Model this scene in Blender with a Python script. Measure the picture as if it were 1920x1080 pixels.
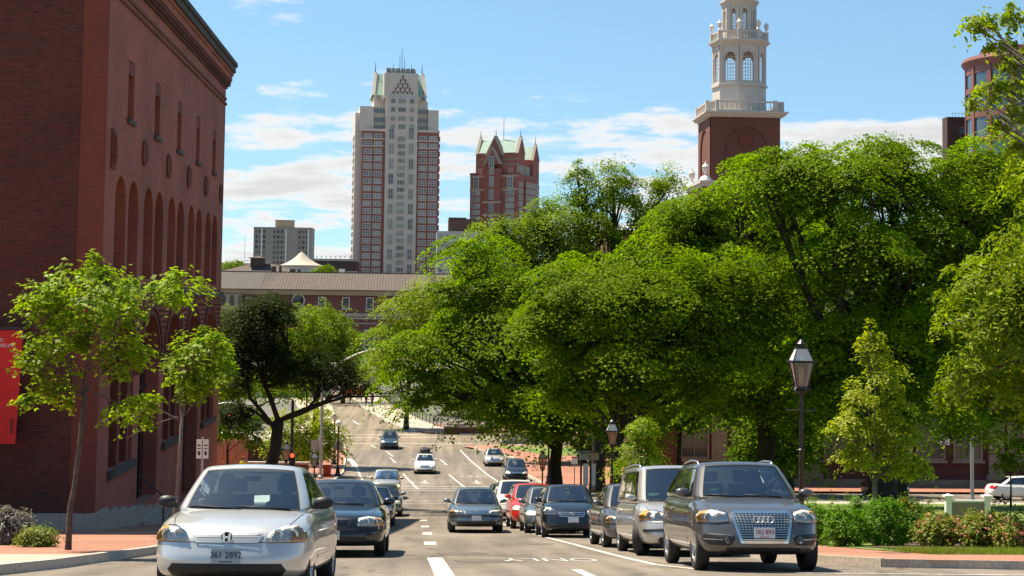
import bpy, bmesh, math, random
import numpy as np
from mathutils import Vector, Matrix
from mathutils.bvhtree import BVHTree

for o in list(bpy.data.objects): bpy.data.objects.remove(o)
scene = bpy.context.scene
col = scene.collection
R = math.radians
PI = math.pi

# ------------------------------------------------------------------ camera
F = 3000.0            # focal length in pixels of the 1920 px wide photograph
ZC = 15.0             # height of the lens above the flat ground at the foot of the hill
YAW, PITCH, ROLL = math.atan(160/3000.), R(4.0), R(0.69)
PY = 572-F*math.tan(PITCH)
_f = np.array([math.sin(YAW)*math.cos(PITCH), math.cos(YAW)*math.cos(PITCH), math.sin(PITCH)])
_r0 = np.array([math.cos(YAW), -math.sin(YAW), 0.]); _u0 = np.cross(_r0, _f)
_u = _u0*math.cos(ROLL)-_r0*math.sin(ROLL); _r = _r0*math.cos(ROLL)+_u0*math.sin(ROLL)
cd = bpy.data.cameras.new('camera'); cam = bpy.data.objects.new('camera', cd); col.objects.link(cam)
cam.matrix_world = Matrix(((_r[0], _u[0], -_f[0], 0), (_r[1], _u[1], -_f[1], 0), (_r[2], _u[2], -_f[2], ZC), (0, 0, 0, 1)))
cd.sensor_width = 36; cd.lens = 36*F/1920; cd.shift_y = (PY-540)/1920.0
cd.clip_start = .1; cd.clip_end = 9000
scene.camera = cam
scene.render.resolution_x, scene.render.resolution_y = 1024, 576

# ------------------------------------------------------------------ sky and sun
SUN_EL, SUN_AZ = R(62), R(-56)          # azimuth from +Y towards +X: the sun stands ahead and to the left
w = bpy.data.worlds.new('World'); scene.world = w; w.use_nodes = True
nt = w.node_tree; N = nt.nodes; LK = nt.links
for n in list(N): N.remove(n)
def wn(t, **k):
    n = N.new(t)
    for a, b in k.items(): setattr(n, a, b)
    return n
def wmath(op, a, b=None, c=None):
    n = wn('ShaderNodeMath', operation=op)
    for i, v in enumerate((a, b, c)):
        if v is None: continue
        if isinstance(v, (int, float)): n.inputs[i].default_value = v
        else: LK.new(v, n.inputs[i])
    return n.outputs[0]
sky = wn('ShaderNodeTexSky', sky_type='NISHITA', sun_disc=False, sun_elevation=SUN_EL, sun_rotation=SUN_AZ,
         altitude=0, air_density=1.0, dust_density=.25, ozone_density=2.2)
hs = wn('ShaderNodeHueSaturation'); hs.inputs['Saturation'].default_value = 1.05; hs.inputs['Hue'].default_value = .485
LK.new(sky.outputs[0], hs.inputs['Color'])
tc = wn('ShaderNodeTexCoord')
lift = wn('ShaderNodeVectorMath', operation='ADD'); lift.inputs[1].default_value = (0, 0, .10); nrm_ = wn('ShaderNodeVectorMath', operation='NORMALIZE')   # clean sea air: no yellow band at the horizon
LK.new(tc.outputs['Generated'], lift.inputs[0]); LK.new(lift.outputs[0], nrm_.inputs[0]); LK.new(nrm_.outputs[0], sky.inputs['Vector'])
sp = wn('ShaderNodeSeparateXYZ'); LK.new(tc.outputs['Generated'], sp.inputs[0])
zz = wmath('ADD', wmath('MAXIMUM', sp.outputs[2], 0.0), .085)
cu = wmath('DIVIDE', sp.outputs[0], zz); cv = wmath('DIVIDE', sp.outputs[1], zz)
cx = wn('ShaderNodeCombineXYZ'); LK.new(cu, cx.inputs[0]); LK.new(cv, cx.inputs[1])
nz = wn('ShaderNodeTexNoise'); nz.inputs['Scale'].default_value = 1.0; nz.inputs['Detail'].default_value = 9; nz.inputs['Roughness'].default_value = .6
mp = wn('ShaderNodeMapping'); mp.inputs['Location'].default_value = (1.3, 14.4, 0); mp.inputs['Scale'].default_value = (2.0, 1.6, 1)
LK.new(cx.outputs[0], mp.inputs[0]); LK.new(mp.outputs[0], nz.inputs['Vector'])
nz2 = wn('ShaderNodeTexNoise'); nz2.inputs['Scale'].default_value = .38; nz2.inputs['Detail'].default_value = 3
LK.new(mp.outputs[0], nz2.inputs['Vector'])
# more cloud low down, where one looks through the layer at a slant
cov = wn('ShaderNodeMapRange', interpolation_type='SMOOTHSTEP'); LK.new(sp.outputs[2], cov.inputs['Value'])
cov.inputs['From Min'].default_value = .105; cov.inputs['From Max'].default_value = .145
cov.inputs['To Min'].default_value = .10; cov.inputs['To Max'].default_value = -.12
dens = wmath('ADD', wmath('ADD', nz.outputs[0], wmath('MULTIPLY', wmath('SUBTRACT', nz2.outputs[0], .5), .45)), cov.outputs[0])
cr = wn('ShaderNodeMapRange', interpolation_type='SMOOTHSTEP'); LK.new(dens, cr.inputs['Value'])
cr.inputs['From Min'].default_value = .53; cr.inputs['From Max'].default_value = .655
shade = wn('ShaderNodeMapRange'); LK.new(dens, shade.inputs['Value'])
shade.inputs['From Min'].default_value = .56; shade.inputs['From Max'].default_value = .78
shade.inputs['To Min'].default_value = 6.2; shade.inputs['To Max'].default_value = 4.5
cc = wn('ShaderNodeMix', data_type='RGBA')
LK.new(wmath('MULTIPLY', cr.outputs[0], .93), cc.inputs['Factor']); LK.new(hs.outputs[0], cc.inputs['A'])
cvec = wn('ShaderNodeVectorMath', operation='SCALE'); cvec.inputs[0].default_value = (1.0, .985, .96); LK.new(shade.outputs[0], cvec.inputs['Scale'])
LK.new(cvec.outputs[0], cc.inputs['B'])
bg = wn('ShaderNodeBackground'); bg.inputs['Strength'].default_value = .088; LK.new(cc.outputs['Result'], bg.inputs['Color'])
wo = wn('ShaderNodeOutputWorld'); LK.new(bg.outputs[0], wo.inputs[0])

sd = bpy.data.lights.new('sun', 'SUN'); sd.energy = 5.0; sd.angle = R(.53); sd.color = (1, .89, .71)
sun = bpy.data.objects.new('sun', sd); col.objects.link(sun)
sdir = Vector((math.sin(SUN_AZ)*math.cos(SUN_EL), math.cos(SUN_AZ)*math.cos(SUN_EL), math.sin(SUN_EL)))
sun.rotation_euler = sdir.to_track_quat('Z', 'Y').to_euler(); sun.location = (-40, 20, 80)
vs = scene.view_settings
vs.view_transform = 'Standard'; vs.look = 'None'; vs.gamma = 1; vs.exposure = .95; vs.use_curve_mapping = False
scene.cycles.max_bounces = 8; scene.cycles.transparent_max_bounces = 16
scene.cycles.diffuse_bounces = 4; scene.cycles.caustics_reflective = False; scene.cycles.caustics_refractive = False

# ------------------------------------------------------------------ the lie of the land
PROF = [(-80, -5.2), (-30, -1.0), (0, 1.45), (10, 2.3), (18.2, 3.25), (24.6, 4.0), (36, 5.4), (48.4, 6.9), (60, 8.2), (70, 9.25), (80, 10.2), (90, 11.0),
        (100, 11.75), (110, 12.4), (126, 13.25), (145, 13.95), (160, 14.3), (180, 14.65), (200, 14.8), (252, 14.9), (6000, 14.9)]
_yy = np.arange(-80, 300, .5); _hh = np.interp(_yy, [p[0] for p in PROF], [p[1] for p in PROF])
_k = np.ones(9)/9; _hs = np.convolve(np.pad(_hh, 4, mode='edge'), _k, mode='valid')
def drop(y): return float(np.interp(y, _yy, _hs))
def gz(y): return ZC-drop(y)                       # height of the ground at depth y
def ray(px, py):
    v = _f+_r*((px-960)/F)-_u*((py-PY)/F); return v/v[1]
def at(px, py, d): v = ray(px, py); return Vector((v[0]*d, d, ZC+v[2]*d))
def G(px, py):
    v = ray(px, py); lo, hi = 3., 2000.
    for i in range(50):
        m = (lo+hi)/2
        if v[2]*m < -drop(m): hi = m
        else: lo = m
    return Vector((v[0]*lo, lo, gz(lo)))
def slope(y): return (gz(y+1.5)-gz(y-1.5))/3

# ------------------------------------------------------------------ materials
M = {}
def new_mat(name):
    m = bpy.data.materials.new(name); m.use_nodes = True; M[name] = m
    return m, m.node_tree.nodes, m.node_tree.links, m.node_tree.nodes['Principled BSDF']
def mat(name, c, rough=.6, metal=0, var=.12, scale=4, bump=0, bscale=40, spec=.5, coat=0, c2=None):
    m, n, l, p = new_mat(name)
    p.inputs['Roughness'].default_value = rough; p.inputs['Metallic'].default_value = metal
    p.inputs['Specular IOR Level'].default_value = spec
    if coat: p.inputs['Coat Weight'].default_value = coat; p.inputs['Coat Roughness'].default_value = .03
    if var or c2:
        t = n.new('ShaderNodeTexCoord'); z = n.new('ShaderNodeTexNoise'); z.inputs['Scale'].default_value = scale; z.inputs['Detail'].default_value = 6
        l.new(t.outputs['Object'], z.inputs['Vector'])
        r = n.new('ShaderNodeValToRGB'); r.color_ramp.elements[0].position = .32; r.color_ramp.elements[1].position = .68
        if c2 is None: a = [x*(1-var) for x in c]; b = [x*(1+var) for x in c]
        else: a, b = c, c2
        r.color_ramp.elements[0].color = (*a, 1); r.color_ramp.elements[1].color = (*b, 1)
        l.new(z.outputs[0], r.inputs[0]); l.new(r.outputs[0], p.inputs['Base Color'])
    else: p.inputs['Base Color'].default_value = (*c, 1)
    if bump:
        t = n.new('ShaderNodeTexCoord'); z = n.new('ShaderNodeTexNoise'); z.inputs['Scale'].default_value = bscale; z.inputs['Detail'].default_value = 4
        l.new(t.outputs['Object'], z.inputs['Vector'])
        b = n.new('ShaderNodeBump'); b.inputs['Strength'].default_value = bump; b.inputs['Distance'].default_value = .02
        l.new(z.outputs[0], b.inputs['Height']); l.new(b.outputs[0], p.inputs['Normal'])
    return m
def brick_mat(name, c1, c2, mortar, bw=.22, bh=.075, ms=.009, dark=None, flat=False, patch=.25):
    m, n, l, p = new_mat(name)
    p.inputs['Roughness'].default_value = .85
    t = n.new('ShaderNodeTexCoord'); s = n.new('ShaderNodeSeparateXYZ'); l.new(t.outputs['Object'], s.inputs[0])
    cb = n.new('ShaderNodeCombineXYZ')
    if flat:
        l.new(s.outputs[0], cb.inputs[0]); l.new(s.outputs[1], cb.inputs[1])
    else:
        sn = n.new('ShaderNodeSeparateXYZ'); l.new(t.outputs['Normal'], sn.inputs[0])
        def mth(op, a, b=None):
            k = n.new('ShaderNodeMath'); k.operation = op; l.new(a, k.inputs[0])
            if b is not None: l.new(b, k.inputs[1])
            return k.outputs[0]
        ax = mth('MULTIPLY', s.outputs[0], mth('ABSOLUTE', sn.outputs[1])); ay = mth('MULTIPLY', s.outputs[1], mth('ABSOLUTE', sn.outputs[0]))
        l.new(mth('ADD', ax, ay), cb.inputs[0]); l.new(s.outputs[2], cb.inputs[1])
    b = n.new('ShaderNodeTexBrick'); l.new(cb.outputs[0], b.inputs['Vector'])
    b.inputs['Scale'].default_value = 1; b.inputs['Brick Width'].default_value = bw; b.inputs['Row Height'].default_value = bh
    b.inputs['Mortar Size'].default_value = ms; b.inputs['Mortar Smooth'].default_value = .2; b.inputs['Bias'].default_value = -.1
    b.inputs['Color1'].default_value = (*c1, 1); b.inputs['Color2'].default_value = (*c2, 1); b.inputs['Mortar'].default_value = (*mortar, 1)
    z = n.new('ShaderNodeTexNoise'); z.inputs['Scale'].default_value = .35; z.inputs['Detail'].default_value = 7; l.new(t.outputs['Object'], z.inputs['Vector'])
    mr = n.new('ShaderNodeMapRange'); l.new(z.outputs[0], mr.inputs['Value']); mr.inputs['From Min'].default_value = .3; mr.inputs['From Max'].default_value = .7
    mr.inputs['To Min'].default_value = 1-patch; mr.inputs['To Max'].default_value = 1+patch*.6
    mx = n.new('ShaderNodeVectorMath'); mx.operation = 'SCALE'; l.new(b.outputs['Color'], mx.inputs[0]); l.new(mr.outputs[0], mx.inputs['Scale'])
    src = mx.outputs[0]
    if dark:      # odd courses of over-burnt, blackish brick
        z3 = n.new('ShaderNodeTexNoise'); z3.inputs['Scale'].default_value = 1; z3.inputs['Detail'].default_value = 3
        mp_ = n.new('ShaderNodeMapping'); mp_.inputs['Scale'].default_value = (2.4, 11, 1); l.new(cb.outputs[0], mp_.inputs[0]); l.new(mp_.outputs[0], z3.inputs['Vector'])
        rr = n.new('ShaderNodeMapRange'); rr.inputs['From Min'].default_value = .55; rr.inputs['From Max'].default_value = .68; l.new(z3.outputs[0], rr.inputs['Value'])
        rr.inputs['To Max'].default_value = .62
        m3 = n.new('ShaderNodeMix'); m3.data_type = 'RGBA'; l.new(rr.outputs[0], m3.inputs['Factor']); l.new(src, m3.inputs['A']); m3.inputs['B'].default_value = (*dark, 1)
        src = m3.outputs['Result']
    l.new(src, p.inputs['Base Color'])
    bp = n.new('ShaderNodeBump'); bp.inputs['Strength'].default_value = .6; bp.inputs['Distance'].default_value = .012; bp.invert = True
    l.new(b.outputs['Fac'], bp.inputs['Height']); l.new(bp.outputs[0], p.inputs['Normal'])
    return m
def leaf_mat(name, dark, light, trans=.4, gloss=.06):
    m, n, l, p = new_mat(name); n.remove(p)
    out = n['Material Output']
    g = n.new('ShaderNodeNewGeometry'); r = n.new('ShaderNodeValToRGB'); l.new(g.outputs['Random Per Island'], r.inputs[0])
    r.color_ramp.elements[0].color = (*dark, 1); r.color_ramp.elements[1].color = (*light, 1)
    t = n.new('ShaderNodeTexCoord'); z = n.new('ShaderNodeTexNoise'); z.inputs['Scale'].default_value = .5; z.inputs['Detail'].default_value = 2
    l.new(t.outputs['Object'], z.inputs['Vector'])
    mr = n.new('ShaderNodeMapRange'); l.new(z.outputs[0], mr.inputs['Value']); mr.inputs['From Min'].default_value = .3; mr.inputs['From Max'].default_value = .7
    mr.inputs['To Min'].default_value = .78; mr.inputs['To Max'].default_value = 1.25
    sc = n.new('ShaderNodeVectorMath'); sc.operation = 'SCALE'; l.new(r.outputs[0], sc.inputs[0]); l.new(mr.outputs[0], sc.inputs['Scale'])
    d = n.new('ShaderNodeBsdfDiffuse'); tr = n.new('ShaderNodeBsdfTranslucent'); gl = n.new('ShaderNodeBsdfGlossy'); gl.inputs['Roughness'].default_value = .5
    gl.inputs['Color'].default_value = (.9, .95, .8, 1)
    l.new(sc.outputs[0], d.inputs[0])
    yl = n.new('ShaderNodeVectorMath'); yl.operation = 'MULTIPLY'; l.new(sc.outputs[0], yl.inputs[0]); yl.inputs[1].default_value = (1.35, 1.5, .5); l.new(yl.outputs[0], tr.inputs[0])
    m1 = n.new('ShaderNodeMixShader'); m1.inputs[0].default_value = trans; l.new(d.outputs[0], m1.inputs[1]); l.new(tr.outputs[0], m1.inputs[2])
    m2 = n.new('ShaderNodeMixShader'); m2.inputs[0].default_value = gloss; l.new(m1.outputs[0], m2.inputs[1]); l.new(gl.outputs[0], m2.inputs[2])
    l.new(m2.outputs[0], out.inputs[0])
    return m
def glass_mat(name, tint, refl=.06, rough=.02):
    m, n, l, p = new_mat(name); n.remove(p); out = n['Material Output']
    t = n.new('ShaderNodeBsdfTransparent'); t.inputs[0].default_value = (*tint, 1)
    g = n.new('ShaderNodeBsdfGlossy'); g.inputs['Roughness'].default_value = rough; g.inputs[0].default_value = (.95, .98, 1, 1)
    fr = n.new('ShaderNodeFresnel'); fr.inputs[0].default_value = 1.52
    ad = n.new('ShaderNodeMath'); ad.operation = 'ADD'; l.new(fr.outputs[0], ad.inputs[0]); ad.inputs[1].default_value = refl
    x = n.new('ShaderNodeMixShader'); l.new(ad.outputs[0], x.inputs[0]); l.new(t.outputs[0], x.inputs[1]); l.new(g.outputs[0], x.inputs[2])
    l.new(x.outputs[0], out.inputs[0])
    return m
def paint(name, c, metal=.0, rough=.35, flake=.0):
    m = mat(name, c, rough=rough, metal=metal, var=.03, scale=2, coat=1.0)
    return m

mat('ground', (.13, .12, .10), .95, var=.3, scale=.05)
mat('lawn', (.10, .15, .02), .95, c2=(.16, .21, .03), scale=3, bump=.8, bscale=60)
mat('mulch', (.10, .06, .035), .95, var=.4, scale=12, bump=1, bscale=50)
mat('concrete', (.42, .34, .26), .9, var=.14, scale=2.5, bump=.25, bscale=60)
mat('concrete_pale', (.45, .39, .32), .9, var=.1, scale=1.5)
mat('granite', (.42, .35, .28), .85, c2=(.60, .52, .43), scale=18, bump=.5, bscale=70)
mat('granite_grey', (.33, .27, .22), .85, c2=(.45, .38, .31), scale=14, bump=.4, bscale=60)
mat('line_white', (.30, .27, .23), .8, c2=(.66, .63, .58), scale=9)
mat('tar', (.115, .090, .070), .85, var=.25, scale=3)
mat('black_iron', (.012, .012, .013), .42, var=.2, scale=8)
mat('dark_metal', (.04, .042, .045), .45, metal=.3, var=.2, scale=8)
mat('galvanized', (.36, .37, .37), .5, metal=.55, var=.15, scale=6)
mat('white_paint', (.78, .76, .70), .55, var=.05, scale=3)
mat('sign_back', (.33, .33, .32), .55, metal=.3, var=.1)
mat('sign_red', (.55, .02, .015), .5, var=.05)
mat('banner_red', (.62, .022, .018), .75, var=.08, scale=2)
mat('planter_red', (.42, .06, .02), .7, var=.1)
mat('frost_glass', (.70, .66, .56), .25, var=.1, scale=6)
mat('lamp_globe', (.85, .82, .72), .2, var=.03)
mat('bark', (.060, .047, .036), .95, c2=(.115, .092, .07), scale=9, bump=1, bscale=25)
mat('bark_dark', (.022, .018, .014), .95, c2=(.05, .04, .03), scale=9, bump=1, bscale=25)
mat('bark_grey', (.13, .10, .08), .9, c2=(.2, .16, .13), scale=9, bump=.7, bscale=30)
mat('window_dark', (.012, .014, .016), .06, var=0, spec=.7)
mat('window_blue', (.05, .10, .13), .06, var=.15, scale=.3, spec=.9)
mat('window_tower', (.09, .105, .115), .12, var=.5, scale=.11, spec=.7)
mat('window_green', (.02, .03, .025), .08, var=.3, scale=.6, spec=.7)
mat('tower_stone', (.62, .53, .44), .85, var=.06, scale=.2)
mat('tower_stone_lit', (.64, .55, .46), .85, var=.06, scale=.2)  # lighter copy of the tower stone, sunlight put into the colour
mat('frame_pale', (.55, .52, .46), .7, var=.04, scale=1)
mat('copper', (.30, .43, .36), .65, var=.08, scale=.3)
mat('copper_dark', (.10, .17, .16), .6, var=.12, scale=.3)
mat('slate_roof', (.083, .060, .047), .8, c2=(.102, .076, .060), scale=.4)
mat('slate_dark', (.066, .054, .047), .8, var=.08, scale=.4)
mat('tent', (.46, .40, .32), .8, var=.05, scale=.5)
mat('grey_roof', (.20, .20, .20), .8, var=.15, scale=.5)
mat('slab_wall', (.36, .32, .27), .85, var=.06, scale=.2)
mat('slab_dark', (.11, .115, .12), .5, var=.2, scale=.5)
mat('beige_wall', (.52, .48, .42), .85, var=.06, scale=.2)
mat('brown_dark', (.07, .04, .035), .85, var=.15, scale=.4)
mat('terracotta', (.42, .15, .07), .85, var=.1, scale=.6)
mat('hall_stone', (.26, .205, .15), .85, var=.1, scale=1.2)  # stone_trim darkened for the hall: tree shade put into the colour
mat('stone_trim', (.40, .335, .265), .85, var=.07, scale=1.2)
mat('stone_beige', (.42, .33, .22), .85, var=.1, scale=.6)
mat('steeple_white', (.55, .50, .44), .7, var=.05, scale=1.2)
mat('steeple_urn', (.72, .68, .62), .6, var=.04, scale=4)
mat('red_granite', (.23, .085, .065), .5, var=.1, scale=.7)
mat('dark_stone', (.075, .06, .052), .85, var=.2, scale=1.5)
mat('orange_panel', (.50, .17, .06), .8, c2=(.30, .18, .12), scale=.8)
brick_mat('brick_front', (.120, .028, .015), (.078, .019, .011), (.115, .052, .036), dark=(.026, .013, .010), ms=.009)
brick_mat('brick_corner', (.20, .044, .025), (.165, .036, .021), (.18, .08, .055), ms=.006, patch=.12)
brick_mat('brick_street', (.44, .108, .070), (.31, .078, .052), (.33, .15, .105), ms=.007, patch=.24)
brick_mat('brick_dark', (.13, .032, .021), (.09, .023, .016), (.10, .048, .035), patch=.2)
brick_mat('brick_station', (.22, .060, .045), (.165, .045, .036), (.2, .12, .1), patch=.12)
brick_mat('brick_tower', (.175, .056, .036), (.130, .043, .029), (.16, .09, .06), patch=.15)
brick_mat('brick_hall', (.135, .033, .026), (.10, .026, .021), (.12, .066, .055), patch=.15)  # hall brick darkened as well, its colour carries the tree shade
brick_mat('brick_sky', (.36, .125, .092), (.30, .105, .080), (.34, .18, .14), bw=.6, bh=.3, ms=.01, patch=.08)  # lightened brick: the haze of distance is put into the colour
brick_mat('brick_hotel', (.36, .120, .085), (.30, .102, .074), (.33, .17, .125), bw=.6, bh=.3, ms=.01, patch=.12)  # paler than the brick itself, distance haze painted into the colour
brick_mat('brick_paving', (.40, .150, .085), (.31, .115, .068), (.36, .24, .16), bw=.21, bh=.105, ms=.008, flat=True, patch=.22)
leaf_mat('leaf_maple', (.105, .170, .003), (.30, .40, .008), .50, .02)
leaf_mat('leaf_elm', (.066, .130, .001), (.225, .320, .002), .50, .006)
leaf_mat('leaf_deep', (.046, .098, .001), (.165, .250, .002), .44, .006)
leaf_mat('leaf_locust', (.11, .160, .003), (.27, .33, .007), .50, .015)
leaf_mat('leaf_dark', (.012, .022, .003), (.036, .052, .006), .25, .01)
leaf_mat('leaf_mid', (.078, .140, .002), (.225, .305, .005), .50, .01)
leaf_mat('leaf_linden', (.15, .20, .003), (.44, .45, .010), .50, .025)
leaf_mat('leaf_yellow', (.15, .19, .004), (.33, .38, .009), .52, .02)
leaf_mat('leaf_box', (.065, .170, .005), (.16, .29, .010), .42, .015)
leaf_mat('leaf_rose', (.10, .15, .010), (.27, .27, .03), .38, .02)
leaf_mat('leaf_hedge', (.050, .105, .004), (.12, .18, .008), .38, .015)
leaf_mat('leaf_grass', (.13, .17, .02), (.26, .27, .04), .4, .03)
leaf_mat('leaf_lavender', (.12, .10, .11), (.22, .19, .20), .3, .03)
leaf_mat('petal_pink', (.45, .10, .10), (.75, .32, .28), .3, .03)
leaf_mat('petal_orange', (.65, .17, .03), (.8, .35, .06), .3, .03)
glass_mat('car_glass', (.52, .60, .60), .13)
glass_mat('lamp_glass', (.50, .44, .38), .08, .2)
glass_mat('car_glass_dark', (.10, .13, .12), .13)
glass_mat('lens_glass', (.95, .95, .93), .03)
mat('rubber', (.018, .018, .018), .75, var=.2, scale=10)
mat('car_black', (.010, .010, .011), .5, var=.1, scale=5)
mat('car_interior', (.035, .035, .038), .8, var=.15, scale=5)
mat('seat_cloth', (.055, .056, .06), .9, var=.1, scale=8)
mat('chrome', (.80, .77, .72), .10, metal=1, var=0)
mat('alloy', (.52, .53, .54), .28, metal=.9, var=.05)
mat('reflector', (.85, .82, .75), .35, metal=.1, var=.25, scale=24)
mat('amber', (.95, .36, .02), .35, var=.1, scale=20)
mat('tail_red', (.50, .012, .012), .2, var=.08, coat=.6)
mat('plate_white', (.70, .71, .70), .5, var=.04)
mat('plate_blue', (.26, .33, .37), .5, c2=(.40, .44, .44), scale=6)
mat('plate_ink', (.03, .05, .10), .6, var=0)
mat('plate_ink_red', (.45, .02, .03), .6, var=0)
mat('sticker', (.30, .55, .42), .6, var=.05)
mat('skin', (.46, .27, .18), .6, var=.05)
mat('skin_dark', (.16, .09, .06), .6, var=.05)
mat('hair', (.02, .014, .01), .6, var=.1)
mat('shirt_yellow', (.72, .60, .03), .8, var=.06)
mat('shirt_red', (.55, .03, .025), .8, var=.06)
mat('shirt_dark', (.03, .035, .045), .85, var=.06)
mat('trousers', (.05, .05, .06), .85, var=.06)
m_, n_, l_, p_ = new_mat('signal_red'); p_.inputs['Base Color'].default_value = (.7, .02, .01, 1); p_.inputs['Emission Color'].default_value = (1, .05, .02, 1); p_.inputs['Emission Strength'].default_value = 2.5
m_, n_, l_, p_ = new_mat('head_lamp_on'); p_.inputs['Base Color'].default_value = (.8, .5, .2, 1); p_.inputs['Emission Color'].default_value = (1, .62, .25, 1); p_.inputs['Emission Strength'].default_value = 2.2

def asphalt(name, a, b):
    m, n, l, p = new_mat(name); p.inputs['Roughness'].default_value = .9; p.inputs['Specular IOR Level'].default_value = .3
    t = n.new('ShaderNodeTexCoord')
    def noise(s, d, mapping=None):
        z = n.new('ShaderNodeTexNoise'); z.inputs['Scale'].default_value = s; z.inputs['Detail'].default_value = d
        if mapping:
            k = n.new('ShaderNodeMapping'); k.inputs['Scale'].default_value = mapping; l.new(t.outputs['Object'], k.inputs[0]); l.new(k.outputs[0], z.inputs['Vector'])
        else: l.new(t.outputs['Object'], z.inputs['Vector'])
        return z.outputs[0]
    r = n.new('ShaderNodeValToRGB'); r.color_ramp.elements[0].position = .3; r.color_ramp.elements[1].position = .7
    r.color_ramp.elements[0].color = (*a, 1); r.color_ramp.elements[1].color = (*b, 1)
    l.new(noise(.25, 8, (1.6, .35, 1)), r.inputs[0])
    fine = n.new('ShaderNodeMapRange'); l.new(noise(28, 5), fine.inputs['Value']); fine.inputs['From Min'].default_value = .3; fine.inputs['From Max'].default_value = .7
    fine.inputs['To Min'].default_value = .86; fine.inputs['To Max'].default_value = 1.14
    s = n.new('ShaderNodeVectorMath'); s.operation = 'SCALE'; l.new(r.outputs[0], s.inputs[0]); l.new(fine.outputs[0], s.inputs['Scale'])
    vo = n.new('ShaderNodeTexVoronoi'); vo.feature = 'DISTANCE_TO_EDGE'; vo.inputs['Scale'].default_value = .23
    wz = n.new('ShaderNodeTexNoise'); wz.inputs['Scale'].default_value = 1.2; l.new(t.outputs['Object'], wz.inputs['Vector'])
    va = n.new('ShaderNodeVectorMath'); va.operation = 'MULTIPLY_ADD'; l.new(wz.outputs['Color'], va.inputs[0]); va.inputs[1].default_value = (1.2, 1.2, 0); l.new(t.outputs['Object'], va.inputs[2])
    l.new(va.outputs[0], vo.inputs['Vector'])
    ck = n.new('ShaderNodeMapRange'); l.new(vo.outputs['Distance'], ck.inputs['Value']); ck.inputs['From Min'].default_value = .002; ck.inputs['From Max'].default_value = .016
    ck.inputs['To Min'].default_value = .55; ck.inputs['To Max'].default_value = 1
    s2 = n.new('ShaderNodeVectorMath'); s2.operation = 'SCALE'; l.new(s.outputs[0], s2.inputs[0]); l.new(ck.outputs[0], s2.inputs['Scale'])
    tk = n.new('ShaderNodeMapRange'); l.new(noise(1, 4, (1.5, .035, 1)), tk.inputs['Value']); tk.inputs['From Min'].default_value = .38; tk.inputs['From Max'].default_value = .62
    tk.inputs['To Min'].default_value = .74; tk.inputs['To Max'].default_value = 1.08
    bl_ = n.new('ShaderNodeMapRange'); l.new(noise(.9, 3), bl_.inputs['Value']); bl_.inputs['From Min'].default_value = .30; bl_.inputs['From Max'].default_value = .40; bl_.inputs['To Min'].default_value = .72; bl_.inputs['To Max'].default_value = 1
    mm = n.new('ShaderNodeMath'); mm.operation = 'MULTIPLY'; l.new(tk.outputs[0], mm.inputs[0]); l.new(bl_.outputs[0], mm.inputs[1])
    s3 = n.new('ShaderNodeVectorMath'); s3.operation = 'SCALE'; l.new(s2.outputs[0], s3.inputs[0]); l.new(mm.outputs[0], s3.inputs['Scale'])
    l.new(s3.outputs[0], p.inputs['Base Color'])
    b = n.new('ShaderNodeBump'); b.inputs['Strength'].default_value = .35; b.inputs['Distance'].default_value = .01; l.new(noise(60, 3), b.inputs['Height']); l.new(b.outputs[0], p.inputs['Normal'])
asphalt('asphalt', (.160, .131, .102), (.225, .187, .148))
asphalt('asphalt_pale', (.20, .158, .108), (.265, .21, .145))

def random_panes(name, a, b):
    # pane tone differs at random from window to window
    n, l = M[name].node_tree.nodes, M[name].node_tree.links; p = n['Principled BSDF']
    oi = n.new('ShaderNodeObjectInfo'); r = n.new('ShaderNodeValToRGB'); r.color_ramp.interpolation = 'EASE'
    r.color_ramp.elements[0].color = (*a, 1); r.color_ramp.elements[1].color = (*b, 1); l.new(oi.outputs['Random'], r.inputs[0]); l.new(r.outputs[0], p.inputs['Base Color'])
random_panes('window_tower', (.045, .055, .06), (.30, .27, .23)); random_panes('slab_dark', (.05, .055, .06), (.17, .165, .155)); random_panes('window_green', (.012, .018, .015), (.10, .09, .07))
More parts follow.
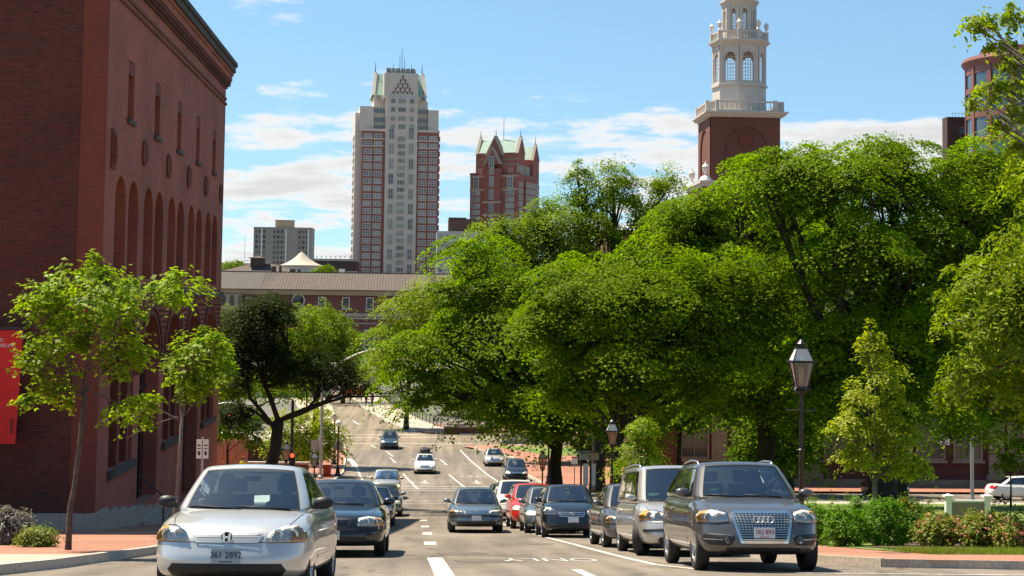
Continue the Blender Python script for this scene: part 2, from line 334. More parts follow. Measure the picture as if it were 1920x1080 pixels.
# ------------------------------------------------------------------ mesh helpers
def link(name, me, parent=None, loc=None):
    o = bpy.data.objects.new(name, me); col.objects.link(o)
    if parent is not None: o.parent = parent
    if loc is not None: o.location = loc
    return o
def tag(o, label=None, cat=None, group=None, kind=None):
    if label: o['label'] = label
    if cat: o['category'] = cat
    if group: o['group'] = group
    if kind: o['kind'] = kind
    return o
def empty(name, loc=(0, 0, 0), rot=(0, 0, 0), label=None, cat=None, group=None):
    o = bpy.data.objects.new(name, None); col.objects.link(o); o.location = loc; o.rotation_euler = rot; o.empty_display_size = .3
    return tag(o, label, cat, group)
class MB:
    def __init__(s): s.v = []; s.f = []; s.m = []
    def add(s, vs, fs, mi=0):
        k = len(s.v); s.v += [tuple(v) for v in vs]; s.f += [tuple(i+k for i in f) for f in fs]; s.m += [mi]*len(fs); return s
    def box(s, x0, x1, y0, y1, z0, z1, mi=0, skip=''):
        vs = [(x, y, z) for z in (z0, z1) for y in (y0, y1) for x in (x0, x1)]
        fs = {'b': (0, 2, 3, 1), 't': (4, 5, 7, 6), 'f': (0, 1, 5, 4), 'k': (2, 6, 7, 3), 'l': (0, 4, 6, 2), 'r': (1, 3, 7, 5)}
        return s.add(vs, [f for k, f in fs.items() if k not in skip], mi)
    def prism(s, poly, h0, h1, fn, mi=0, caps=(1, 1)):
        n = len(poly); vs = [fn(a, b, h0) for a, b in poly]+[fn(a, b, h1) for a, b in poly]
        fs = [(i, (i+1) % n, n+(i+1) % n, n+i) for i in range(n)]
        if caps[0]: fs.append(tuple(range(n-1, -1, -1)))
        if caps[1]: fs.append(tuple(range(n, 2*n)))
        return s.add(vs, fs, mi)
    def lathe(s, prof, c=(0, 0, 0), seg=16, mi=0, axis='z', rot=0, closed=True):
        vs = []; n = len(prof)
        for r, z in prof:
            for i in range(seg):
                a = 2*PI*i/seg+rot; p, q = r*math.cos(a), r*math.sin(a)
                if axis == 'z': vs.append((c[0]+p, c[1]+q, c[2]+z))
                elif axis == 'x': vs.append((c[0]+z, c[1]+p, c[2]+q))
                else: vs.append((c[0]+q, c[1]+z, c[2]+p))
        fs = [(k*seg+i, k*seg+(i+1) % seg, (k+1)*seg+(i+1) % seg, (k+1)*seg+i) for k in range(n-1) for i in range(seg)]
        if closed: fs += [tuple(range(seg-1, -1, -1)), tuple(range((n-1)*seg, n*seg))]
        return s.add(vs, fs, mi)
    def tube(s, pts, rad, seg=7, mi=0, cap=True):
        pts = [Vector(p) for p in pts]; n = len(pts)
        if isinstance(rad, (int, float)): rad = [rad]*n
        vs = []; t0 = (pts[1]-pts[0]).normalized(); a = t0.orthogonal().normalized()
        for k, p in enumerate(pts):
            t = (pts[min(k+1, n-1)]-pts[max(k-1, 0)]).normalized()
            a = (a-t*a.dot(t)); a = a.normalized() if a.length > 1e-6 else t.orthogonal().normalized(); b = t.cross(a)
            for i in range(seg):
                g = 2*PI*i/seg; vs.append(p+(a*math.cos(g)+b*math.sin(g))*rad[k])
        fs = [(k*seg+i, k*seg+(i+1) % seg, (k+1)*seg+(i+1) % seg, (k+1)*seg+i) for k in range(n-1) for i in range(seg)]
        if cap: fs += [tuple(range(seg-1, -1, -1)), tuple(range((n-1)*seg, n*seg))]
        return s.add(vs, fs, mi)
    def quad(s, a, b, c, d, mi=0): return s.add([a, b, c, d], [(0, 1, 2, 3)], mi)
    def mesh(s, name, mats, smooth=False, fix=True):
        me = bpy.data.meshes.new(name); me.from_pydata(s.v, [], s.f)
        for m in ([mats] if isinstance(mats, str) else mats): me.materials.append(M[m])
        me.polygons.foreach_set('material_index', s.m)
        if fix:
            bm = bmesh.new(); bm.from_mesh(me); bmesh.ops.recalc_face_normals(bm, faces=bm.faces); bm.to_mesh(me); bm.free()
        if smooth: me.shade_smooth() if smooth is True else smooth_angle(me, smooth)
        me.update(); return me
    def build(s, name, mats, parent=None, loc=None, smooth=False, fix=True):
        return link(name, s.mesh(name, mats, smooth, fix), parent, loc)
def smooth_angle(me, ang):
    me.shade_smooth()
    bm = bmesh.new(); bm.from_mesh(me)
    for e in bm.edges: e.smooth = not (len(e.link_faces) == 2 and e.calc_face_angle(0) > R(ang))
    bm.to_mesh(me); bm.free()
def copy_tree(o, parent=None):
    c = o.copy(); col.objects.link(c); c.parent = parent
    for ch in [x for x in KIDS.get(o.name, [])]: copy_tree(ch, c)
    return c
KIDS = {}
def index_kids(root):
    def rec(o):
        KIDS[o.name] = [x for x in bpy.data.objects if x.parent == o]
        for x in KIDS[o.name]: rec(x)
    rec(root)
def text_mesh(s, size, mats, extrude=.0):
    cu_ = bpy.data.curves.new('t', 'FONT'); cu_.body = s; cu_.size = size; cu_.align_x = 'CENTER'; cu_.align_y = 'CENTER'; cu_.extrude = extrude; cu_.resolution_u = 4
    o = bpy.data.objects.new('t', cu_); col.objects.link(o); bpy.context.view_layer.update()
    me = bpy.data.meshes.new_from_object(o.evaluated_get(bpy.context.evaluated_depsgraph_get())); bpy.data.objects.remove(o)
    me.materials.clear(); me.materials.append(M[mats]); return me
def holes_wall(outer, holes, fn, depth, mi_wall=0, mi_rev=0, back=None):
    """a wall sheet with openings: outer and holes are 2-D loops, fn(s, z, depth) -> 3-D"""
    bm = bmesh.new()
    loops = []
    for lp in [outer]+holes:
        vs = [bm.verts.new((a, b, 0)) for a, b in lp]; loops.append(vs)
        for i in range(len(vs)): bm.edges.new((vs[i], vs[(i+1) % len(vs)]))
    bmesh.ops.triangle_fill(bm, use_beauty=True, use_dissolve=False, edges=bm.edges[:])
    mb = MB(); bm.verts.index_update()
    mb.add([fn(v.co.x, v.co.y, 0) for v in bm.verts], [tuple(v.index for v in f.verts) for f in bm.faces], mi_wall); bm.free()
    for h in holes:
        n = len(h); vs = [fn(a, b, 0) for a, b in h]+[fn(a, b, depth) for a, b in h]
        mb.add(vs, [(i, (i+1) % n, n+(i+1) % n, n+i) for i in range(n)], mi_rev)
        if back is not None: mb.add([fn(a, b, depth) for a, b in h], [tuple(range(n))], back)
    return mb
def arch_loop(s0, s1, z0, zt, seg=10):
    r = (s1-s0)/2; zc = zt-r
    return [(s0, z0), (s1, z0)]+[((s0+s1)/2+r*math.cos(PI*i/seg), zc+r*math.sin(PI*i/seg)) for i in range(seg+1)]
# ------------------------------------------------------------------ ground, road, pavements
XL = [(-60, -60), (19, -60), (19.2, -12), (19.6, -8.5), (20.5, -6.7), (22, -5.75), (24, -5.35), (30.8, -5.0), (60, -5.3), (86, -5.9), (89, -6.4), (91, -8.5), (91.5, -60), (104, -60),
      (104.6, -8.5), (106, -6.9), (109, -6.3), (126, -6.1), (150, -7), (163, -7.8), (180, -9.1), (229, -12.8), (252, -15.5), (330, -26)]
XR = [(-60, 60), (25, 60), (25.15, 9.2), (25.5, 8.0), (26.3, 7.2), (27.6, 6.8), (31, 6.35), (36, 6.15), (47, 5.6), (51, 5.45), (60, 5.25), (68, 5.2), (80, 5.5), (86, 5.9), (89, 6.7), (91, 9), (91.5, 60),
      (104, 60), (104.5, 12), (106, 9.2), (109, 8.5), (116, 8.3), (126, 8.0), (140, 7.9), (150, 8.2), (155, 6.7), (160.5, 4.5), (162.4, 3.9), (163.6, 4.6), (164.2, 8), (164.5, 60),
      (180, 60), (181, 7), (184, 0), (192, -2.5), (204, -4.9), (230, -8.6), (252, -11), (330, -21)]
def ip(tab, y): return float(np.interp(y, [t[0] for t in tab], [t[1] for t in tab]))
def rows(y0, y1, tabs, step=1.0):
    ys = set(np.arange(y0, y1, step).tolist()+[y1])
    for t in tabs:
        for k in t:
            if y0 < k[0] < y1: ys.add(k[0])
    return sorted(ys)
def sheet(name, y0, y1, fl, fr, off, m, parent=None, tabs=(), cols=1, kind='structure', step=1.0):
    mb = MB(); ys = rows(y0, y1, tabs, step)
    vs = []
    for y in ys:
        a, b = fl(y), fr(y)
        for i in range(cols+1): vs.append((a+(b-a)*i/cols, y, gz(y)+off))
    k = cols+1
    mb.add(vs, [(r*k+i, r*k+i+1, (r+1)*k+i+1, (r+1)*k+i) for r in range(len(ys)-1) for i in range(cols)])
    o = mb.build(name, m, parent, fix=False)
    if parent is None: tag(o, kind=kind)
    return o
mb = MB(); ys = list(np.arange(-60, 300, 2.0))+[330, 400, 600, 1000, 2000, 5000]
xs = [-4000, -800, -200, -60, 0, 60, 200, 800, 4000]; k = len(xs)
mb.add([(x, y, gz(y)-.012) for y in ys for x in xs], [(r*k+i, r*k+i+1, (r+1)*k+i+1, (r+1)*k+i) for r in range(len(ys)-1) for i in range(k-1)])
tag(mb.build('ground', 'ground', fix=False), kind='structure')
fl, fr = (lambda y: ip(XL, y)), (lambda y: ip(XR, y))
road = sheet('road', -60, 158, fl, fr, 0, 'asphalt', tabs=(XL, XR))
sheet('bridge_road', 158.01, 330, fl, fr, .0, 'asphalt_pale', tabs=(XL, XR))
# pavements: sheets 13 cm above the road, with the kerb as their edge
KH = .13
sheet('sidewalk_left', 20, 91.2, lambda y: -60 if y < 47.6 else -9.5, lambda y: fl(y)-.14, KH, 'brick_paving', tabs=(XL, [(47.58, 0), (47.62, 0)]))
sheet('sidewalk_apron', 21.2, 26.6, lambda y: -30, lambda y: fl(y)-.145, KH+.006, 'concrete', tabs=(XL,))
sheet('sidewalk_right', 25.2, 90.9, lambda y: fr(y)+.14, lambda y: 60 if y < 28.4 else fr(y)+2.4, KH, 'brick_paving', tabs=(XR, [(28.38, 0), (28.42, 0)]))
sheet('park_lawn', 28.42, 88.4, lambda y: fr(y)+2.4, lambda y: 60, KH+.01, 'lawn', tabs=(XR,))
sheet('planting_bed', 31.2, 37.2, lambda y: 9.6+.5*math.sin(y*1.1), lambda y: 20, KH+.022, 'mulch', tabs=(XR,), step=.4)
sheet('cross_sidewalk', 88.45, 90.9, lambda y: fr(y)+2.6, lambda y: 60, KH+.004, 'concrete_pale', tabs=(XR,))
sheet('hall_sidewalk', 104.6, 112, lambda y: fr(y)+.2, lambda y: 80, KH, 'brick_paving', tabs=(XR,))
sheet('plaza_left', 104.7, 164, lambda y: -45, lambda y: fl(y)-.14, KH, 'brick_paving', tabs=(XL,))
sheet('corner_island', 112.05, 163.8, lambda y: fr(y)+.14, lambda y: 60, KH+.01, 'brick_paving', tabs=(XR,))
sheet('island_lawn', 150, 162.6, lambda y: fr(y)+3.2, lambda y: 40, KH+.03, 'lawn', tabs=(XR,))
sheet('brick_plaza', 181.5, 199, lambda y: fr(y)+.14, lambda y: 80, KH, 'brick_paving', tabs=(XR,))
sheet('bridge_sidewalk', 188, 330, lambda y: fr(y)+.16, lambda y: fr(y)+5.0, KH+.02, 'concrete', tabs=(XR,))
sheet('riverside_sidewalk', 181, 330, lambda y: fl(y)-5, lambda y: fl(y)-.14, KH, 'concrete', tabs=(XL,))
def kerb(name, pts, side, stone=1.9, wd=.16, near=True, seed=1, m='granite'):
    """granite kerb along a polyline; side=+1: the pavement lies to the right of the walking direction"""
    rn = random.Random(seed); P = [Vector((x, y)) for x, y in pts]; cum = [0]
    for a, b in zip(P, P[1:]): cum.append(cum[-1]+(b-a).length)
    def pos(s):
        for i in range(len(P)-1):
            if s <= cum[i+1] or i == len(P)-2:
                t = (s-cum[i])/max(1e-6, cum[i+1]-cum[i]); return P[i]+(P[i+1]-P[i])*t, (P[i+1]-P[i]).normalized()
    root = empty(name, (P[0].x, P[0].y, gz(P[0].y))); tag(root, kind='structure'); bpy.context.view_layer.update()
    s = 0; whole = MB()
    while s < cum[-1]-.2:
        e = min(cum[-1], s+stone*(rn.uniform(.8, 1.25) if near else 3)); mb = MB() if near else whole
        a, ta = pos(s+.008); b, tb = pos(e-.008); na = Vector((ta.y, -ta.x))*side; nb = Vector((tb.y, -tb.x))*side
        dz = rn.uniform(-.008, .008)
        q = [a, b, b+nb*wd, a+na*wd]; vs = [(p.x, p.y, gz(p.y)-.03) for p in q]+[(p.x, p.y, gz(p.y)+KH+.012+dz) for p in q]
        # softened arris on the road side
        c = .018; vs[4] = (vs[4][0]+na.x*c, vs[4][1]+na.y*c, vs[4][2]); vs[5] = (vs[5][0]+nb.x*c, vs[5][1]+nb.y*c, vs[5][2])
        mb.add(vs, [(0, 1, 5, 4), (1, 2, 6, 5), (2, 3, 7, 6), (3, 0, 4, 7), (4, 5, 6, 7)])
        if near:
            o = mb.build('kerb_stone', m, root); o.matrix_parent_inverse = root.matrix_world.inverted()
        s = e
    if not near:
        o = whole.build('kerb_stones', m, root); o.matrix_parent_inverse = root.matrix_world.inverted()
def edge(tab, y0, y1): return [(x, y) for y, x in tab if y0 <= y <= y1]
kerb('kerb_left', [(-30, 19.1)]+edge(XL, 19.2, 60), -1, seed=3)
kerb('kerb_left_lower', edge(XL, 60, 91), -1, near=False)
kerb('kerb_corner', list(reversed([(30, 25.02)]+edge(XR, 25.15, 36))), 1, seed=5)
kerb('kerb_right', edge(XR, 36, 91), 1, near=False)
kerb('kerb_plaza_left', edge(XL, 104.6, 164), -1, near=False)
kerb('kerb_island', edge(XR, 104.5, 164.2), 1, near=False)
kerb('kerb_bridge_left', edge(XL, 180, 330), -1, near=False)
kerb('kerb_bridge_right', edge(XR, 181, 330), 1, near=False)
# low granite edging of the flower bed at the right
eb = empty('bed_edging', (16, 27.9, gz(27.9)), label='low rough granite edging along the flower bed at the right corner', cat='edging')
rn = random.Random(4); x = 11.4
while x < 19:
    ln = rn.uniform(.4, .7); y = 28.6; z = gz(y)+KH
    mb = MB(); mb.box(x-16, x+ln-.02-16, y-27.9, y+.16-27.9, z-gz(27.9)-.02, z-gz(27.9)+rn.uniform(.07, .11)); mb.build('edging_stone', 'granite', eb); x += ln

# ------------------------------------------------------------------ painted lines
def stripe(name, pts, wd, m='line_white', off=.006):
    """painted band along a ground polyline"""
    P = []
    for a, b in zip(pts, pts[1:]):
        a, b = Vector(a), Vector(b); n = max(1, int((b-a).length/1.0))
        P += [a+(b-a)*i/n for i in range(n)]
    P.append(Vector(pts[-1])); mb = MB(); vs = []
    for i, p in enumerate(P):
        t = (P[min(i+1, len(P)-1)]-P[max(0, i-1)]).normalized(); nrm = Vector((t.y, -t.x))*wd/2
        for q in (p-nrm, p+nrm): vs.append((q.x, q.y, gz(q.y)+off))
    mb.add(vs, [(2*i, 2*i+1, 2*i+3, 2*i+2) for i in range(len(P)-1)])
    return tag(mb.build(name, m, fix=False), kind='structure')
def g2(px, py): p = G(px, py); return (p.x, p.y)
stripe('parking_line', [(3.05, 66), (3.23, 61.5), (3.56, 51.5), (3.72, 40), (3.78, 30), (3.85, 26.5), (4.3, 24.6), (5.6, 23.6), (9, 23.1), (30, 22.9)], .15)
for i, (a, b) in enumerate([((815, 1046), (836, 1085)), ((806, 1016), (807, 1022)), ((801, 998), (801, 1003)), ((797, 986), (797, 989)), ((794, 975), (794, 977))]):
    stripe('lane_dash', [g2(*a), g2(*b)], .28 if i == 0 else .30)
stripe('lane_line', [g2(945, 910), g2(863, 844)], .16)
for a, b in [((842, 890), (876, 917)), ((756, 888), (783, 917)), ((838, 872), (826, 862)), ((742, 868), (732, 858)), ((737, 856), (724, 846)), ((695, 834), (705, 840)), ((745, 833), (770, 839))]:
    stripe('lane_dash', [g2(*a), g2(*b)], .15)
stripe('edge_line', [g2(668, 874), g2(681, 903)], .18)
stripe('edge_line', [g2(655, 860), g2(667, 874)], .5)
for i in range(5): stripe('hatch_line', [(-6.0, 126+3*i), (-5.1+.2*i, 124.6+3*i)], .18)
for y, a, b in [(105.3, -5.9, 8.2), (107.6, -5.8, 8.0), (110.4, -4.6, 7.4)]: stripe('crosswalk_line', [(a, y), (b, y+.02)], .32)
for y in (89.0, 92.0): stripe('crosswalk_line', [(-5.6, y), (6.3, y)], .26)
for y, a, b in [(166.5, -7.5, 5.2), (176.5, -8.5, 3), (180.5, -8.8, -.5)]: stripe('crosswalk_line', [(a, y), (b, y+1.2)], .5)
stripe('lane_dash', [g2(662, 789), g2(673, 796)], .28)
def ground_text(name, s, c, size, rot, sx=1.0, sy=2.2):
    me = text_mesh(s, size, 'line_white')
    bm = bmesh.new(); bm.from_mesh(me); bmesh.ops.triangulate(bm, faces=bm.faces)
    bmesh.ops.subdivide_edges(bm, edges=[e for e in bm.edges if e.calc_length() > .5], cuts=1); bmesh.ops.triangulate(bm, faces=bm.faces)
    cr_, sr_ = math.cos(rot), math.sin(rot)
    for v in bm.verts:
        a, b = v.co.x*sx, v.co.y*sy; x, y = c[0]+a*cr_-b*sr_, c[1]+a*sr_+b*cr_
        v.co = (x, y, gz(y)+.007)
    bm.to_mesh(me); bm.free(); return tag(link(name, me), kind='structure')
def arrow(c, s=1.0, turn=0, m='line_white'):
    mb = MB()
    poly = [(-.07, -1.6), (.07, -1.6), (.07, .5), (.32, .5), (0, 1.6), (-.32, .5), (-.07, .5)]
    vs = [(c[0]+a*s, c[1]-b*s, gz(c[1]-b*s)+.007) for a, b in poly]; mb.add(vs, [(0, 1, 2, 6), (2, 3, 4), (2, 4, 6), (6, 4, 5)])
    if turn: mb.add([(c[0]+a, c[1]-b, gz(c[1]-b)+.009) for a, b in [(0, -.2), (turn*.8, .2), (turn*.8, -.25), (turn*1.3, .35), (turn*.8, .9), (turn*.8, .45), (0, .15)]], [(0, 1, 5, 6), (2, 3, 4)])
    return tag(mb.build('lane_arrow', m, fix=False), kind='structure')
p = G(1030, 1049); ground_text('lane_text', 'ONLY', (2.27, 28.7), .80, PI, .80, 2.7)
for px in (797, 894): p = G(px, 904); arrow((p.x, p.y), 1.25, turn=-1 if px == 797 else 0)
arrow((2.35, 22.6), 1.2)
for px in (887, 697): p = G(px, 893); ground_text('lane_text', 'ONLY', (p.x, p.y), 1.0, PI, .8, 2.4)
rn = random.Random(8)
for c, a, b in [(G(868, 1038), .62, 1.1), (G(915, 1052), .62, .9), (G(800, 975), 2.6, .5), (G(810, 966), 2.0, .35), (G(1005, 1020), .5, .5)]:
    mb = MB(); n = 18; vs = [(c.x+a*math.cos(2*PI*i/n)*rn.uniform(.8, 1.1), c.y+b*math.sin(2*PI*i/n)*rn.uniform(.8, 1.1)) for i in range(n)]
    mb.add([(x, y, gz(y)+.0045) for x, y in vs], [tuple(range(n))]); tag(mb.build('asphalt_patch', 'tar', fix=False), kind='structure')
# ------------------------------------------------------------------ brick museum on the left
WX, Y0, Y1, TOP = -9.49, 47.65, 75.2, 25.35
root = empty('brick_museum', (WX, Y0, gz(Y0)), label='tall dark red brick museum with paired blind arches at the left of the street', cat='building')
bpy.context.view_layer.update(); INV = root.matrix_world.inverted()
def part(mb, name, mats, parent=None, smooth=False):
    p = parent or root
    o = mb.build(name, mats, p, smooth=smooth)
    return o
def shift(mb): mb.v = [(v[0]-WX, v[1]-Y0, v[2]-gz(Y0)) for v in mb.v]; return mb
sfn = lambda s, z, d: (WX-d, s, z)
holes = []; arches = []
for k in range(5):
    for off in (-1.16, 1.04): 
        c = 51.33+5.02*k+off; arches.append((c-.90, c+.90)); holes.append(arch_loop(c-.90, c+.90, 15.75, 18.87))
wins = [(51.42+5.04*k-.52, 51.42+5.04*k+.52) for k in range(5)]
for a, b in wins: holes.append([(a, 20.75), (b, 20.75), (b, 22.62), (a, 22.62)])
low = []
for k in range(5):
    c = 51.3+5.02*k; low.append((c-1.95, c+1.95))
    holes.append(arch_loop(c-1.95, c+1.95, 9.85 if k in (0, 2, 4) else gz(c)+.9, 14.5, 14))
outer = [(Y0, 4.0), (Y1, 4.0), (Y1, TOP), (Y0, TOP)]
mb = holes_wall(outer, holes, sfn, .62, 0, 0)
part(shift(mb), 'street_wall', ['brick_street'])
# recessed back planes
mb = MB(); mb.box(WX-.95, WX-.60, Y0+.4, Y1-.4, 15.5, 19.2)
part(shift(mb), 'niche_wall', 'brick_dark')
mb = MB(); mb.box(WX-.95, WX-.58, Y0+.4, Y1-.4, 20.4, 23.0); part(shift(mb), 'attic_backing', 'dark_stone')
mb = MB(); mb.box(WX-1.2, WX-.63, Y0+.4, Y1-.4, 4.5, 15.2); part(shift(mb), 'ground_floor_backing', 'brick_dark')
# inner order of each blind arch, coursed brick bands
for a, b in arches:
    mb = MB()
    for i in range(9): mb.box(WX-.61, WX-.55, a+.14, b-.14, 15.9+i*.28, 16.02+i*.28)
    part(shift(mb), 'niche_course', 'brick_corner')
for a, b in wins:
    mb = MB(); mb.box(WX-.57, WX-.50, a+.06, b-.06, 20.8, 22.1); wv = part(shift(mb), 'window', 'window_dark')
    mb = MB(); mb.box(WX-.06, WX+.09, a-.12, b+.12, 20.60, 20.74); part(shift(mb), 'window_sill', 'dark_stone')
    mb = MB(); mb.box(WX-.12, WX-.02, a+.02, b-.02, 22.18, 22.60); part(shift(mb), 'window_panel', 'brick_corner')
for k in range(5):     # moulded roundels between the bays
    mb = MB(); c = 54.0+5.02*k
    mb.lathe([(.44, -.05), (.44, .07), (.34, .09), (.30, .04), (.18, .08), (.0, .09)], (WX, c, 19.93), 20, axis='x'); part(shift(mb), 'roundel', 'brick_corner')
mb = MB(); mb.box(WX, WX+.07, 48.35, 48.95, 18.95, 20.15); mb.box(WX+.07, WX+.11, 48.47, 48.83, 19.1, 20.0)
for i in range(5): mb.box(WX+.11, WX+.15, 48.5+.06*(i % 2), 48.72+.06*(i % 2), 19.15+i*.16, 19.25+i*.16)
part(shift(mb), 'relief_panel', 'brick_corner')
# string courses and the great cornice
for z, h, o in [(24.18, .10, .07), (24.42, .10, .05), (19.0, .0, 0), (15.22, .22, .12), (15.0, .12, .07)]:
    if h: mb = MB(); mb.box(WX-.02, WX+o, Y0-o, Y1+o, z, z+h); part(shift(mb), 'string_course', 'dark_stone' if 15.1 < z < 16 else 'brick_corner')
for i, (z0, z1, o) in enumerate([(24.95, 25.06, .08), (25.06, 25.18, .15), (25.18, 25.32, .22), (25.32, 25.58, .27), (25.58, 25.72, .33), (25.72, 26.0, .42), (26.0, 26.2, .50)]):
    mb = MB(); mb.box(-40, WX+o, Y0-o, Y1+o*.5, z0, z1); part(shift(mb), 'cornice', 'brick_street' if i in (3, 4) else 'dark_stone' if i > 4 else 'brick_dark')
mb = MB()
for i in range(60): y = Y0+.2+i*.462; mb.box(WX+.06, WX+.19, y, y+.2, 25.07, 25.17)
part(shift(mb), 'dentils', 'brick_corner')['kind'] = 'stuff'
mb = MB(); mb.box(-40, WX+.45, Y0-.4, Y1+.2, 26.2, 26.25); part(shift(mb), 'roof', 'grey_roof')
# ground-floor arcade: columns, glass, stone sills, arch rings, lattice brickwork
for k, (a, b) in enumerate(low):
    c = (a+b)/2; zb = 9.85 if k in (0, 2, 4) else gz(c)+.9
    mb = MB(); mb.box(WX-.54, WX-.48, a, b, zb, 14.4); wv = part(shift(mb), 'window', 'window_dark')
    mb = MB()
    for q in (-.95, 0, .95): mb.box(WX-.48, WX-.42, c+q-.05, c+q+.05, zb, 14.2)
    mb.box(WX-.48, WX-.43, a, b, 11.9, 12.05); part(shift(mb), 'window_frame', 'black_iron', None)
    if k in (0, 2, 4):
        mb = MB(); mb.box(WX-.5, WX+.14, a-.15, b+.15, 9.60, 9.84); part(shift(mb), 'window_sill', 'dark_stone')
        for q in (-.35, 1.25):
            mb = MB(); mb.box(WX-.40, WX-.02, c+q-.22, c+q+.22, zb, 12.6); mb.box(WX-.42, WX+.03, c+q-.28, c+q+.28, 12.6, 12.85); part(shift(mb), 'column', 'brick_corner')
    else:
        mb = MB()
        for i in range(4): mb.box(WX-.05, WX+.9-.22*i, a+.3, b-.3, gz(b)-.2+.2*i, gz(b)+.02+.2*i+.0)
        part(shift(mb), 'entrance_steps', 'granite_grey')
        mb = MB(); mb.tube([(WX+.85, a+.35, gz(a)+1.05), (WX+.05, a+.35, gz(a)+1.7)], .025); mb.tube([(WX+.85, a+.35, gz(a)+.0), (WX+.85, a+.35, gz(a)+1.05)], .025); part(shift(mb), 'handrail', 'black_iron')
    mb = MB(); n = 16
    for rr, pr in ((1.97, .05), (2.20, .09)):
        zc = 14.5-1.95
        lo = [(c+rr*math.cos(PI*i/n), zc+rr*math.sin(PI*i/n)) for i in range(n+1)]; up = [(c+(rr+.17)*math.cos(PI*i/n), zc+(rr+.17)*math.sin(PI*i/n)) for i in range(n+1)]
        for i in range(n):
            q = [lo[i], up[i], up[i+1], lo[i+1]]
            mb.add([(WX-.02, s, z) for s, z in q]+[(WX+pr, s, z) for s, z in q], [(4, 5, 6, 7), (0, 1, 5, 4), (1, 2, 6, 5), (2, 3, 7, 6), (3, 0, 4, 7)])
    part(shift(mb), 'arch_ring', 'brick_corner')
mb = MB()
for i in range(9):
    for j in range(90):
        y = Y0+.35+j*.302+(.15 if i % 2 else 0); z = 13.2+i*.2
        if any(a-.35 < y < b+.35 and (y-(a+b)/2)**2+(z-12.55)**2 < 2.5**2 for a, b in low): continue
        mb.box(WX-.01, WX+.045, y, y+.15, z, z+.1)
part(shift(mb), 'lattice_brickwork', 'brick_corner')['kind'] = 'stuff'
# stepped granite plinth
y = Y0-.12; i = 0
while y < Y1:
    ln = 1.55; t = gz(y)+.62; mb = MB(); mb.box(WX-.1, WX+.12, y, y+ln-.03, gz(y+ln)-.5, t); part(shift(mb), 'plinth_block', 'granite_grey'); y += ln
# the face towards the camera
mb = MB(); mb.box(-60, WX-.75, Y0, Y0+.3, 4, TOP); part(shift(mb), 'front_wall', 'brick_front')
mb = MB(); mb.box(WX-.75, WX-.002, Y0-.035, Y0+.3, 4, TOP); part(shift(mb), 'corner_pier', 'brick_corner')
mb = MB(); mb.box(-60, WX+.1, Y0-.16, Y0-.04, 6, gz(Y0)+.62); part(shift(mb), 'front_plinth', 'granite_grey')
mb = MB(); mb.box(-60, WX-.003, Y1-.3, Y1, 4, TOP); mb.box(-60, -59.5, Y0, Y1, 4, TOP); part(shift(mb), 'rear_wall', 'brick_front')
mb = MB(); mb.box(-60, WX-.8, Y0+.31, Y1-.31, 14.9, 15.1); part(shift(mb), 'inner_floor', 'dark_stone')
# a red banner on an iron bracket in front of that face
bx = at(17, 612, 46.4); bz = at(17, 835, 46.4).z
bn = empty('museum_banner', (bx.x, 46.9, bz), label='long red banner on a bracket at the left edge of the photo', cat='banner')
mb = MB(); wv = .95
vs = []; nx_, nz_ = 8, 14
for j in range(nz_+1):
    for i in range(nx_+1):
        s = i/nx_; q = j/nz_
        vs.append((-1.85+s*2.13-.12*q, .03*math.sin(7*s+3*q)*q, (bx.z-bz-.12)*(1-q)))
mb.add(vs, [(j*9+i, j*9+i+1, (j+1)*9+i+1, (j+1)*9+i) for j in range(nz_) for i in range(nx_)]); cl = mb.build('cloth', 'banner_red', bn, smooth=True)
mb = MB(); mb.box(-2.2, .33, -.04, .04, bx.z-bz-.10, bx.z-bz-.02); mb.box(-1.5, -1.42, .04, .8, bx.z-bz-.10, bx.z-bz-.02); mb.box(.18, .26, .04, .8, bx.z-bz-.10, bx.z-bz-.02); mb.build('bracket', 'black_iron', bn)
for tx, zt, sz, px_ in (('RISD', .28, .14, -.02), ('MUSEUM', .44, .14, .02)):
    me = text_mesh(tx if tx != 'RISD' else 'RISD', sz, 'white_paint'); me.transform(Matrix.Rotation(PI/2, 4, 'X'))
    o = link('banner_lettering', me, bn, (-.26 if tx == 'MUSEUM' else -.40, -.045, bx.z-bz-.12-zt))
mb = MB(); mb.box(.02, .06, -.06, -.04, .28, .72); mb.build('banner_mark', 'black_iron', bn)
# ------------------------------------------------------------------ distant skyline
def window_mesh(name, w, h, nx=2, nz=2, fr=.16, dp=.25, mats=('frame_pale', 'window_tower'), mul=.10):
    mb = MB()
    mb.box(-w/2, -w/2+fr, -dp, 0, 0, h); mb.box(w/2-fr, w/2, -dp, 0, 0, h); mb.box(-w/2+fr, w/2-fr, -dp, 0, 0, fr); mb.box(-w/2+fr, w/2-fr, -dp, 0, h-fr, h)
    for i in range(1, nx): x = -w/2+w*i/nx; mb.box(x-mul, x+mul, -dp*.8, 0, fr, h-fr)
    for i in range(1, nz): z = h*i/nz; mb.box(-w/2+fr, w/2-fr, -dp*.6, 0, z-mul*.7, z+mul*.7)
    mb.quad((-w/2+fr, -dp*.3, fr), (w/2-fr, -dp*.3, fr), (w/2-fr, -dp*.3, h-fr), (-w/2+fr, -dp*.3, h-fr), 1)
    return mb.mesh(name, list(mats), fix=False)
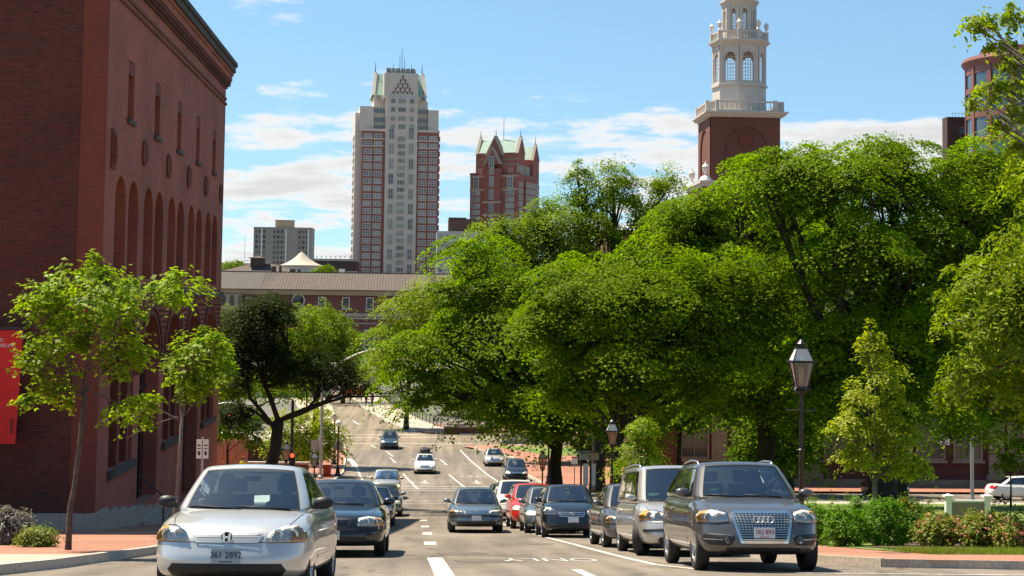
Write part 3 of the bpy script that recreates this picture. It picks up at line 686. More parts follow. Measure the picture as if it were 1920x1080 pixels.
# the tall apartment tower
D = 690.; U = D/F
base = at(750, 512, D); X0 = at(750, 300, D).x
zpx = lambda y: at(750, y, D).z
tw = empty('apartment_tower', (X0, D, 0), (0, 0, R(5.0)), label='tallest tower on the skyline, white stone centre bay between red brick wings', cat='skyscraper')
S = lambda px: (px-750)*U*1.004
def tb(name, m, *boxes, smooth=False):
    mb = MB()
    for b in boxes: mb.box(*b)
    return mb.build(name, m, tw)
zB = zpx(247); zW = zpx(203); zS = zpx(178); zT = zpx(131)
tb('brick_wing', 'brick_sky', (S(679), S(722), 0, 30, 0, zB)); tb('brick_wing', 'brick_sky', (S(781), S(823), 0, 30, 0, zB))
tb('centre_bay', 'tower_stone', (S(721.9), S(781.1), -1.6, 29, 0, zpx(183)))
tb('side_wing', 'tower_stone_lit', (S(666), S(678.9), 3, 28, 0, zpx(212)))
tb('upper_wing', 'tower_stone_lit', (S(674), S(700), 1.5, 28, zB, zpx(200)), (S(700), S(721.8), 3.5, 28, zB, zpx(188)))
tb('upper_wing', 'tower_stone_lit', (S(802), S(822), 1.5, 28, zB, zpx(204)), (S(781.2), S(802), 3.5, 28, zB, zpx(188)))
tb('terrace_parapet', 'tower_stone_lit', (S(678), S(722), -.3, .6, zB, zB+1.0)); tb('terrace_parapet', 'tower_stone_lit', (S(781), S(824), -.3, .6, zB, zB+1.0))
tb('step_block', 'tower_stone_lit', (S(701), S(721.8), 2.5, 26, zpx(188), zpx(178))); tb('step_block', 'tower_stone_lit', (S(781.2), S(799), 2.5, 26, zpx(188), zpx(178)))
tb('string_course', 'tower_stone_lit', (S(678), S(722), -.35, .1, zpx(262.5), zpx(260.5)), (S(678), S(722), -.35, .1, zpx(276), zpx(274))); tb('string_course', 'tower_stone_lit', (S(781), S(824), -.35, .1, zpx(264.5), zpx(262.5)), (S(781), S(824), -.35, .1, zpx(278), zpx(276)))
# crown: copper mansard behind a stone pavilion with a triangular lattice gable
mb = MB(); x0, x1 = S(698), S(797)
mb.add([(x0-.4, 3, zS), (x1+.4, 3, zS), (x1+.4, 24, zS), (x0-.4, 24, zS), (x0+1.2, 9, zT-.8), (x1-1.2, 9, zT-.8), (x1-1.2, 18, zT-.8), (x0+1.2, 18, zT-.8)], [(0, 1, 5, 4), (1, 2, 6, 5), (2, 3, 7, 6), (3, 0, 4, 7), (4, 5, 6, 7)])
mb.build('copper_roof', 'copper', tw)
mb = MB(); mb.box(S(718), S(782), 0.0, 10, zS-1.5, zpx(137)); mb.box(S(722), S(778), 1.0, 9, zpx(137), zT); mb.build('roof_pavilion', 'tower_stone', tw)
for sx_, xa in ((1, S(698)), (-1, S(797))):
    mb = MB(); mb.add([(xa-.5, 2.6, zS), (xa+.9, 2.6, zS), (xa+.9+sx_*1.1, 8.8, zT), (xa-.5+sx_*1.1, 8.8, zT), (xa-.5, 3.8, zS), (xa+.9, 3.8, zS), (xa+.9+sx_*1.1, 10, zT), (xa-.5+sx_*1.1, 10, zT)],
        [(0, 1, 2, 3), (4, 7, 6, 5), (0, 3, 7, 4), (1, 5, 6, 2), (3, 2, 6, 7)]); mb.build('roof_coping', 'tower_stone_lit', tw)
    mb = MB(); mb.tube([(xa+sx_*1.2, 9, zT-.5), (xa+sx_*1.2, 9, zT+4.5)], [.25, .05]); mb.build('spike', 'dark_metal', tw)
tri = MB(); cxt = (S(731)+S(775))/2; hw = (S(775)-S(731))/2; zt0, zt1 = zpx(176.5), zpx(138); nrow = 5
for r_ in range(nrow):
    h_ = (zt1-zt0)/nrow; z0 = zt0+r_*h_; n_t = nrow-r_; wt = 2*hw/nrow
    for i in range(n_t):
        xa = cxt-n_t*wt/2+i*wt; tri.add([(xa+.22*wt, -.06, z0+.12*h_), (xa+wt-.22*wt, -.06, z0+.12*h_), (xa+wt/2, -.06, z0+.78*h_)], [(0, 1, 2)])
        if i < n_t-1: tri.add([(xa+.72*wt, -.06, z0+.88*h_), (xa+1.28*wt, -.06, z0+.88*h_), (xa+wt, -.06, z0+.30*h_)], [(0, 2, 1)])
tri.build('lattice_openings', 'brown_dark', tw, fix=False)
mb = MB()
for xx, hh in ((S(748), 7), (S(752), 10), (S(757), 6), (S(736), 3), (S(770), 3)): mb.tube([(xx, 4, zT), (xx, 4, zT+hh)], [.16, .08], 5)
mb.build('antennas', 'dark_metal', tw)
wm = window_mesh('window', 3.55, 2.35, 3, 2, .28, .3, mul=.13); ws = window_mesh('window', 1.9, 2.1, 2, 2, .16, .3, mul=.09); wtall = window_mesh('window', 2.2, 4.6, 2, 2, .18, .3, mul=.10); wc = window_mesh('window', 3.2, 2.1, 3, 1, .14, .3, mul=.09)
wband = window_mesh('window', 5.2, 2.4, 4, 1, .2, .3, ('tower_stone_lit', 'window_blue'), mul=.12)
def put(me, x, y, z, parent=tw, name='window', rz=0):
    o = link(name, me, parent, (x, y, z)); o.rotation_euler.z = rz; return o
for r_ in range(21):
    zc_ = zpx(262)-r_*14.02*U
    for px in (689.5, 708.5): put(wm, S(px), -.02, zc_)
    for px in (792.5, 811.5): put(wm, S(px), -.02, zc_-.5)
    if r_ < 21: put(wc, S(751.5), -1.62, zpx(266)-r_*13.6*U)
for r_ in range(10):
    z = zpx(262)-r_*28.2*U
    put(wtall, S(733), -1.62, z); put(wtall, S(770), -1.62, z)
for r_, y in enumerate((195, 211, 228, 243)):
    for px in (735, 770): put(ws, S(px), -1.62, zpx(y))
    put(wc, S(752), -1.62, zpx(y))
    if r_ == 0: continue
    put(wband, S(710), 3.48, zpx(y+1)); put(wband, S(792), 3.48, zpx(y+1))
for px in (709, 792): put(ws, S(px), 2.48, zpx(187)); 
for i in range(6): put(ws, S(726)+i*2.1, .98, zpx(136.7), tw)
bal = MB()
for r_ in range(20): bal.box(S(824), S(826.5), 4+(r_ % 2)*.5, 9, zpx(262)-r_*14.02*U, zpx(262)-r_*14.02*U+2.2)
bal.build('balconies', 'brick_sky', tw)
for r_ in range(18): put(ws, S(665.9), 8, zpx(262)-r_*14.02*U, rz=-PI/2); put(ws, S(665.9), 16, zpx(262)-r_*14.02*U, rz=-PI/2)

# the gabled brick hotel
D = 705.; U = D/F; hx = at(947, 400, D).x; zq = lambda y: at(940, y, D).z
ht = empty('gabled_hotel', (hx, D+6, 0), (0, 0, R(-27)), label='gabled dark red brick tower with pale green copper roofs, right of the tallest tower', cat='skyscraper')
def hb(name, m, *boxes):
    mb = MB()
    for b in boxes: mb.box(*b)
    return mb.build(name, m, ht)
W2, DP = 11.6, 23.
zl, ze, zr = zq(329), zq(288), zq(262)
yf0, yf1, yr0_, yr1_ = -DP/2+1.6, -DP/2+9.2, DP/2-5.5, DP/2+1.5
hb('lower_block', 'brick_hotel', (-W2, W2, -DP/2, DP/2, 0, zl)); hb('upper_block', 'brick_hotel', (-W2+1.9, W2-1.0, yf0, yf1, zl, ze)); hb('middle_block', 'brick_hotel', (-W2+2.5, W2-1.8, yf1, yr0_, zl, zq(304)))
hb('side_wing', 'brick_hotel', (W2-2, W2+.9, -5, 7, 0, zq(338))); hb('rear_tower', 'brick_hotel', (-W2+4, W2-.6, yr0_, yr1_, 0, zq(296)))
hb('centre_bay', 'brick_hotel', (-4.4, 3.6, -DP/2-1.2, -DP/2+2, 0, zq(318)))
def gable_roof(name, x0, x1, y0, y1, z0, z1, along, m, over=.4):
    mb = MB()
    if along == 'x': ym = (y0+y1)/2; v = [(x0, y0, z0), (x1, y0, z0), (x1, y1, z0), (x0, y1, z0), (x0, ym, z1), (x1, ym, z1)]; mb.add(v, [(0, 1, 5, 4), (2, 3, 4, 5), (3, 0, 4), (1, 2, 5)])
    else: xm = (x0+x1)/2; v = [(x0, y0, z0), (x1, y0, z0), (x1, y1, z0), (x0, y1, z0), (xm, y0, z1), (xm, y1, z1)]; mb.add(v, [(0, 4, 5, 3), (1, 2, 5, 4), (0, 1, 4), (3, 5, 2)])
    return mb.build(name, m, ht)
gable_roof('roof', -W2+2.1, W2-1.2, yf0+.1, yf1-.1, ze, zr, 'x', 'copper'); gable_roof('rear_roof', -W2+4.2, W2-.8, yr0_+.1, yr1_-.1, zq(296), zq(270), 'x', 'copper')
def gable(name, xa, xb, y0, y1, z0, z1, m, axis='y', cop='stone_beige'):
    """brick gable wall with stone coping"""
    mb = MB(); xm = (xa+xb)/2
    if axis == 'y': fn = lambda a, b, h: (a, h, b)
    else: fn = lambda a, b, h: (h, a, b)
    mb.prism([(xa, z0-.2), (xb, z0-.2), (xm, z1)], y0, y1, fn); g = mb.build(name, m, ht)
    mb = MB(); t = .75
    for s in (-1, 1):
        e = xa if s < 0 else xb
        mb.prism([(e+s*.3, z0-.3), (e-s*.5, z0-.3), (xm, z1-.4), (xm, z1+t)], y0-.25, y1+.25, fn)
    c = mb.build('coping', cop, g)
    mb = MB(); p0 = fn(xm, z1+.5, (y0+y1)/2); p1 = fn(xm, z1+4, (y0+y1)/2); mb.tube([p0, p1], [.2, .04], 6); mb.build('finial', 'dark_metal', g)
    return g
gable('gable', -4.6, 4.2, -DP/2+.7, -DP/2+3.4, ze-1, zq(259), 'brick_hotel', cop='stone_trim')
gable('gable', -4.4, 3.6, -DP/2-1.2, -DP/2+.7, zq(309), zq(280), 'brick_hotel', cop='stone_trim')
gable('gable', yf0, yf1, W2-1.9, W2-1.0, ze, zr+.6, 'brick_hotel', 'x', 'stone_trim'); gable('gable', yf0, yf1, -W2+1.9, -W2+2.8, ze, zr+.6, 'brick_hotel', 'x', 'stone_trim')
gable('gable', yr0_, yr1_, W2-1.5, W2-.6, zq(296), zq(270)+.6, 'brick_hotel', 'x', 'stone_trim')
for y in (332, 357, 381, 404): hb('stone_band', 'stone_beige', (-W2-.15, W2+.1, -DP/2-.15, -DP/2+.2, zq(y)-.45, zq(y)+.45) if y < 360 else (-5.0, 4.2, -DP/2-1.35, -DP/2-1.1, zq(y)-.45, zq(y)+.45))
hb('stone_band', 'stone_beige', (-W2+2, W2-.8, -DP/2+1.6, -DP/2+2, zq(300)-.4, zq(300)+.4)); hb('stone_band', 'stone_beige', (-W2+2, W2-.8, -DP/2+1.6, -DP/2+2, zq(310)-.4, zq(310)+.4))
hb('parapet', 'brick_hotel', (-W2-.2, -W2+3.4, -DP/2-.2, -DP/2+2, zl, zl+.9), (W2-3.4, W2+.2, -DP/2-.2, -DP/2+2, zl, zl+.9))
hw1 = window_mesh('window', 1.9, 2.2, 2, 2, .2, .3, mul=.1); hw2 = window_mesh('window', 2.1, 4.6, 2, 4, .2, .3, mul=.1); hw3 = window_mesh('window', 2.6, 5.2, 2, 3, .3, .3, mul=.12)
for r_ in range(7):
    put(hw2, -.7, -DP/2-1.22, zq(352)-r_*5.65, ht)
for r_ in range(9):
    for x in (-9.6, -7.6, 6.8, 8.8): put(hw1, x, -DP/2-.02, zq(368)-r_*2.85, ht)
put(hw2, -.7, -DP/2-1.22, zq(329), ht); put(hw3, -.7, -DP/2-1.22, zq(317), ht)
put(hw3, -8.6, -DP/2-.02, zq(355), ht); put(hw3, 7.8, -DP/2-.02, zq(355), ht); put(hw1, -7.6, -DP/2+1.78, zq(326), ht); put(hw1, 7.2, -DP/2+1.78, zq(326), ht)
for r_ in range(9):
    for y in (-9.8, -7.6, 8.4, 10.4): put(hw1, W2+.02, y, zq(352)-r_*2.85, ht, rz=PI/2)
    for y in (-4, -1.5, 1, 3.5, 6): put(hw1, W2+.92, y, zq(352)-r_*2.85, ht, rz=PI/2)
for y in (-9, -6.6, -4.6): put(hw2, W2-.98, y, zq(331), ht, rz=PI/2)
for y in (-1, 1.2, 3.4): put(hw2, W2-1.78, y, zq(331), ht, rz=PI/2)
mb = MB(); mb.tube([(2, -DP/2+5.4, zr-2), (2, -DP/2+5.4, zr+10)], [.15, .08], 5); mb.build('antenna', 'dark_metal', ht)

# low blocks between the towers
def block(name, px0, px1, py, D, m, label, cat, depth=25, z0=0.):
    a, b = at(px0, py, D), at(px1, py, D); e = empty(name, ((a.x+b.x)/2, D, z0), label=label, cat=cat)
    hw_ = (b.x-a.x)/2; mb = MB(); mb.box(-hw_, hw_, 0, depth, 0, a.z-z0); mb.build('wall', m, e); return e, hw_, a.z-z0
e, hw_, zt_ = block('office_block', 819, 960, 433, 640, 'beige_wall', 'low beige office block between the two skyline towers', 'building')
bw = window_mesh('window', 1.6, 1.8, 1, 1, .15, .2)
for r_ in range(5):
    for i in range(11): put(bw, -hw_+1.7+i*2.75, -.02, zt_-3.2-r_*3.3, e)
e, hw_, zt_ = block('dark_annex', 841, 897, 410, 650, 'brown_dark', 'small dark brown block rising behind the beige office block', 'building', 14)
mb = MB(); mb.box(-hw_, hw_*.2, -.5, 2, zt_, zt_+.5); mb.build('parapet', 'brown_dark', e)
e, hw_, zt_ = block('slab_apartments', 476, 585, 427, 900, 'slab_wall', 'grey concrete apartment slab on the skyline left of the towers', 'building', 22)
mb = MB(); mb.box(-hw_+11.5, -hw_+21.5, 4, 14, zt_, zt_+4.4); mb.box(-hw_+11.2, -hw_+21.8, 3.7, 14.3, zt_+4.4, zt_+4.8); mb.build('lift_house', 'stone_beige', e)
mb = MB(); mb.box(-hw_-.2, hw_+.2, -.3, 22.2, zt_, zt_+.5); mb.build('parapet', 'slab_wall', e)
for x0, n_c in ((.6, 3), (10.5, 4), (24.5, 3)):
    for i in range(n_c):
        for r_ in range(7):
            z = zt_-3.0-r_*2.9; o = put(window_mesh('window', 1.5, 2.0, 1, 1, .12, .2, ('slab_wall', 'slab_dark')) if (i, r_, x0) == (0, 0, .6) else slabw, -hw_+x0+1+i*2.1, -.02, z, e)
            slabw = o.data
for x0 in (4.1, 17.6, 30.0):
    mb = MB(); mb.box(-hw_+x0, -hw_+x0+.8, -.5, 0, 0, zt_-.5); mb.build('white_fin', 'white_paint', e)
# conical tent roof with a round drum
c = at(565, 498, 620); e = empty('tent_roof', (c.x, 620, 0), label='pale conical tent roof in front of the grey apartment slab', cat='roof')
zt0 = c.z; r_ = 37*620/F; zt1 = at(565, 472, 620).z
mb = MB(); mb.lathe([(r_*1.08, zt0), (r_*.78, zt0+(zt1-zt0)*.17), (r_*.5, zt0+(zt1-zt0)*.40), (r_*.26, zt0+(zt1-zt0)*.68), (r_*.1, zt0+(zt1-zt0)*.92), (.15, zt1)], seg=24); mb.build('tent', 'tent', e, smooth=30)
mb = MB(); mb.lathe([(r_*.95, 0), (r_*.95, zt0)], seg=24); mb.build('drum', 'beige_wall', e)
e, hw_, zt_ = block('parking_deck', 588, 668, 488, 650, 'brown_dark', 'long dark parking deck with lamp posts left of the tallest tower', 'building', 30)
mb = MB(); mb.box(-hw_-.1, hw_, -.3, 0, zt_-.2, zt_+.7); mb.build('parapet', 'slab_wall', e)
for i in range(9): mb = MB(); x = -hw_+1+i*2*hw_/9; mb.box(x-.08, x+.08, 3, 3.2, zt_, zt_+1.8); mb.box(x-.5, x+.5, 2.9, 3.3, zt_+1.7, zt_+1.85); mb.build('deck_lamp', 'sign_back', e)
e, hw_, zt_ = block('mall_roof', 412, 545, 493, 680, 'stone_beige', 'flat pale roof behind the cupola at the left of the skyline', 'building', 30)
for i in range(6): mb = MB(); x = hw_*-.25+i*1.5; mb.box(x-.05, x+.05, 2, 2.1, zt_, zt_+1.2); mb.box(x-.6, x+.6, 1.8, 2.3, zt_+1.1, zt_+1.3); mb.build('roof_vent', 'sign_back', e)
mb = MB(); mb.tube([at(459, 492, 690)-e.location, at(459, 440, 690)-e.location], [.12, .05], 5); mb.build('mast', 'galvanized', e)

# ------------------------------------------------------------------ the long brick railway station
D = 450.; U = D/F
st = empty('station_building', (at(620, 545, D).x, D, 0), label='long red brick station with a wide grey pitched roof across the end of the street', cat='building')
sx = lambda px, py=545: at(px, py, D).x-st.location.x
zp = lambda py, px=620: at(px, py, D).z
zE, zRi = zp(544), zp(510)
mb = MB(); mb.box(sx(340), sx(1250), 0, 30, 0, zE-1.4); mb.build('wall', 'brick_station', st)
mb = MB(); mb.box(sx(340), sx(1252), -.9, 30.5, zE-1.4, zE-.75); mb.box(sx(340), sx(1252), -1.3, 30.9, zE-.75, zE-.1); mb.build('cornice', 'stone_beige', st)
yr_ = 13.5
mb = MB(); mb.add([(sx(483), -1.6, zE), (sx(1254), -1.6, zE), (sx(1254), yr_, zRi), (sx(520), yr_, zRi)], [(0, 1, 2, 3)])
mb.add([(sx(483), -1.6, zE-.1), (sx(1254), -1.6, zE-.1), (sx(1254), yr_, zRi-.15), (sx(520), yr_, zRi-.15)], [(3, 2, 1, 0)])
rf = mb.build('roof', 'slate_roof', st)
mb = MB(); mb.add([(sx(330), -1.6, zE), (sx(483), -1.6, zE), (sx(520), yr_, zRi), (sx(330), yr_, zRi)], [(0, 1, 2, 3)]); mb.build('roof_wing', 'slate_dark', st)  # wing plane facing left: its darker shading is put into the slate colour
mb = MB()
for i in range(140):
    x = sx(490)+i*.8
    if x < sx(1250): mb.add([(x-.04, -1.6, zE+.02), (x+.04, -1.6, zE+.02), (x+.04, yr_, zRi+.02), (x-.04, yr_, zRi+.02), (x, -1.6, zE+.12), (x, yr_, zRi+.12)], [(0, 4, 5, 3), (4, 1, 2, 5)])
o = mb.build('standing_seams', 'slate_roof', rf); o['kind'] = 'stuff'
mb = MB(); mb.box(sx(330), sx(1254), -1.85, -1.6, zE-.12, zE+.1); mb.build('gutter', 'brown_dark', st)
mb = MB(); mb.box(sx(330), sx(1254), yr_-.2, yr_+.2, zRi-.1, zRi+.2); mb.build('ridge', 'slate_dark', st)
for z, h in ((zp(593), .9), (zp(598), .5), (zp(607), .35)): mb = MB(); mb.box(sx(340), sx(1251), -.25, .05, z, z+h); mb.build('stone_band', 'stone_trim', st)
swm = window_mesh('window', 2.15, 3.3, 1, 1, .3, .25, ('frame_pale', 'window_dark'))
sash = MB()
for i in range(1, 3): sash.box(-1.07+.3+(1.55)*i/3-.03, -1.07+.3+1.55*i/3+.03, -.14, -.09, .3, 3.0)
for i in range(1, 4): sash.box(-.78, .78, -.14, -.09, .3+2.7*i/4-.03, .3+2.7*i/4+.03)
sash_me = sash.mesh('sash_bars', 'frame_pale'); sill_b = MB(); sill_b.box(-1.3, 1.3, -.4, 0, -.3, 0); sill_me = sill_b.mesh('sill', 'stone_trim')
for i in range(16):
    px = 604+44.6*i; x = sx(604)+44.6*U*i
    o = put(swm, x, -.02, zp(579), st); link('sash_bars', sash_me, o); link('sill', sill_me, o)
big = window_mesh('window', 3.2, 5.6, 2, 4, .5, .35, ('frame_pale', 'window_dark'), mul=.08)
for i in range(16): put(big, sx(604)+44.6*U*(i-.0)+(0 if i < 2 else 0), -.02, zp(655), st)
mb = MB(); mb.lathe([(1.9, 0), (1.9, -.3), (1.5, -.3), (1.5, -.1)], (sx(560), -.05, zp(564)), 20, axis='y', closed=False); mb.build('arched_window', ['frame_pale'], st)
mb = MB(); mb.lathe([(1.45, -.16), (0, -.17)], (sx(560), -.05, zp(564)), 20, axis='y'); mb.build('arched_pane', ['window_dark'], st)
mb = MB(); mb.box(sx(335), sx(455), -3, -.02, 0, zE-1.5); mb.build('terracotta_wing', 'stone_beige', st)
for i in range(4):
    mb = MB(); x = sx(418)+i*2.3; mb.box(x, x+1.2, -3.08, -2.98, zp(575), zp(556)); mb.build('window', 'window_green', st)
# cupola roof behind the ridge
e = empty('cupola_pavilion', (at(487, 508, 480).x, 480, 0), label='small square cupola on a hipped grey roof behind the station ridge', cat='roof')
q = lambda py: at(487, py, 480).z
mb = MB(); a = 13.; mb.add([(-a, -6, q(514)), (15, -6, q(514)), (10, 6, q(514)+.2), (-a, 6, q(514)), (-3, 0, q(495)), (4, 0, q(495))], [(0, 1, 5, 4), (1, 2, 5), (2, 3, 4, 5), (3, 0, 4)]); mb.build('roof', 'slate_roof', e)
mb = MB(); mb.box(-2.6, 1.4, -2, 2, q(500), q(484)); mb.build('cupola_walls', 'dark_stone', e)
mb = MB(); mb.add([(-3.6, -3, q(484)), (2.4, -3, q(484)), (2.4, 3, q(484)), (-3.6, 3, q(484)), (-.6, 0, q(480))], [(0, 1, 4), (1, 2, 4), (2, 3, 4), (3, 0, 4), (3, 2, 1, 0)]); mb.build('cupola_cap', 'slate_dark', e)
for px, py, s_ in ((513, 498, 1.2), (525, 497, .7), (548, 504, 1.6), (560, 503, .8)):
    p_ = at(px, py+3, 470); mb = MB(); mb.box(p_.x-e.location.x-s_*.5, p_.x-e.location.x+s_*.5, -9, -8, p_.z-2, p_.z+s_*.25); mb.build('roof_vent', 'brown_dark', e)
e = empty('rooftop_plant', (at(650, 512, 470).x, 470, 0), label='pale roof equipment boxes below the tallest tower', cat='equipment')
q = at(650, 512, 470).z; mb = MB(); mb.box(-2.3, -.6, 0, 2, q-8, q+1.2); mb.build('unit', 'white_paint', e)
mb = MB(); mb.box(-.4, 3.2, .5, 2, q-8, q+.6); mb.build('grille_box', 'sign_back', e)
# ------------------------------------------------------------------ brick bell tower with the white lantern
D = 170.; U = D/F
bt = empty('bell_tower', (at(1398, 300, D).x, D+3.7, gz(D)), label='square brick bell tower carrying a white octagonal two-stage lantern', cat='tower')
zb_ = gz(D); zt = lambda py: at(1390, py, D+(2.4 if py < 230 else 0)).z-zb_
hw_ = 3.72
mb = MB(); mb.box(-hw_, hw_, -hw_, hw_, 0, zt(222)); mb.build('brick_shaft', 'brick_tower', bt)
# shallow arched panel on each visible face
for face in ('f', 'l'):
    fn = (lambda s, z, d: (s, -hw_-.16+d, z)) if face == 'f' else (lambda s, z, d: (-hw_-.16+d, s, z))
    outer = [(-hw_-.1 if face == 'f' else -hw_, zt(420)), (hw_, zt(420)), (hw_, zt(226)), (-hw_-.1 if face == 'f' else -hw_, zt(226))]
    mb = holes_wall(outer, [arch_loop(-2.35, 2.35, zt(400), zt(238), 14)], fn, .155); mb.build('arched_panel', 'brick_tower', bt)
mb = MB(); mb.lathe([(.75, -.14), (.75, -.02), (.6, 0), (.55, -.06), (0, -.05)], (0, -hw_-.03, zt(262)), 18, axis='y'); mb.build('clock_roundel', 'brick_corner', bt)
for z0, z1, o in ((225, 222, .25), (222, 218, .55), (218, 215, .8)): mb = MB(); mb.box(-hw_-o, hw_+o, -hw_-o, hw_+o, zt(z0), zt(z1)); mb.build('cornice', 'steeple_white', bt)
def baluster_ring(name, pts, z0, z1, n_b, posts=True, r=.07):
    ring = empty(name); ring.parent = bt
    mb = MB(); n = len(pts)
    for i in range(n):
        a, b = Vector(pts[i]), Vector(pts[(i+1) % n]); t = (b-a).normalized(); nn = Vector((t.y, -t.x))*.13
        for za, zb2 in ((z0, z0+.16), (z1-.16, z1)):
            q_ = [a+nn, b+nn, b-nn, a-nn]; mb.add([(v.x, v.y, za) for v in q_]+[(v.x, v.y, zb2) for v in q_], [(0, 1, 5, 4), (1, 2, 6, 5), (2, 3, 7, 6), (3, 0, 4, 7), (4, 5, 6, 7), (3, 2, 1, 0)])
    mb.build('rail', 'steeple_white', ring)
    bm_ = MB(); bm_.lathe([(r*.6, z0+.16), (r, z0+.16+(z1-z0-.32)*.3), (r*.5, z0+.16+(z1-z0-.32)*.7), (r*.8, z1-.16)], seg=6, closed=False); bme = bm_.mesh('baluster', 'steeple_white', smooth=True)
    pm = MB(); pm.box(-.2, .2, -.2, .2, z0, z1+.08); pme = pm.mesh('post', 'steeple_white')
    for i in range(n):
        a, b = Vector(pts[i]), Vector(pts[(i+1) % n])
        if posts: link('post', pme, ring, (a.x, a.y, 0))
        for k in range(1, n_b): p_ = a+(b-a)*k/n_b; link('baluster', bme, ring, (p_.x, p_.y, 0))
    return ring
sq = hw_+.35
# an octagon with clipped corners on the square shaft
oc = [(-sq+.9, -sq), (sq-.9, -sq), (sq, -sq+.9), (sq, sq-.9), (sq-.9, sq), (-sq+.9, sq), (-sq, sq-.9), (-sq, -sq+.9)]
baluster_ring('balustrade', oc, zt(215), zt(195.5), 12)
PHI = R(11.5)
def octo(r, rot=PI/8+PHI): return [(r*math.cos(rot+i*PI/4), r*math.sin(rot+i*PI/4)) for i in range(8)]
def oct_prism(name, r0, z0, r1, z1, m='steeple_white', parent=bt):
    mb = MB(); mb.lathe([(r0, z0), (r1, z1)], seg=8, rot=PI/8+PHI); return mb.build(name, m, parent)
r8 = 2.92
oct_prism('drum', r8*1.02, zt(217), r8, zt(163)); oct_prism('drum_ledge', r8*1.07, zt(163), r8*1.07, zt(159)); oct_prism('drum_ledge', r8*1.03, zt(159), r8*1.03, zt(156))
# open belfry stage: eight piers faces with arched openings
def belfry(r, z0, z1, sill, top, half, name, th=.35):
    ap = r*math.cos(PI/8); hs_ = r*math.sin(PI/8)
    for i in range(8):
        a = i*PI/4+PHI; t = (-math.sin(a), math.cos(a)); nrm = (math.cos(a), math.sin(a))
        fn = lambda s, z, d: (nrm[0]*(ap-d)+t[0]*s*(1-d/ap), nrm[1]*(ap-d)+t[1]*s*(1-d/ap), z)
        mb = holes_wall([(-hs_, z0), (hs_, z0), (hs_, z1), (-hs_, z1)], [arch_loop(-half, half, sill, top, 10)], fn, th)
        f_ = mb.build(name, 'steeple_white', bt)
        mb = MB()
        for s in (-1, 1):
            mb.add([fn(s*hs_*.98-s*.02, z0, -.10), fn(s*hs_*.98-s*.28, z0, -.10), fn(s*hs_*.98-s*.28, z1, -.10), fn(s*hs_*.98-s*.02, z1, -.10), fn(s*hs_*.98-s*.28, z0, 0), fn(s*hs_*.98-s*.28, z1, 0)], [(0, 1, 2, 3), (1, 4, 5, 2)])
        mb.build('pilaster', 'steeple_white', f_)
        mb = MB(); n_ = 10; zc_ = top-half
        for k in range(n_):
            g0, g1 = PI*k/n_, PI*(k+1)/n_
            q_ = [(half*math.cos(g0), zc_+half*math.sin(g0)), ((half+.14)*math.cos(g0), zc_+(half+.14)*math.sin(g0)), ((half+.14)*math.cos(g1), zc_+(half+.14)*math.sin(g1)), (half*math.cos(g1), zc_+half*math.sin(g1))]
            mb.add([fn(x, z, -.06) for x, z in q_]+[fn(x, z, 0) for x, z in q_], [(0, 1, 2, 3), (1, 5, 6, 2), (0, 3, 7, 4)])
        mb.build('arch_trim', 'steeple_white', f_)
        mb = MB()     # glazing bars
        for k in (-1, 0, 1): mb.add([fn(k*half*.5-.025, sill, th*.6), fn(k*half*.5+.025, sill, th*.6), fn(k*half*.5+.025, top-(.1 if k == 0 else .18), th*.6), fn(k*half*.5-.025, top-(.1 if k == 0 else .18), th*.6)], [(0, 1, 2, 3)])
        for k in range(1, 7): zz_ = sill+(top-sill-.2)*k/7; mb.add([fn(-half, zz_, th*.6), fn(half, zz_, th*.6), fn(half, zz_+.05, th*.6), fn(-half, zz_+.05, th*.6)], [(0, 1, 2, 3)])
        mb.build('glazing_bars', 'steeple_white', f_)
belfry(r8*.985, zt(156), zt(86), zt(153), zt(99), .64, 'belfry_face', .2)
oct_prism('belfry_floor', r8*.9, zt(158), r8*.9, zt(155.5)); oct_prism('belfry_ceiling', r8*.9, zt(88), r8*.9, zt(85))
for a, b, s in ((86, 83, 1.03), (83, 80, 1.10), (80, 77, 1.16)): oct_prism('lantern_cornice', r8*s, zt(a), r8*s*1.01, zt(b))
baluster_ring('upper_balustrade', octo(r8*1.02), zt(77), zt(60), 7, True, .06)
um = MB(); um.lathe([(.20, 0), (.20, .10), (.10, .16), (.10, .34), (.24, .48), (.34, .80), (.36, 1.0), (.30, 1.04), (.40, 1.10), (.30, 1.28), (.12, 1.46), (.08, 1.52), (.10, 1.58), (.03, 1.72)], seg=14); ume = um.mesh('urn', 'steeple_urn', smooth=40)
for x, y in octo(r8*1.02): link('urn', ume, bt, (x, y, zt(59))).scale = (.72, .72, .72)
r2 = 1.82
oct_prism('upper_drum', r2*1.06, zt(80), r2*1.06, zt(57)); belfry(r2, zt(58), zt(10), zt(55), zt(16), .27, 'upper_lantern_face', .25)
oct_prism('upper_floor', r2*.85, zt(58), r2*.85, zt(56)); oct_prism('upper_ceiling', r2*.85, zt(12), r2*.85, zt(9))
for a, b, s in ((10, 6, 1.06), (6, 3, 1.14), (3, -1, 1.2)): oct_prism('upper_cornice', r2*s, zt(a), r2*s, zt(b))
mb = MB(); mb.lathe([(r2*1.0, zt(-1)), (r2*.98, zt(-20)), (r2*.8, zt(-42)), (r2*.45, zt(-60)), (.25, zt(-70)), (.2, zt(-90)), (.05, zt(-150))], seg=16); mb.build('dome', 'steeple_white', bt, smooth=40)
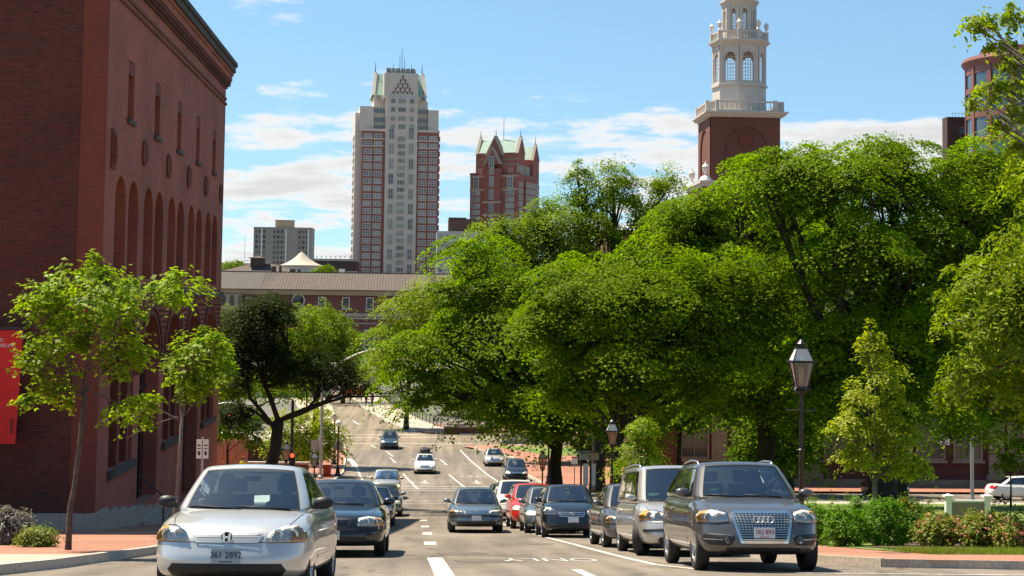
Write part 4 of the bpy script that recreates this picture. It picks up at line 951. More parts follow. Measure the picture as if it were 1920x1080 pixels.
# lower shoulder with an urn
mb = MB(); mb.box(-hw_-1.1, hw_+1.1, -hw_-1.1, hw_+1.1, 0, zt(352)); mb.build('lower_stage', 'brick_tower', bt)
mb = MB(); mb.box(-hw_-1.45, hw_+1.45, -hw_-1.45, hw_+1.45, zt(346), zt(341)); mb.box(-hw_-1.25, hw_+1.25, -hw_-1.25, hw_+1.25, zt(352), zt(346)); mb.build('lower_cornice', 'steeple_white', bt)
for x, y in ((-hw_-.75, -hw_-.75), (hw_+.75, -hw_-.75), (-hw_-.75, hw_+.75)):
    mb = MB(); mb.lathe([(.75, 0), (.55, .35), (.35, .5)], seg=12); u_ = mb.build('urn_base', 'steeple_urn', bt, (x, y, zt(341)))
    o = link('urn', ume, bt, (x, y, zt(341)+.45)); o.scale = (1.0, 1.0, .95)
mb = MB(); mb.box(-14, 14, 2, 16, 0, zt(430)); mb.build('church_hall', 'brick_tower', bt)

# ------------------------------------------------------------------ round office tower at the right edge
D = 240.
c = at(1955, 100, D+11); e = empty('round_office_tower', (c.x, D+12, 0), label='round red granite office tower with blue glass bands at the right edge', cat='building')
rr = 11.6; zr_ = lambda py: at(1840, py, D+6).z
def ring(name, r0, r1, z0, z1, m, seg=48): mb = MB(); mb.lathe([(r0, z0), (r1, z1)], seg=seg); return mb.build(name, m, e, smooth=40)
ring('glass_drum', rr, rr, 0, zr_(125), 'window_blue'); ring('upper_wall', rr*1.01, rr*1.01, zr_(130), zr_(118), 'red_granite'); ring('cornice', rr*1.01, rr*1.07, zr_(118), zr_(106), 'red_granite'); ring('cornice', rr*1.07, rr*1.05, zr_(106), zr_(99), 'red_granite')
ring('penthouse', rr*.82, rr*.82, zr_(100), zr_(84), 'red_granite')
for i in range(7): z = zr_(162)-i*4.05; ring('spandrel', rr*1.015, rr*1.015, z-.45, z+.45, 'red_granite')
pm = MB(); pm.box(-.42, .42, -.25, .3, 0, zr_(118)); pme = pm.mesh('mullion', 'red_granite')
for i in range(18): a = 2*PI*i/18+.13; o = link('mullion', pme, e, (rr*1.0*math.cos(a), rr*1.0*math.sin(a), 0)); o.rotation_euler.z = a+PI/2
e, hw_, zt_ = block('plant_block', 1776, 1834, 219, 262, 'brown_dark', 'small dark block with roof railing left of the round tower', 'building', 2.6)
mb = MB(); mb.box(-.6, .8, -.05, 0, zt_-2.9, zt_-1.6); mb.build('window', 'window_blue', e)
mb = MB()
for i in range(8): x = -1.4+i*.55; mb.box(x-.02, x+.02, 1, 1.04, zt_, zt_+.8)
mb.box(-1.5, 2.6, 1, 1.05, zt_+.75, zt_+.8); mb.build('roof_railing', 'dark_metal', e)

# ------------------------------------------------------------------ brick hall behind the park
D = 113.; hz = gz(D)
e = empty('brick_hall', (30, D, hz), label='long red brick hall with pale pilasters behind the park trees', cat='building')
hx0, hx1 = at(1215, 900, D).x-30, 60.
mb = MB(); mb.box(hx0, hx1, 0, 14, -1, 11); mb.build('wall', 'brick_hall', e)
mb = MB(); mb.box(hx0-.1, hx1, -.18, 0, -1, .55); mb.build('plinth', 'hall_stone', e)
mb = MB(); mb.box(hx0-.3, hx1, -.6, 14.3, 10.2, 11.2); mb.box(hx0-.15, hx1, -.3, 14.1, 9.7, 10.2); mb.build('cornice', 'hall_stone', e)
mb = MB(); mb.add([(hx0-.4, -.7, 11.2), (hx1, -.7, 11.2), (hx1, 7, 14), (hx0-.4, 7, 14), (hx0-.4, 15, 11.2), (hx1, 15, 11.2)], [(0, 1, 2, 3), (3, 2, 5, 4)]); mb.build('roof', 'slate_dark', e)
pil = MB(); pil.box(-.55, .55, -.28, 0, .9, 9.2); pil.box(-.72, .72, -.36, 0, .55, .9); pil.box(-.75, .75, -.40, 0, 9.2, 9.7); pilm = pil.mesh('pilaster', 'hall_stone')
hwm = window_mesh('window', 2.1, 3.4, 2, 4, .16, .15, ('hall_stone', 'window_green'), mul=.03); sb = MB(); sb.box(-1.2, 1.2, -.25, 0, -.16, 0); sbm = sb.mesh('sill', 'hall_stone')
hwt = window_mesh('window', 1.9, 2.4, 2, 3, .14, .15, ('hall_stone', 'window_green'), mul=.03)
px0 = at(1348, 850, D).x-30
for i in range(9):
    x = px0+i*6.62; link('pilaster', pilm, e, (x, 0, 0))
    for off in (-1.9+6.62*.0+1.9+2.15-.25, 4.6):
        o = link('window', hwm, e, (x+off, -.01, 1.9)); link('sill', sbm, o); link('window', hwt, e, (x+off, -.01, 6.6))
o = link('window', hwm, e, (px0-1.75, -.01, 1.9)); link('sill', sbm, o)
mb = MB(); x = at(1772, 868, D).x-30; mb.box(x-.35, x+.35, -.06, 0, 3.0, 4.0); mb.build('notice_board', 'white_paint', e)

# low brick walls and hoardings at the foot of the hill on the left
p = at(430, 868, 112); e = empty('brown_hoarding', (p.x, 112, gz(112)), label='orange brown panelled hoarding behind the left trees', cat='hoarding')
zz_ = at(430, 815, 112).z-gz(112)
for i in range(3): mb = MB(); mb.box(-1.25+i*.84, -.44+i*.84, 0, .12, 0, zz_); mb.build('panel', 'orange_panel', e)
mb = MB(); mb.box(-1.3, 1.3, -.05, .17, zz_, zz_+.1); mb.build('cap_rail', 'stone_trim', e)
e = empty('low_brick_wall', (-11.5, 118, gz(118)), label='low brick garden wall with stone cap beyond the left trees', cat='wall')
mb = MB(); mb.box(-12, 3.2, 0, .4, -.3, 1.1); mb.build('brick_body', 'brick_hall', e); mb = MB(); mb.box(-12.1, 3.3, -.08, .48, 1.1, 1.25); mb.build('cap', 'stone_trim', e)
p0 = at(405, 833, 135); e = empty('garage_block', (p0.x-2, 135, gz(135)), label='low dark building with a pale roof edge at the left end of the street', cat='building')
zz_ = p0.z-gz(135); mb = MB(); mb.box(-12, 6.5, 0, 10, 0, zz_); mb.build('wall', 'brown_dark', e); mb = MB(); mb.box(-12, 6.8, -.4, 10, zz_, zz_+.35); mb.build('roof_edge', 'concrete_pale', e)
for i in range(5): mb = MB(); mb.box(-9+i*2.8, -7+i*2.8, -.06, 0, .8, zz_-.5); mb.build('window', 'window_dark', e)
# pale flat quay beyond the trees
p0 = at(470, 720, 255); e = empty('riverside_pavilion', (p0.x, 255, gz(255)), label='long pale low pavilion seen through the dark left tree', cat='building')
zz_ = at(470, 690, 255).z-gz(255); mb = MB(); mb.box(-12, 12, 0, 8, 0, zz_); mb.build('wall', 'beige_wall', e); mb = MB(); mb.box(-12.5, 12.5, -.6, 8.5, zz_, zz_+.5); mb.build('roof_slab', 'concrete_pale', e)
for i in range(7): mb = MB(); mb.box(-11+i*3.2, -8.8+i*3.2, -.05, 0, .6, zz_-.8); mb.build('window', 'window_dark', e)
# brick planter walls on the plaza
for i, (px, py, wd, lab) in enumerate([(878, 815, 5.5, 'low brick planter wall on the plaza left of the parked cars'), (985, 832, 5, 'low pale plaza wall in the shade behind the parked silver sedan')]):
    p = G(px, py); e = empty('planter_wall', p, label=lab, cat='wall', group=None)
    mb = MB(); mb.box(-wd/2, wd/2, 0, 2.2, 0, .8); mb.build('brick_body', 'brick_hall' if i == 0 else 'concrete_pale', e); mb = MB(); mb.box(-wd/2-.1, wd/2+.1, -.1, 2.3, .8, 1.0); mb.build('coping', 'granite', e)
    mb = MB(); mb.box(-wd/2+.3, wd/2-.3, .3, 1.9, 1.0, 1.06); mb.build('soil', 'mulch', e)
# ------------------------------------------------------------------ trees and planting
LEAF = {
 'oval': ([(-.5, 0, 0), (-.18, -.24, .05), (.25, -.2, .04), (.5, 0, -.06), (.25, .2, .04), (-.18, .24, .05)], [(0, 1, 2, 3), (0, 3, 4, 5)]),
 'quad': ([(-.5, 0, 0), (0, -.3, .05), (.5, 0, -.08), (0, .3, .05)], [(0, 1, 2, 3)]),
 'slim': ([(-.5, 0, 0), (0, -.16, .03), (.5, 0, -.1), (0, .16, .03)], [(0, 1, 2, 3)]),
 'maple': ([(-.5, 0, 0), (-.2, -.13, .03), (-.12, -.5, -.04), (.08, -.2, .03), (.5, 0, -.1), (.08, .2, .03), (-.12, .5, -.04), (-.2, .13, .03)], [(0, 1, 2, 3), (0, 3, 4, 5), (0, 5, 6, 7)]),
 'blade': ([(-.05, 0, 0), (.05, 0, 0), (.03, .05, .5), (0, .22, 1)], [(0, 1, 2, 3)]),
}
def leaves_mesh(name, P, Nrm, size, tmpl, m, rng, droop=0.0):
    """one mesh of many small leaves: positions P, normals Nrm (unit), sizes"""
    tv, tf = LEAF[tmpl]; tv = np.array(tv); n = len(P); k = len(tv)
    rnd = rng.normal(size=(n, 3)); t = np.cross(Nrm, rnd); t[:, 2] -= droop; t /= np.linalg.norm(t, axis=1)[:, None]+1e-9
    b = np.cross(Nrm, t); b /= np.linalg.norm(b, axis=1)[:, None]+1e-9; nn = np.cross(t, b)
    V = P[:, None, :]+size[:, None, None]*(tv[None, :, 0:1]*t[:, None, :]+tv[None, :, 1:2]*b[:, None, :]+tv[None, :, 2:3]*nn[:, None, :])
    V = V.reshape(-1, 3)
    L = np.concatenate([np.array(f) for f in tf]); nl = len(L); cnt = np.array([len(f) for f in tf])
    loops = (np.arange(n)[:, None]*k+L[None, :]).reshape(-1)
    tot = np.tile(cnt, n); start = np.concatenate([[0], np.cumsum(tot)[:-1]])
    me = bpy.data.meshes.new(name); me.vertices.add(len(V)); me.vertices.foreach_set('co', V.astype(np.float32).ravel())
    me.loops.add(len(loops)); me.loops.foreach_set('vertex_index', loops.astype(np.int32))
    me.polygons.add(len(tot)); me.polygons.foreach_set('loop_start', start.astype(np.int32))
    me.update(calc_edges=True); me.materials.append(M[m]); return me
def unit(a): return a/(np.linalg.norm(a, axis=1)[:, None]+1e-9)
def clump_points(lobes, n, rng, shell=.55, rough=.22):
    """centres of leaf clumps in the outer part of uneven lobes; lobes: (x, y, z, rx, ry, rz)"""
    wt = np.array([(l[3]*l[4]+l[3]*l[5]+l[4]*l[5]) for l in lobes]); wt = wt/wt.sum(); idx = rng.choice(len(lobes), n, p=wt)
    L = np.array(lobes)[idx]; d = unit(rng.normal(size=(n, 3)))
    ph = np.array([hash((i*7919) % 97) for i in idx])
    bump = 1+rough*(np.sin(d[:, 0]*5+ph)+np.sin(d[:, 1]*6+ph*1.7)+np.sin(d[:, 2]*5.5+ph*.6))/1.6
    r = (shell+(1-shell)*np.sqrt(rng.random(n)))*bump
    r = r*(1+(rng.random(n) < .2)*rng.uniform(.04, .32, n))
    return L[:, :3]+d*r[:, None]*L[:, 3:], d, idx
def foliage(name, lobes, n_cl, per, leaf, cr_, m, tmpl='quad', seed=1, flat=.45, up=.8, shell=.5, droop=.3, parent=None, rough=.22, tilt=.55, jit=.30):
    rng = np.random.default_rng(seed); C, d, idx = clump_points(lobes, n_cl, rng, shell, rough)
    sz = np.clip(np.exp(rng.normal(size=n_cl)*.42), .45, 2.0)*cr_*.92
    q = rng.normal(size=(n_cl, per, 3)); q /= np.linalg.norm(q, axis=2)[:, :, None]+1e-9; q *= (rng.random((n_cl, per, 1))**.45)
    out = unit(d*np.array([1, 1, .4]))
    off = q*sz[:, None, None]*np.array([1, 1, flat]); off[:, :, 2] -= (np.linalg.norm(off[:, :, :2], axis=2)**2)/np.maximum(sz[:, None], .01)*droop
    od = d[:, :2]/(np.linalg.norm(d[:, :2], axis=1)[:, None]+1e-6); off[:, :, 2] -= tilt*(off[:, :, 0]*od[:, None, 0]+off[:, :, 1]*od[:, None, 1])
    P = (C[:, None, :]+off).reshape(-1, 3)
    Nn = np.repeat(d*.60, per, axis=0)+np.array([0, 0, up])+rng.normal(size=(n_cl*per, 3))*jit
    Nn = unit(Nn)
    S_ = leaf*rng.uniform(.6, 1.25, n_cl*per)
    me = leaves_mesh(name, P, Nn, S_, tmpl, m, rng)
    return link(name, me, parent), C, idx
def curve_pts(a, b, sag=0, n=6, wob=.0, rn=random):
    a, b = Vector(a), Vector(b); o = []
    L = (b-a).length; s1 = Vector((rn.uniform(-1, 1), rn.uniform(-1, 1), rn.uniform(-.5, .5)))*wob*L
    for i in range(n+1):
        t = i/n; p = a.lerp(b, t)+s1*math.sin(PI*t)+Vector((0, 0, sag*L))*math.sin(PI*t); o.append(p)
    return o
def tree(name, base, label, lobes, n_cl, per, leaf, cr_, m, fork, tr, group=None, tmpl='quad', seed=1, bark='bark_dark', flat=.45, lean=(0, 0), twigs=3, limbs=None, up=.8, shell=.5, droop=.3, cat='tree', rough=.22, taper=.75):
    """base: trunk foot; lobes in world coordinates; fork: height of the first fork"""
    rn = random.Random(seed); b = Vector(base)
    root = empty(name, b, label=label, cat=cat, group=group)
    Lb = [(l[0]-b.x, l[1]-b.y, l[2]-b.z, l[3], l[4], l[5]) for l in lobes]
    cw, C, idx = foliage('crown', Lb, n_cl, per, leaf, cr_, m, tmpl, seed, flat, up, shell, droop, root, rough)
    fk = Vector((lean[0], lean[1], fork))
    mb = MB(); p0 = [Vector((0, 0, -.3)), Vector((0, 0, .12)), Vector((0, 0, .6))+fk*.05]+[fk*t+Vector((rn.uniform(-.5, .5)*tr, rn.uniform(-.5, .5)*tr, 0)) for t in (.35, .65)]+[fk]
    mb.tube(p0, [tr*1.5, tr*1.25, tr*1.05, tr*.95, tr*.88, tr*taper], 10)
    mb.build('trunk', bark, root, smooth=True)
    for i, l in enumerate(Lb):
        lc = Vector(l[:3]); lr = tr*.55*min(1.2, .5+l[3]/6)
        mb = MB(); st_ = fk*rn.uniform(.82, 1.0) if fk.z > .5 else fk
        pts = limbs[i] if limbs and i < len(limbs) and limbs[i] else curve_pts(st_, lc, .06, 6, .08, rn)
        k = len(pts); mb.tube(pts, [max(.012, lr*(1-.78*j/(k-1))) for j in range(k)], 7)
        mine = np.where(idx == i)[0]; rng = np.random.default_rng(seed+i)
        if len(mine):
            for j in rng.choice(mine, min(len(mine), twigs), replace=False):
                a = Vector(pts[rn.randint(k//2, k-1)]); e_ = Vector(C[j]); r0 = lr*.35
                mb.tube(curve_pts(a, e_, .05, 4, .1, rn), [max(.008, r0*(1-.8*q/4)) for q in range(5)], 5)
        mb.build('limb', bark, root, smooth=True)
    return root
def lobe(px, py, d, rx, ry, dd=None):
    """a crown lobe seen at a pixel, at depth d, radii in pixels of the photograph"""
    p = at(px, py, d); u = d/F; return (p.x, d, p.z, rx*u, (dd if dd else rx*u), ry*u)
def foot(px, d): x = at(px, 900, d).x; return (x, d, gz(d)+.12)

# young street maples at the left
b = foot(132, 29.1)
LP = [lobe(190, 560, 29.1, 98, 58, .8), lobe(112, 640, 29.0, 66, 52, .6), lobe(90, 740, 28.8, 55, 32, .5), lobe(230, 665, 29.3, 58, 40, .6), lobe(325, 545, 29.5, 50, 48, .6), lobe(75, 560, 28.9, 42, 30, .4), lobe(160, 505, 29.2, 55, 32, .5), lobe(34, 676, 28.7, 30, 12, .3), lobe(255, 770, 29.2, 55, 28, .45)]
tree('maple_tree', b, 'young bright green maple in front of the brick museum', LP, 230, 30, .12, .26, 'leaf_maple', at(150, 700, 29.1).z-b[2], .047, tmpl='maple', seed=11, bark='bark', flat=.6, lean=(.20, .05), twigs=5, up=.9, droop=.35, shell=.25, group='street maples')
b = foot(330, 41.)
LP = [lobe(380, 655, 41, 48, 42, .7), lobe(335, 690, 41, 40, 34, .6), lobe(265, 755, 40.8, 42, 32, .6), lobe(415, 690, 41.2, 32, 40, .6), lobe(370, 725, 41, 36, 24, .5), lobe(238, 822, 40.8, 16, 12, .3)]
tree('maple_tree', b, 'smaller spindly maple with pale leaves close to the museum arcade', LP, 105, 30, .14, .30, 'leaf_maple', at(345, 760, 41).z-b[2], .055, tmpl='maple', seed=12, bark='bark_grey', flat=.6, lean=(.12, 0), twigs=5, up=.9, droop=.35, shell=.3, group='street maples')

# dark leaning street tree with the long low limb
D = 82.; b = foot(500, D); B = Vector(b)
rel = lambda px, py, d=D: at(px, py, d)-B
fk = rel(522, 790)
LP = [lobe(470, 610, D, 58, 56, 2.2), lobe(505, 580, D, 50, 30, 1.8), lobe(450, 690, D, 42, 46, 1.8), lobe(520, 680, D, 50, 42, 2), lobe(588, 690, D+1, 55, 38, 1.8), lobe(640, 705, D+1, 42, 26, 1.6), lobe(440, 775, D-1, 34, 20, 1.5), lobe(690, 728, D+1, 26, 10, 1)]
limbs = [[fk, rel(505, 740), rel(492, 715), rel(482, 670), rel(474, 620)], [fk, rel(512, 760), rel(498, 720), rel(540, 650), rel(520, 590)], [rel(516, 805), rel(490, 770), rel(468, 745), rel(462, 700), rel(466, 680)], [rel(498, 725), rel(515, 722), rel(535, 705), rel(552, 690)],
         [fk, rel(545, 778), rel(575, 768), rel(590, 750), rel(600, 700)], [fk, rel(560, 772), rel(610, 752), rel(645, 735), rel(660, 715)], [rel(505, 795), rel(480, 772), rel(455, 790)], [fk+Vector((.1, 0, .05)), rel(560, 777), rel(605, 757), rel(650, 744), rel(700, 743), rel(770, 745)]]
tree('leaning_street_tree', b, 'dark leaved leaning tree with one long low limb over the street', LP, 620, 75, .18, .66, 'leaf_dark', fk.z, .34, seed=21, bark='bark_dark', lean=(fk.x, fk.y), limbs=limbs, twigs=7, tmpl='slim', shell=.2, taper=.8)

# trees farther down the left side
def simple(name, px, d, label, LP, n_cl, per, leaf, cr_, m, forkpx, tr, seed, **k):
    b = foot(px, d); return tree(name, b, label, LP, n_cl, per, leaf, cr_, m, max(.5, at(px, forkpx, d).z-b[2]), tr, seed=seed, **k)
D = 135.
simple('broadleaf_tree', 590, D, 'fresh green tree standing behind the dark leaning tree', [lobe(590, 610, D, 66, 44), lobe(640, 640, D, 36, 34), lobe(560, 660, D, 40, 36), lobe(620, 680, D, 50, 34), lobe(530, 700, D, 30, 30)], 420, 50, .24, .85, 'leaf_mid', 740, .28, 31)
simple('broadleaf_tree', 425, 130., 'leafy tree squeezed between the museum corner and the dark leaning tree', [lobe(425, 620, 130, 32, 46), lobe(420, 690, 130, 28, 40), lobe(440, 730, 130, 26, 30), lobe(410, 760, 130, 24, 30)], 220, 48, .24, .8, 'leaf_mid', 760, .22, 32)
simple('small_round_tree', 560, 122., 'low yellow green tree beside the gas lamps on the left pavement', [lobe(575, 800, 122, 62, 42), lobe(620, 825, 122, 34, 36), lobe(520, 830, 122, 34, 30), lobe(560, 845, 122, 50, 20)], 300, 50, .20, .62, 'leaf_yellow', 860, .16, 33)
simple('small_round_tree', 425, 100., 'dark low tree beside the orange brown hoarding', [lobe(425, 800, 100, 40, 22), lobe(455, 785, 100, 30, 22), lobe(480, 815, 100, 14, 35)], 120, 45, .18, .6, 'leaf_deep', 845, .1, 34)
simple('broadleaf_tree', 760, 190., 'yellowish tree in front of the station wall left of the great canopy', [lobe(760, 590, 190, 52, 44), lobe(740, 640, 190, 44, 40), lobe(800, 560, 190, 50, 40), lobe(720, 690, 190, 40, 30)], 420, 46, .28, 1.1, 'leaf_locust', 750, .3, 35)
simple('broadleaf_tree', 640, 240., 'dark tree at the far end of the bridge road', [lobe(650, 690, 240, 70, 30), lobe(720, 700, 240, 60, 24)], 200, 40, .3, 1.2, 'leaf_deep', 735, .3, 36)
for i, (px, py, lab) in enumerate([(432, 498, 'small tree crown behind the station roof beside the museum'), (600, 508, 'small tree crown behind the station ridge under the tent roof')]):
    simple('distant_tree', px, 520., lab, [lobe(px, py, 520, 26 if i == 0 else 16, 8), lobe(px+12, py-3, 520, 14, 7)], 70, 40, .5, 1.3, 'leaf_mid', py+10, .4, 37+i)

# the great canopy on the right
D = 80.
simple('canopy_tree', 1045, D, 'street tree leaning its canopy over the parked cars, nearest the crossing', [lobe(830, 640, D, 110, 62), lobe(780, 712, D, 58, 38), lobe(930, 560, D, 110, 70), lobe(950, 700, D, 120, 66), lobe(1060, 620, D, 120, 80), lobe(1000, 770, D, 110, 40), lobe(870, 748, D, 84, 28), lobe(1080, 720, D, 90, 50), lobe(900, 480, D, 70, 48), lobe(975, 780, D, 66, 24), lobe(1085, 790, D, 70, 34), lobe(765, 645, D, 46, 54), lobe(850, 560, D, 70, 50)],
       330, 320, .175, 1.3, 'leaf_elm', 830, .36, 41, twigs=8, rough=.40, flat=.12, droop=.34, shell=.35)
D = 104.
simple('canopy_tree', 1120, D, 'tall airy elm with bare branches against the sky left of the bell tower', [lobe(1150, 350, D, 62, 56), lobe(1100, 430, D, 80, 60), lobe(1220, 400, D, 66, 70), lobe(1040, 460, D, 66, 60), lobe(1270, 440, D, 60, 60), lobe(1180, 490, D, 100, 50), lobe(1000, 430, D, 40, 40), lobe(1255, 350, D, 40, 40), lobe(950, 440, D, 46, 40), lobe(1020, 405, D, 48, 40), lobe(1085, 350, D, 36, 44), lobe(960, 510, D, 70, 50), lobe(1060, 520, D, 80, 50), lobe(1250, 500, D, 80, 50), lobe(880, 510, D, 50, 40), lobe(1300, 480, D, 50, 60)],
       520, 170, .19, 1.0, 'leaf_mid', 700, .48, 42, twigs=14, shell=.3, rough=.35)
D = 66.
simple('canopy_tree', 1160, D, 'thick forked shade tree behind the parked black hatchback', [lobe(1150, 560, D, 130, 70), lobe(1060, 520, D, 90, 60), lobe(1260, 540, D, 120, 70), lobe(1180, 650, D, 130, 60), lobe(1290, 640, D, 100, 60), lobe(1100, 690, D, 70, 40), lobe(1350, 560, D, 90, 70), lobe(1240, 710, D, 80, 34), lobe(1200, 500, D, 100, 46), lobe(1090, 600, D, 90, 60), lobe(1390, 640, D, 90, 60), lobe(1330, 730, D, 70, 30), lobe(1010, 620, D, 60, 60), lobe(1040, 740, D, 44, 26), lobe(1420, 560, D, 60, 60), lobe(1170, 740, D, 60, 22)],
      
       410, 320, .155, 1.15, 'leaf_elm', 800, .27, 43, twigs=8, rough=.40, flat=.12, droop=.34, shell=.35)
D = 74.
simple('canopy_tree', 1430, D, 'broad shade tree in the middle of the park behind the tall gas lamp', [lobe(1420, 480, D, 130, 80), lobe(1330, 440, D, 90, 70), lobe(1500, 400, D, 110, 80), lobe(1420, 600, D, 150, 66), lobe(1520, 540, D, 110, 80), lobe(1300, 560, D, 100, 70), lobe(1460, 700, D, 120, 44), lobe(1330, 690, D, 90, 50), lobe(1400, 745, D, 100, 34), lobe(1520, 735, D, 100, 50), lobe(1390, 350, D, 60, 60), lobe(1310, 400, D, 70, 60), lobe(1260, 480, D, 70, 60)],
       500, 310, .175, 1.25, 'leaf_elm', 760, .5, 44, twigs=8, rough=.40, flat=.12, droop=.34, shell=.35)
D = 66.
simple('canopy_tree', 1660, D, 'largest park tree with a massive double trunk behind the boxwood bushes', [lobe(1560, 340, D, 120, 76), lobe(1690, 330, D, 110, 70), lobe(1600, 450, D, 160, 90), lobe(1740, 440, D, 130, 90), lobe(1520, 320, D, 60, 56), lobe(1640, 580, D, 150, 70), lobe(1800, 560, D, 120, 90), lobe(1560, 640, D, 110, 50), lobe(1800, 350, D, 80, 66), lobe(1760, 680, D, 100, 40), lobe(1880, 420, D, 80, 90), lobe(1440, 320, D, 66, 56), lobe(1560, 730, D, 90, 40), lobe(1640, 700, D, 110, 50), lobe(1745, 750, D, 90, 44), lobe(1850, 310, D, 80, 60), lobe(1910, 340, D, 60, 60), lobe(1650, 300, D, 70, 50)],
       680, 290, .16, 1.18, 'leaf_elm', 800, .62, 45, twigs=8, rough=.40, flat=.12, droop=.34, shell=.25)
simple('broadleaf_tree', 1090, 140., 'dark broad tree filling the background above the information stand', [lobe(1090, 760, 140, 90, 50), lobe(1180, 780, 140, 70, 50), lobe(1010, 770, 140, 60, 40), lobe(1140, 830, 140, 60, 30)], 300, 90, .28, 1.5, 'leaf_deep', 850, .4, 53)
simple('broadleaf_tree', 1215, 95., 'shaded tree between the minivan and the brick hall corner', [lobe(1210, 780, 95, 40, 60), lobe(1190, 720, 95, 60, 40)], 160, 80, .2, .9, 'leaf_deep', 850, .25, 54)
tree('canopy_tree', foot(1690, 85.), 'tree filling the gap between the largest park tree and the brick hall', [lobe(1840, 470, 85, 120, 100), lobe(1720, 500, 85, 100, 90), lobe(1830, 600, 85, 120, 80), lobe(1700, 640, 85, 120, 60), lobe(1880, 700, 85, 90, 60), lobe(1800, 790, 85, 80, 34), lobe(1600, 760, 85, 90, 40), lobe(1900, 760, 85, 70, 40)], 420, 200, .21, 1.3, 'leaf_deep', 7, .3, seed=46, twigs=5)
simple('small_round_tree', 1450, 80., 'dark understorey tree between the brick hall windows and the tall gas lamp', [lobe(1440, 800, 80, 50, 46), lobe(1500, 830, 80, 40, 46), lobe(1400, 850, 80, 30, 24)], 150, 90, .2, .85, 'leaf_deep', 860, .2, 55)
simple('broadleaf_tree', 930, 215., 'far tree behind the canopy at the end of the plaza', [lobe(930, 700, 215, 90, 50), lobe(1010, 720, 215, 70, 40), lobe(860, 740, 215, 60, 30)], 220, 80, .4, 2.2, 'leaf_deep', 800, .4, 56)
simple('broadleaf_tree', 1130, 205., 'farthest tree right of the plaza behind the canopy trunks', [lobe(1120, 700, 205, 90, 60), lobe(1200, 740, 205, 70, 50), lobe(1050, 760, 205, 50, 34)], 220, 80, .4, 2.2, 'leaf_deep', 800, .4, 57)
simple('broadleaf_tree', 480, 205., 'shrubby tree on the river bank behind the dark leaning tree', [lobe(470, 720, 205, 60, 22), lobe(550, 728, 205, 50, 16)], 150, 60, .35, 1.5, 'leaf_mid', 760, .25, 58)
tree('canopy_tree', foot(1480, 102.), 'added, mostly hidden tree shading the side street by the brick hall', [lobe(1480, 640, 102, 90, 60), lobe(1400, 690, 102, 70, 46), lobe(1560, 690, 102, 70, 50), lobe(1480, 745, 102, 80, 34)], 260, 140, .3, 1.4, 'leaf_deep', 4.5, .28, seed=59)  # added behind the other crowns to cast shade on the side street
# young linden, pale with blossom
D = 45.; b = foot(1640, D)
LP = [lobe(1640, 655, D, 30, 34, .6), lobe(1665, 705, D, 34, 26, .7), lobe(1610, 735, D, 34, 22, .7), lobe(1672, 762, D, 40, 24, .8), lobe(1595, 795, D, 36, 20, .8), lobe(1650, 805, D, 40, 26, .8), lobe(1705, 815, D, 34, 22, .7), lobe(1612, 850, D, 42, 24, .9), lobe(1680, 862, D, 46, 24, .9), lobe(1720, 868, D, 22, 16, .5), lobe(1632, 622, D, 14, 16, .3)]
tree('linden_tree', b, 'young yellow green linden in bloom left of the flower bed', LP, 230, 60, .105, .30, 'leaf_linden', at(1640, 890, D).z-b[2], .09, seed=47, bark='bark_grey', tmpl='oval', twigs=5, droop=.5, shell=.3)
simple('small_round_tree', 1195, 60., 'bright low sapling beside the gas lamp behind the minivan', [lobe(1195, 845, 60, 34, 22, .8), lobe(1203, 805, 60, 24, 24, .6), lobe(1178, 878, 60, 38, 18, .9), lobe(1222, 862, 60, 26, 24, .6)], 200, 34, .13, .30, 'leaf_maple', 900, .05, 48, tmpl='slim')
simple('small_round_tree', 1275, 78., 'slim dark trunked tree in front of the brick hall windows', [lobe(1265, 740, 78, 60, 40), lobe(1300, 790, 78, 34, 22), lobe(1240, 790, 78, 26, 24)], 150, 42, .18, .55, 'leaf_deep', 800, .14, 49)
simple('small_round_tree', 1895, 84., 'little pale sapling above the white car at the right', [lobe(1895, 850, 84, 22, 30, .8), lobe(1880, 878, 84, 20, 14, .6), lobe(1912, 830, 84, 18, 24, .6)], 60, 32, .17, .35, 'leaf_locust', 885, .05, 50)
# near weeping locust whose branches come in from the right
D = 33.; b = (15.2, D, gz(D)+.13); B = Vector(b)
LP = [lobe(1850, 520, D, 90, 60, 1.1), lobe(1890, 620, D, 100, 70, 1.2), lobe(1820, 690, D, 64, 44, .8), lobe(1790, 600, D, 40, 30, .6), lobe(1900, 730, D, 60, 44, .9), lobe(1905, 450, D, 50, 40, .7), lobe(1770, 740, D, 34, 16, .5), lobe(1960, 560, D, 120, 120, 1.5), lobe(1990, 300, D, 90, 90, 1.5), lobe(2060, 150, D, 160, 160, 2.0)]
tree('weeping_locust', b, 'pale feathery tree whose drooping branches enter from the right edge', LP, 560, 60, .15, .36, 'leaf_locust', 4.2, .2, seed=51, bark='bark_grey', tmpl='slim', twigs=8, droop=.75, flat=.5, shell=.2, up=.5)
D = 24.; b = (12.6, D-2.4, gz(D-2.4)+.0)
LP = [lobe(1850, 40, D, 42, 14, .3), lobe(1893, 25, D, 30, 26, .3), lobe(1880, 85, D, 34, 14, .3), lobe(1905, 120, D, 30, 18, .3), lobe(1825, 45, D, 18, 6, .2), lobe(1850, 170, D, 40, 12, .25), lobe(1885, 165, D, 36, 26, .3), lobe(1825, 190, D, 22, 10, .2), lobe(1905, 215, D, 26, 24, .3), lobe(1870, 235, D, 34, 16, .3), lobe(1908, 270, D, 20, 14, .25), lobe(1960, 120, D, 60, 110, .6)]
tree('overhanging_ash', b, 'leafy twigs hanging into the top right corner against the sky', LP, 230, 14, .10, .17, 'leaf_locust', 3.0, .05, seed=52, bark='bark_grey', tmpl='oval', twigs=4, droop=.9, flat=.6, shell=.1, up=.35)

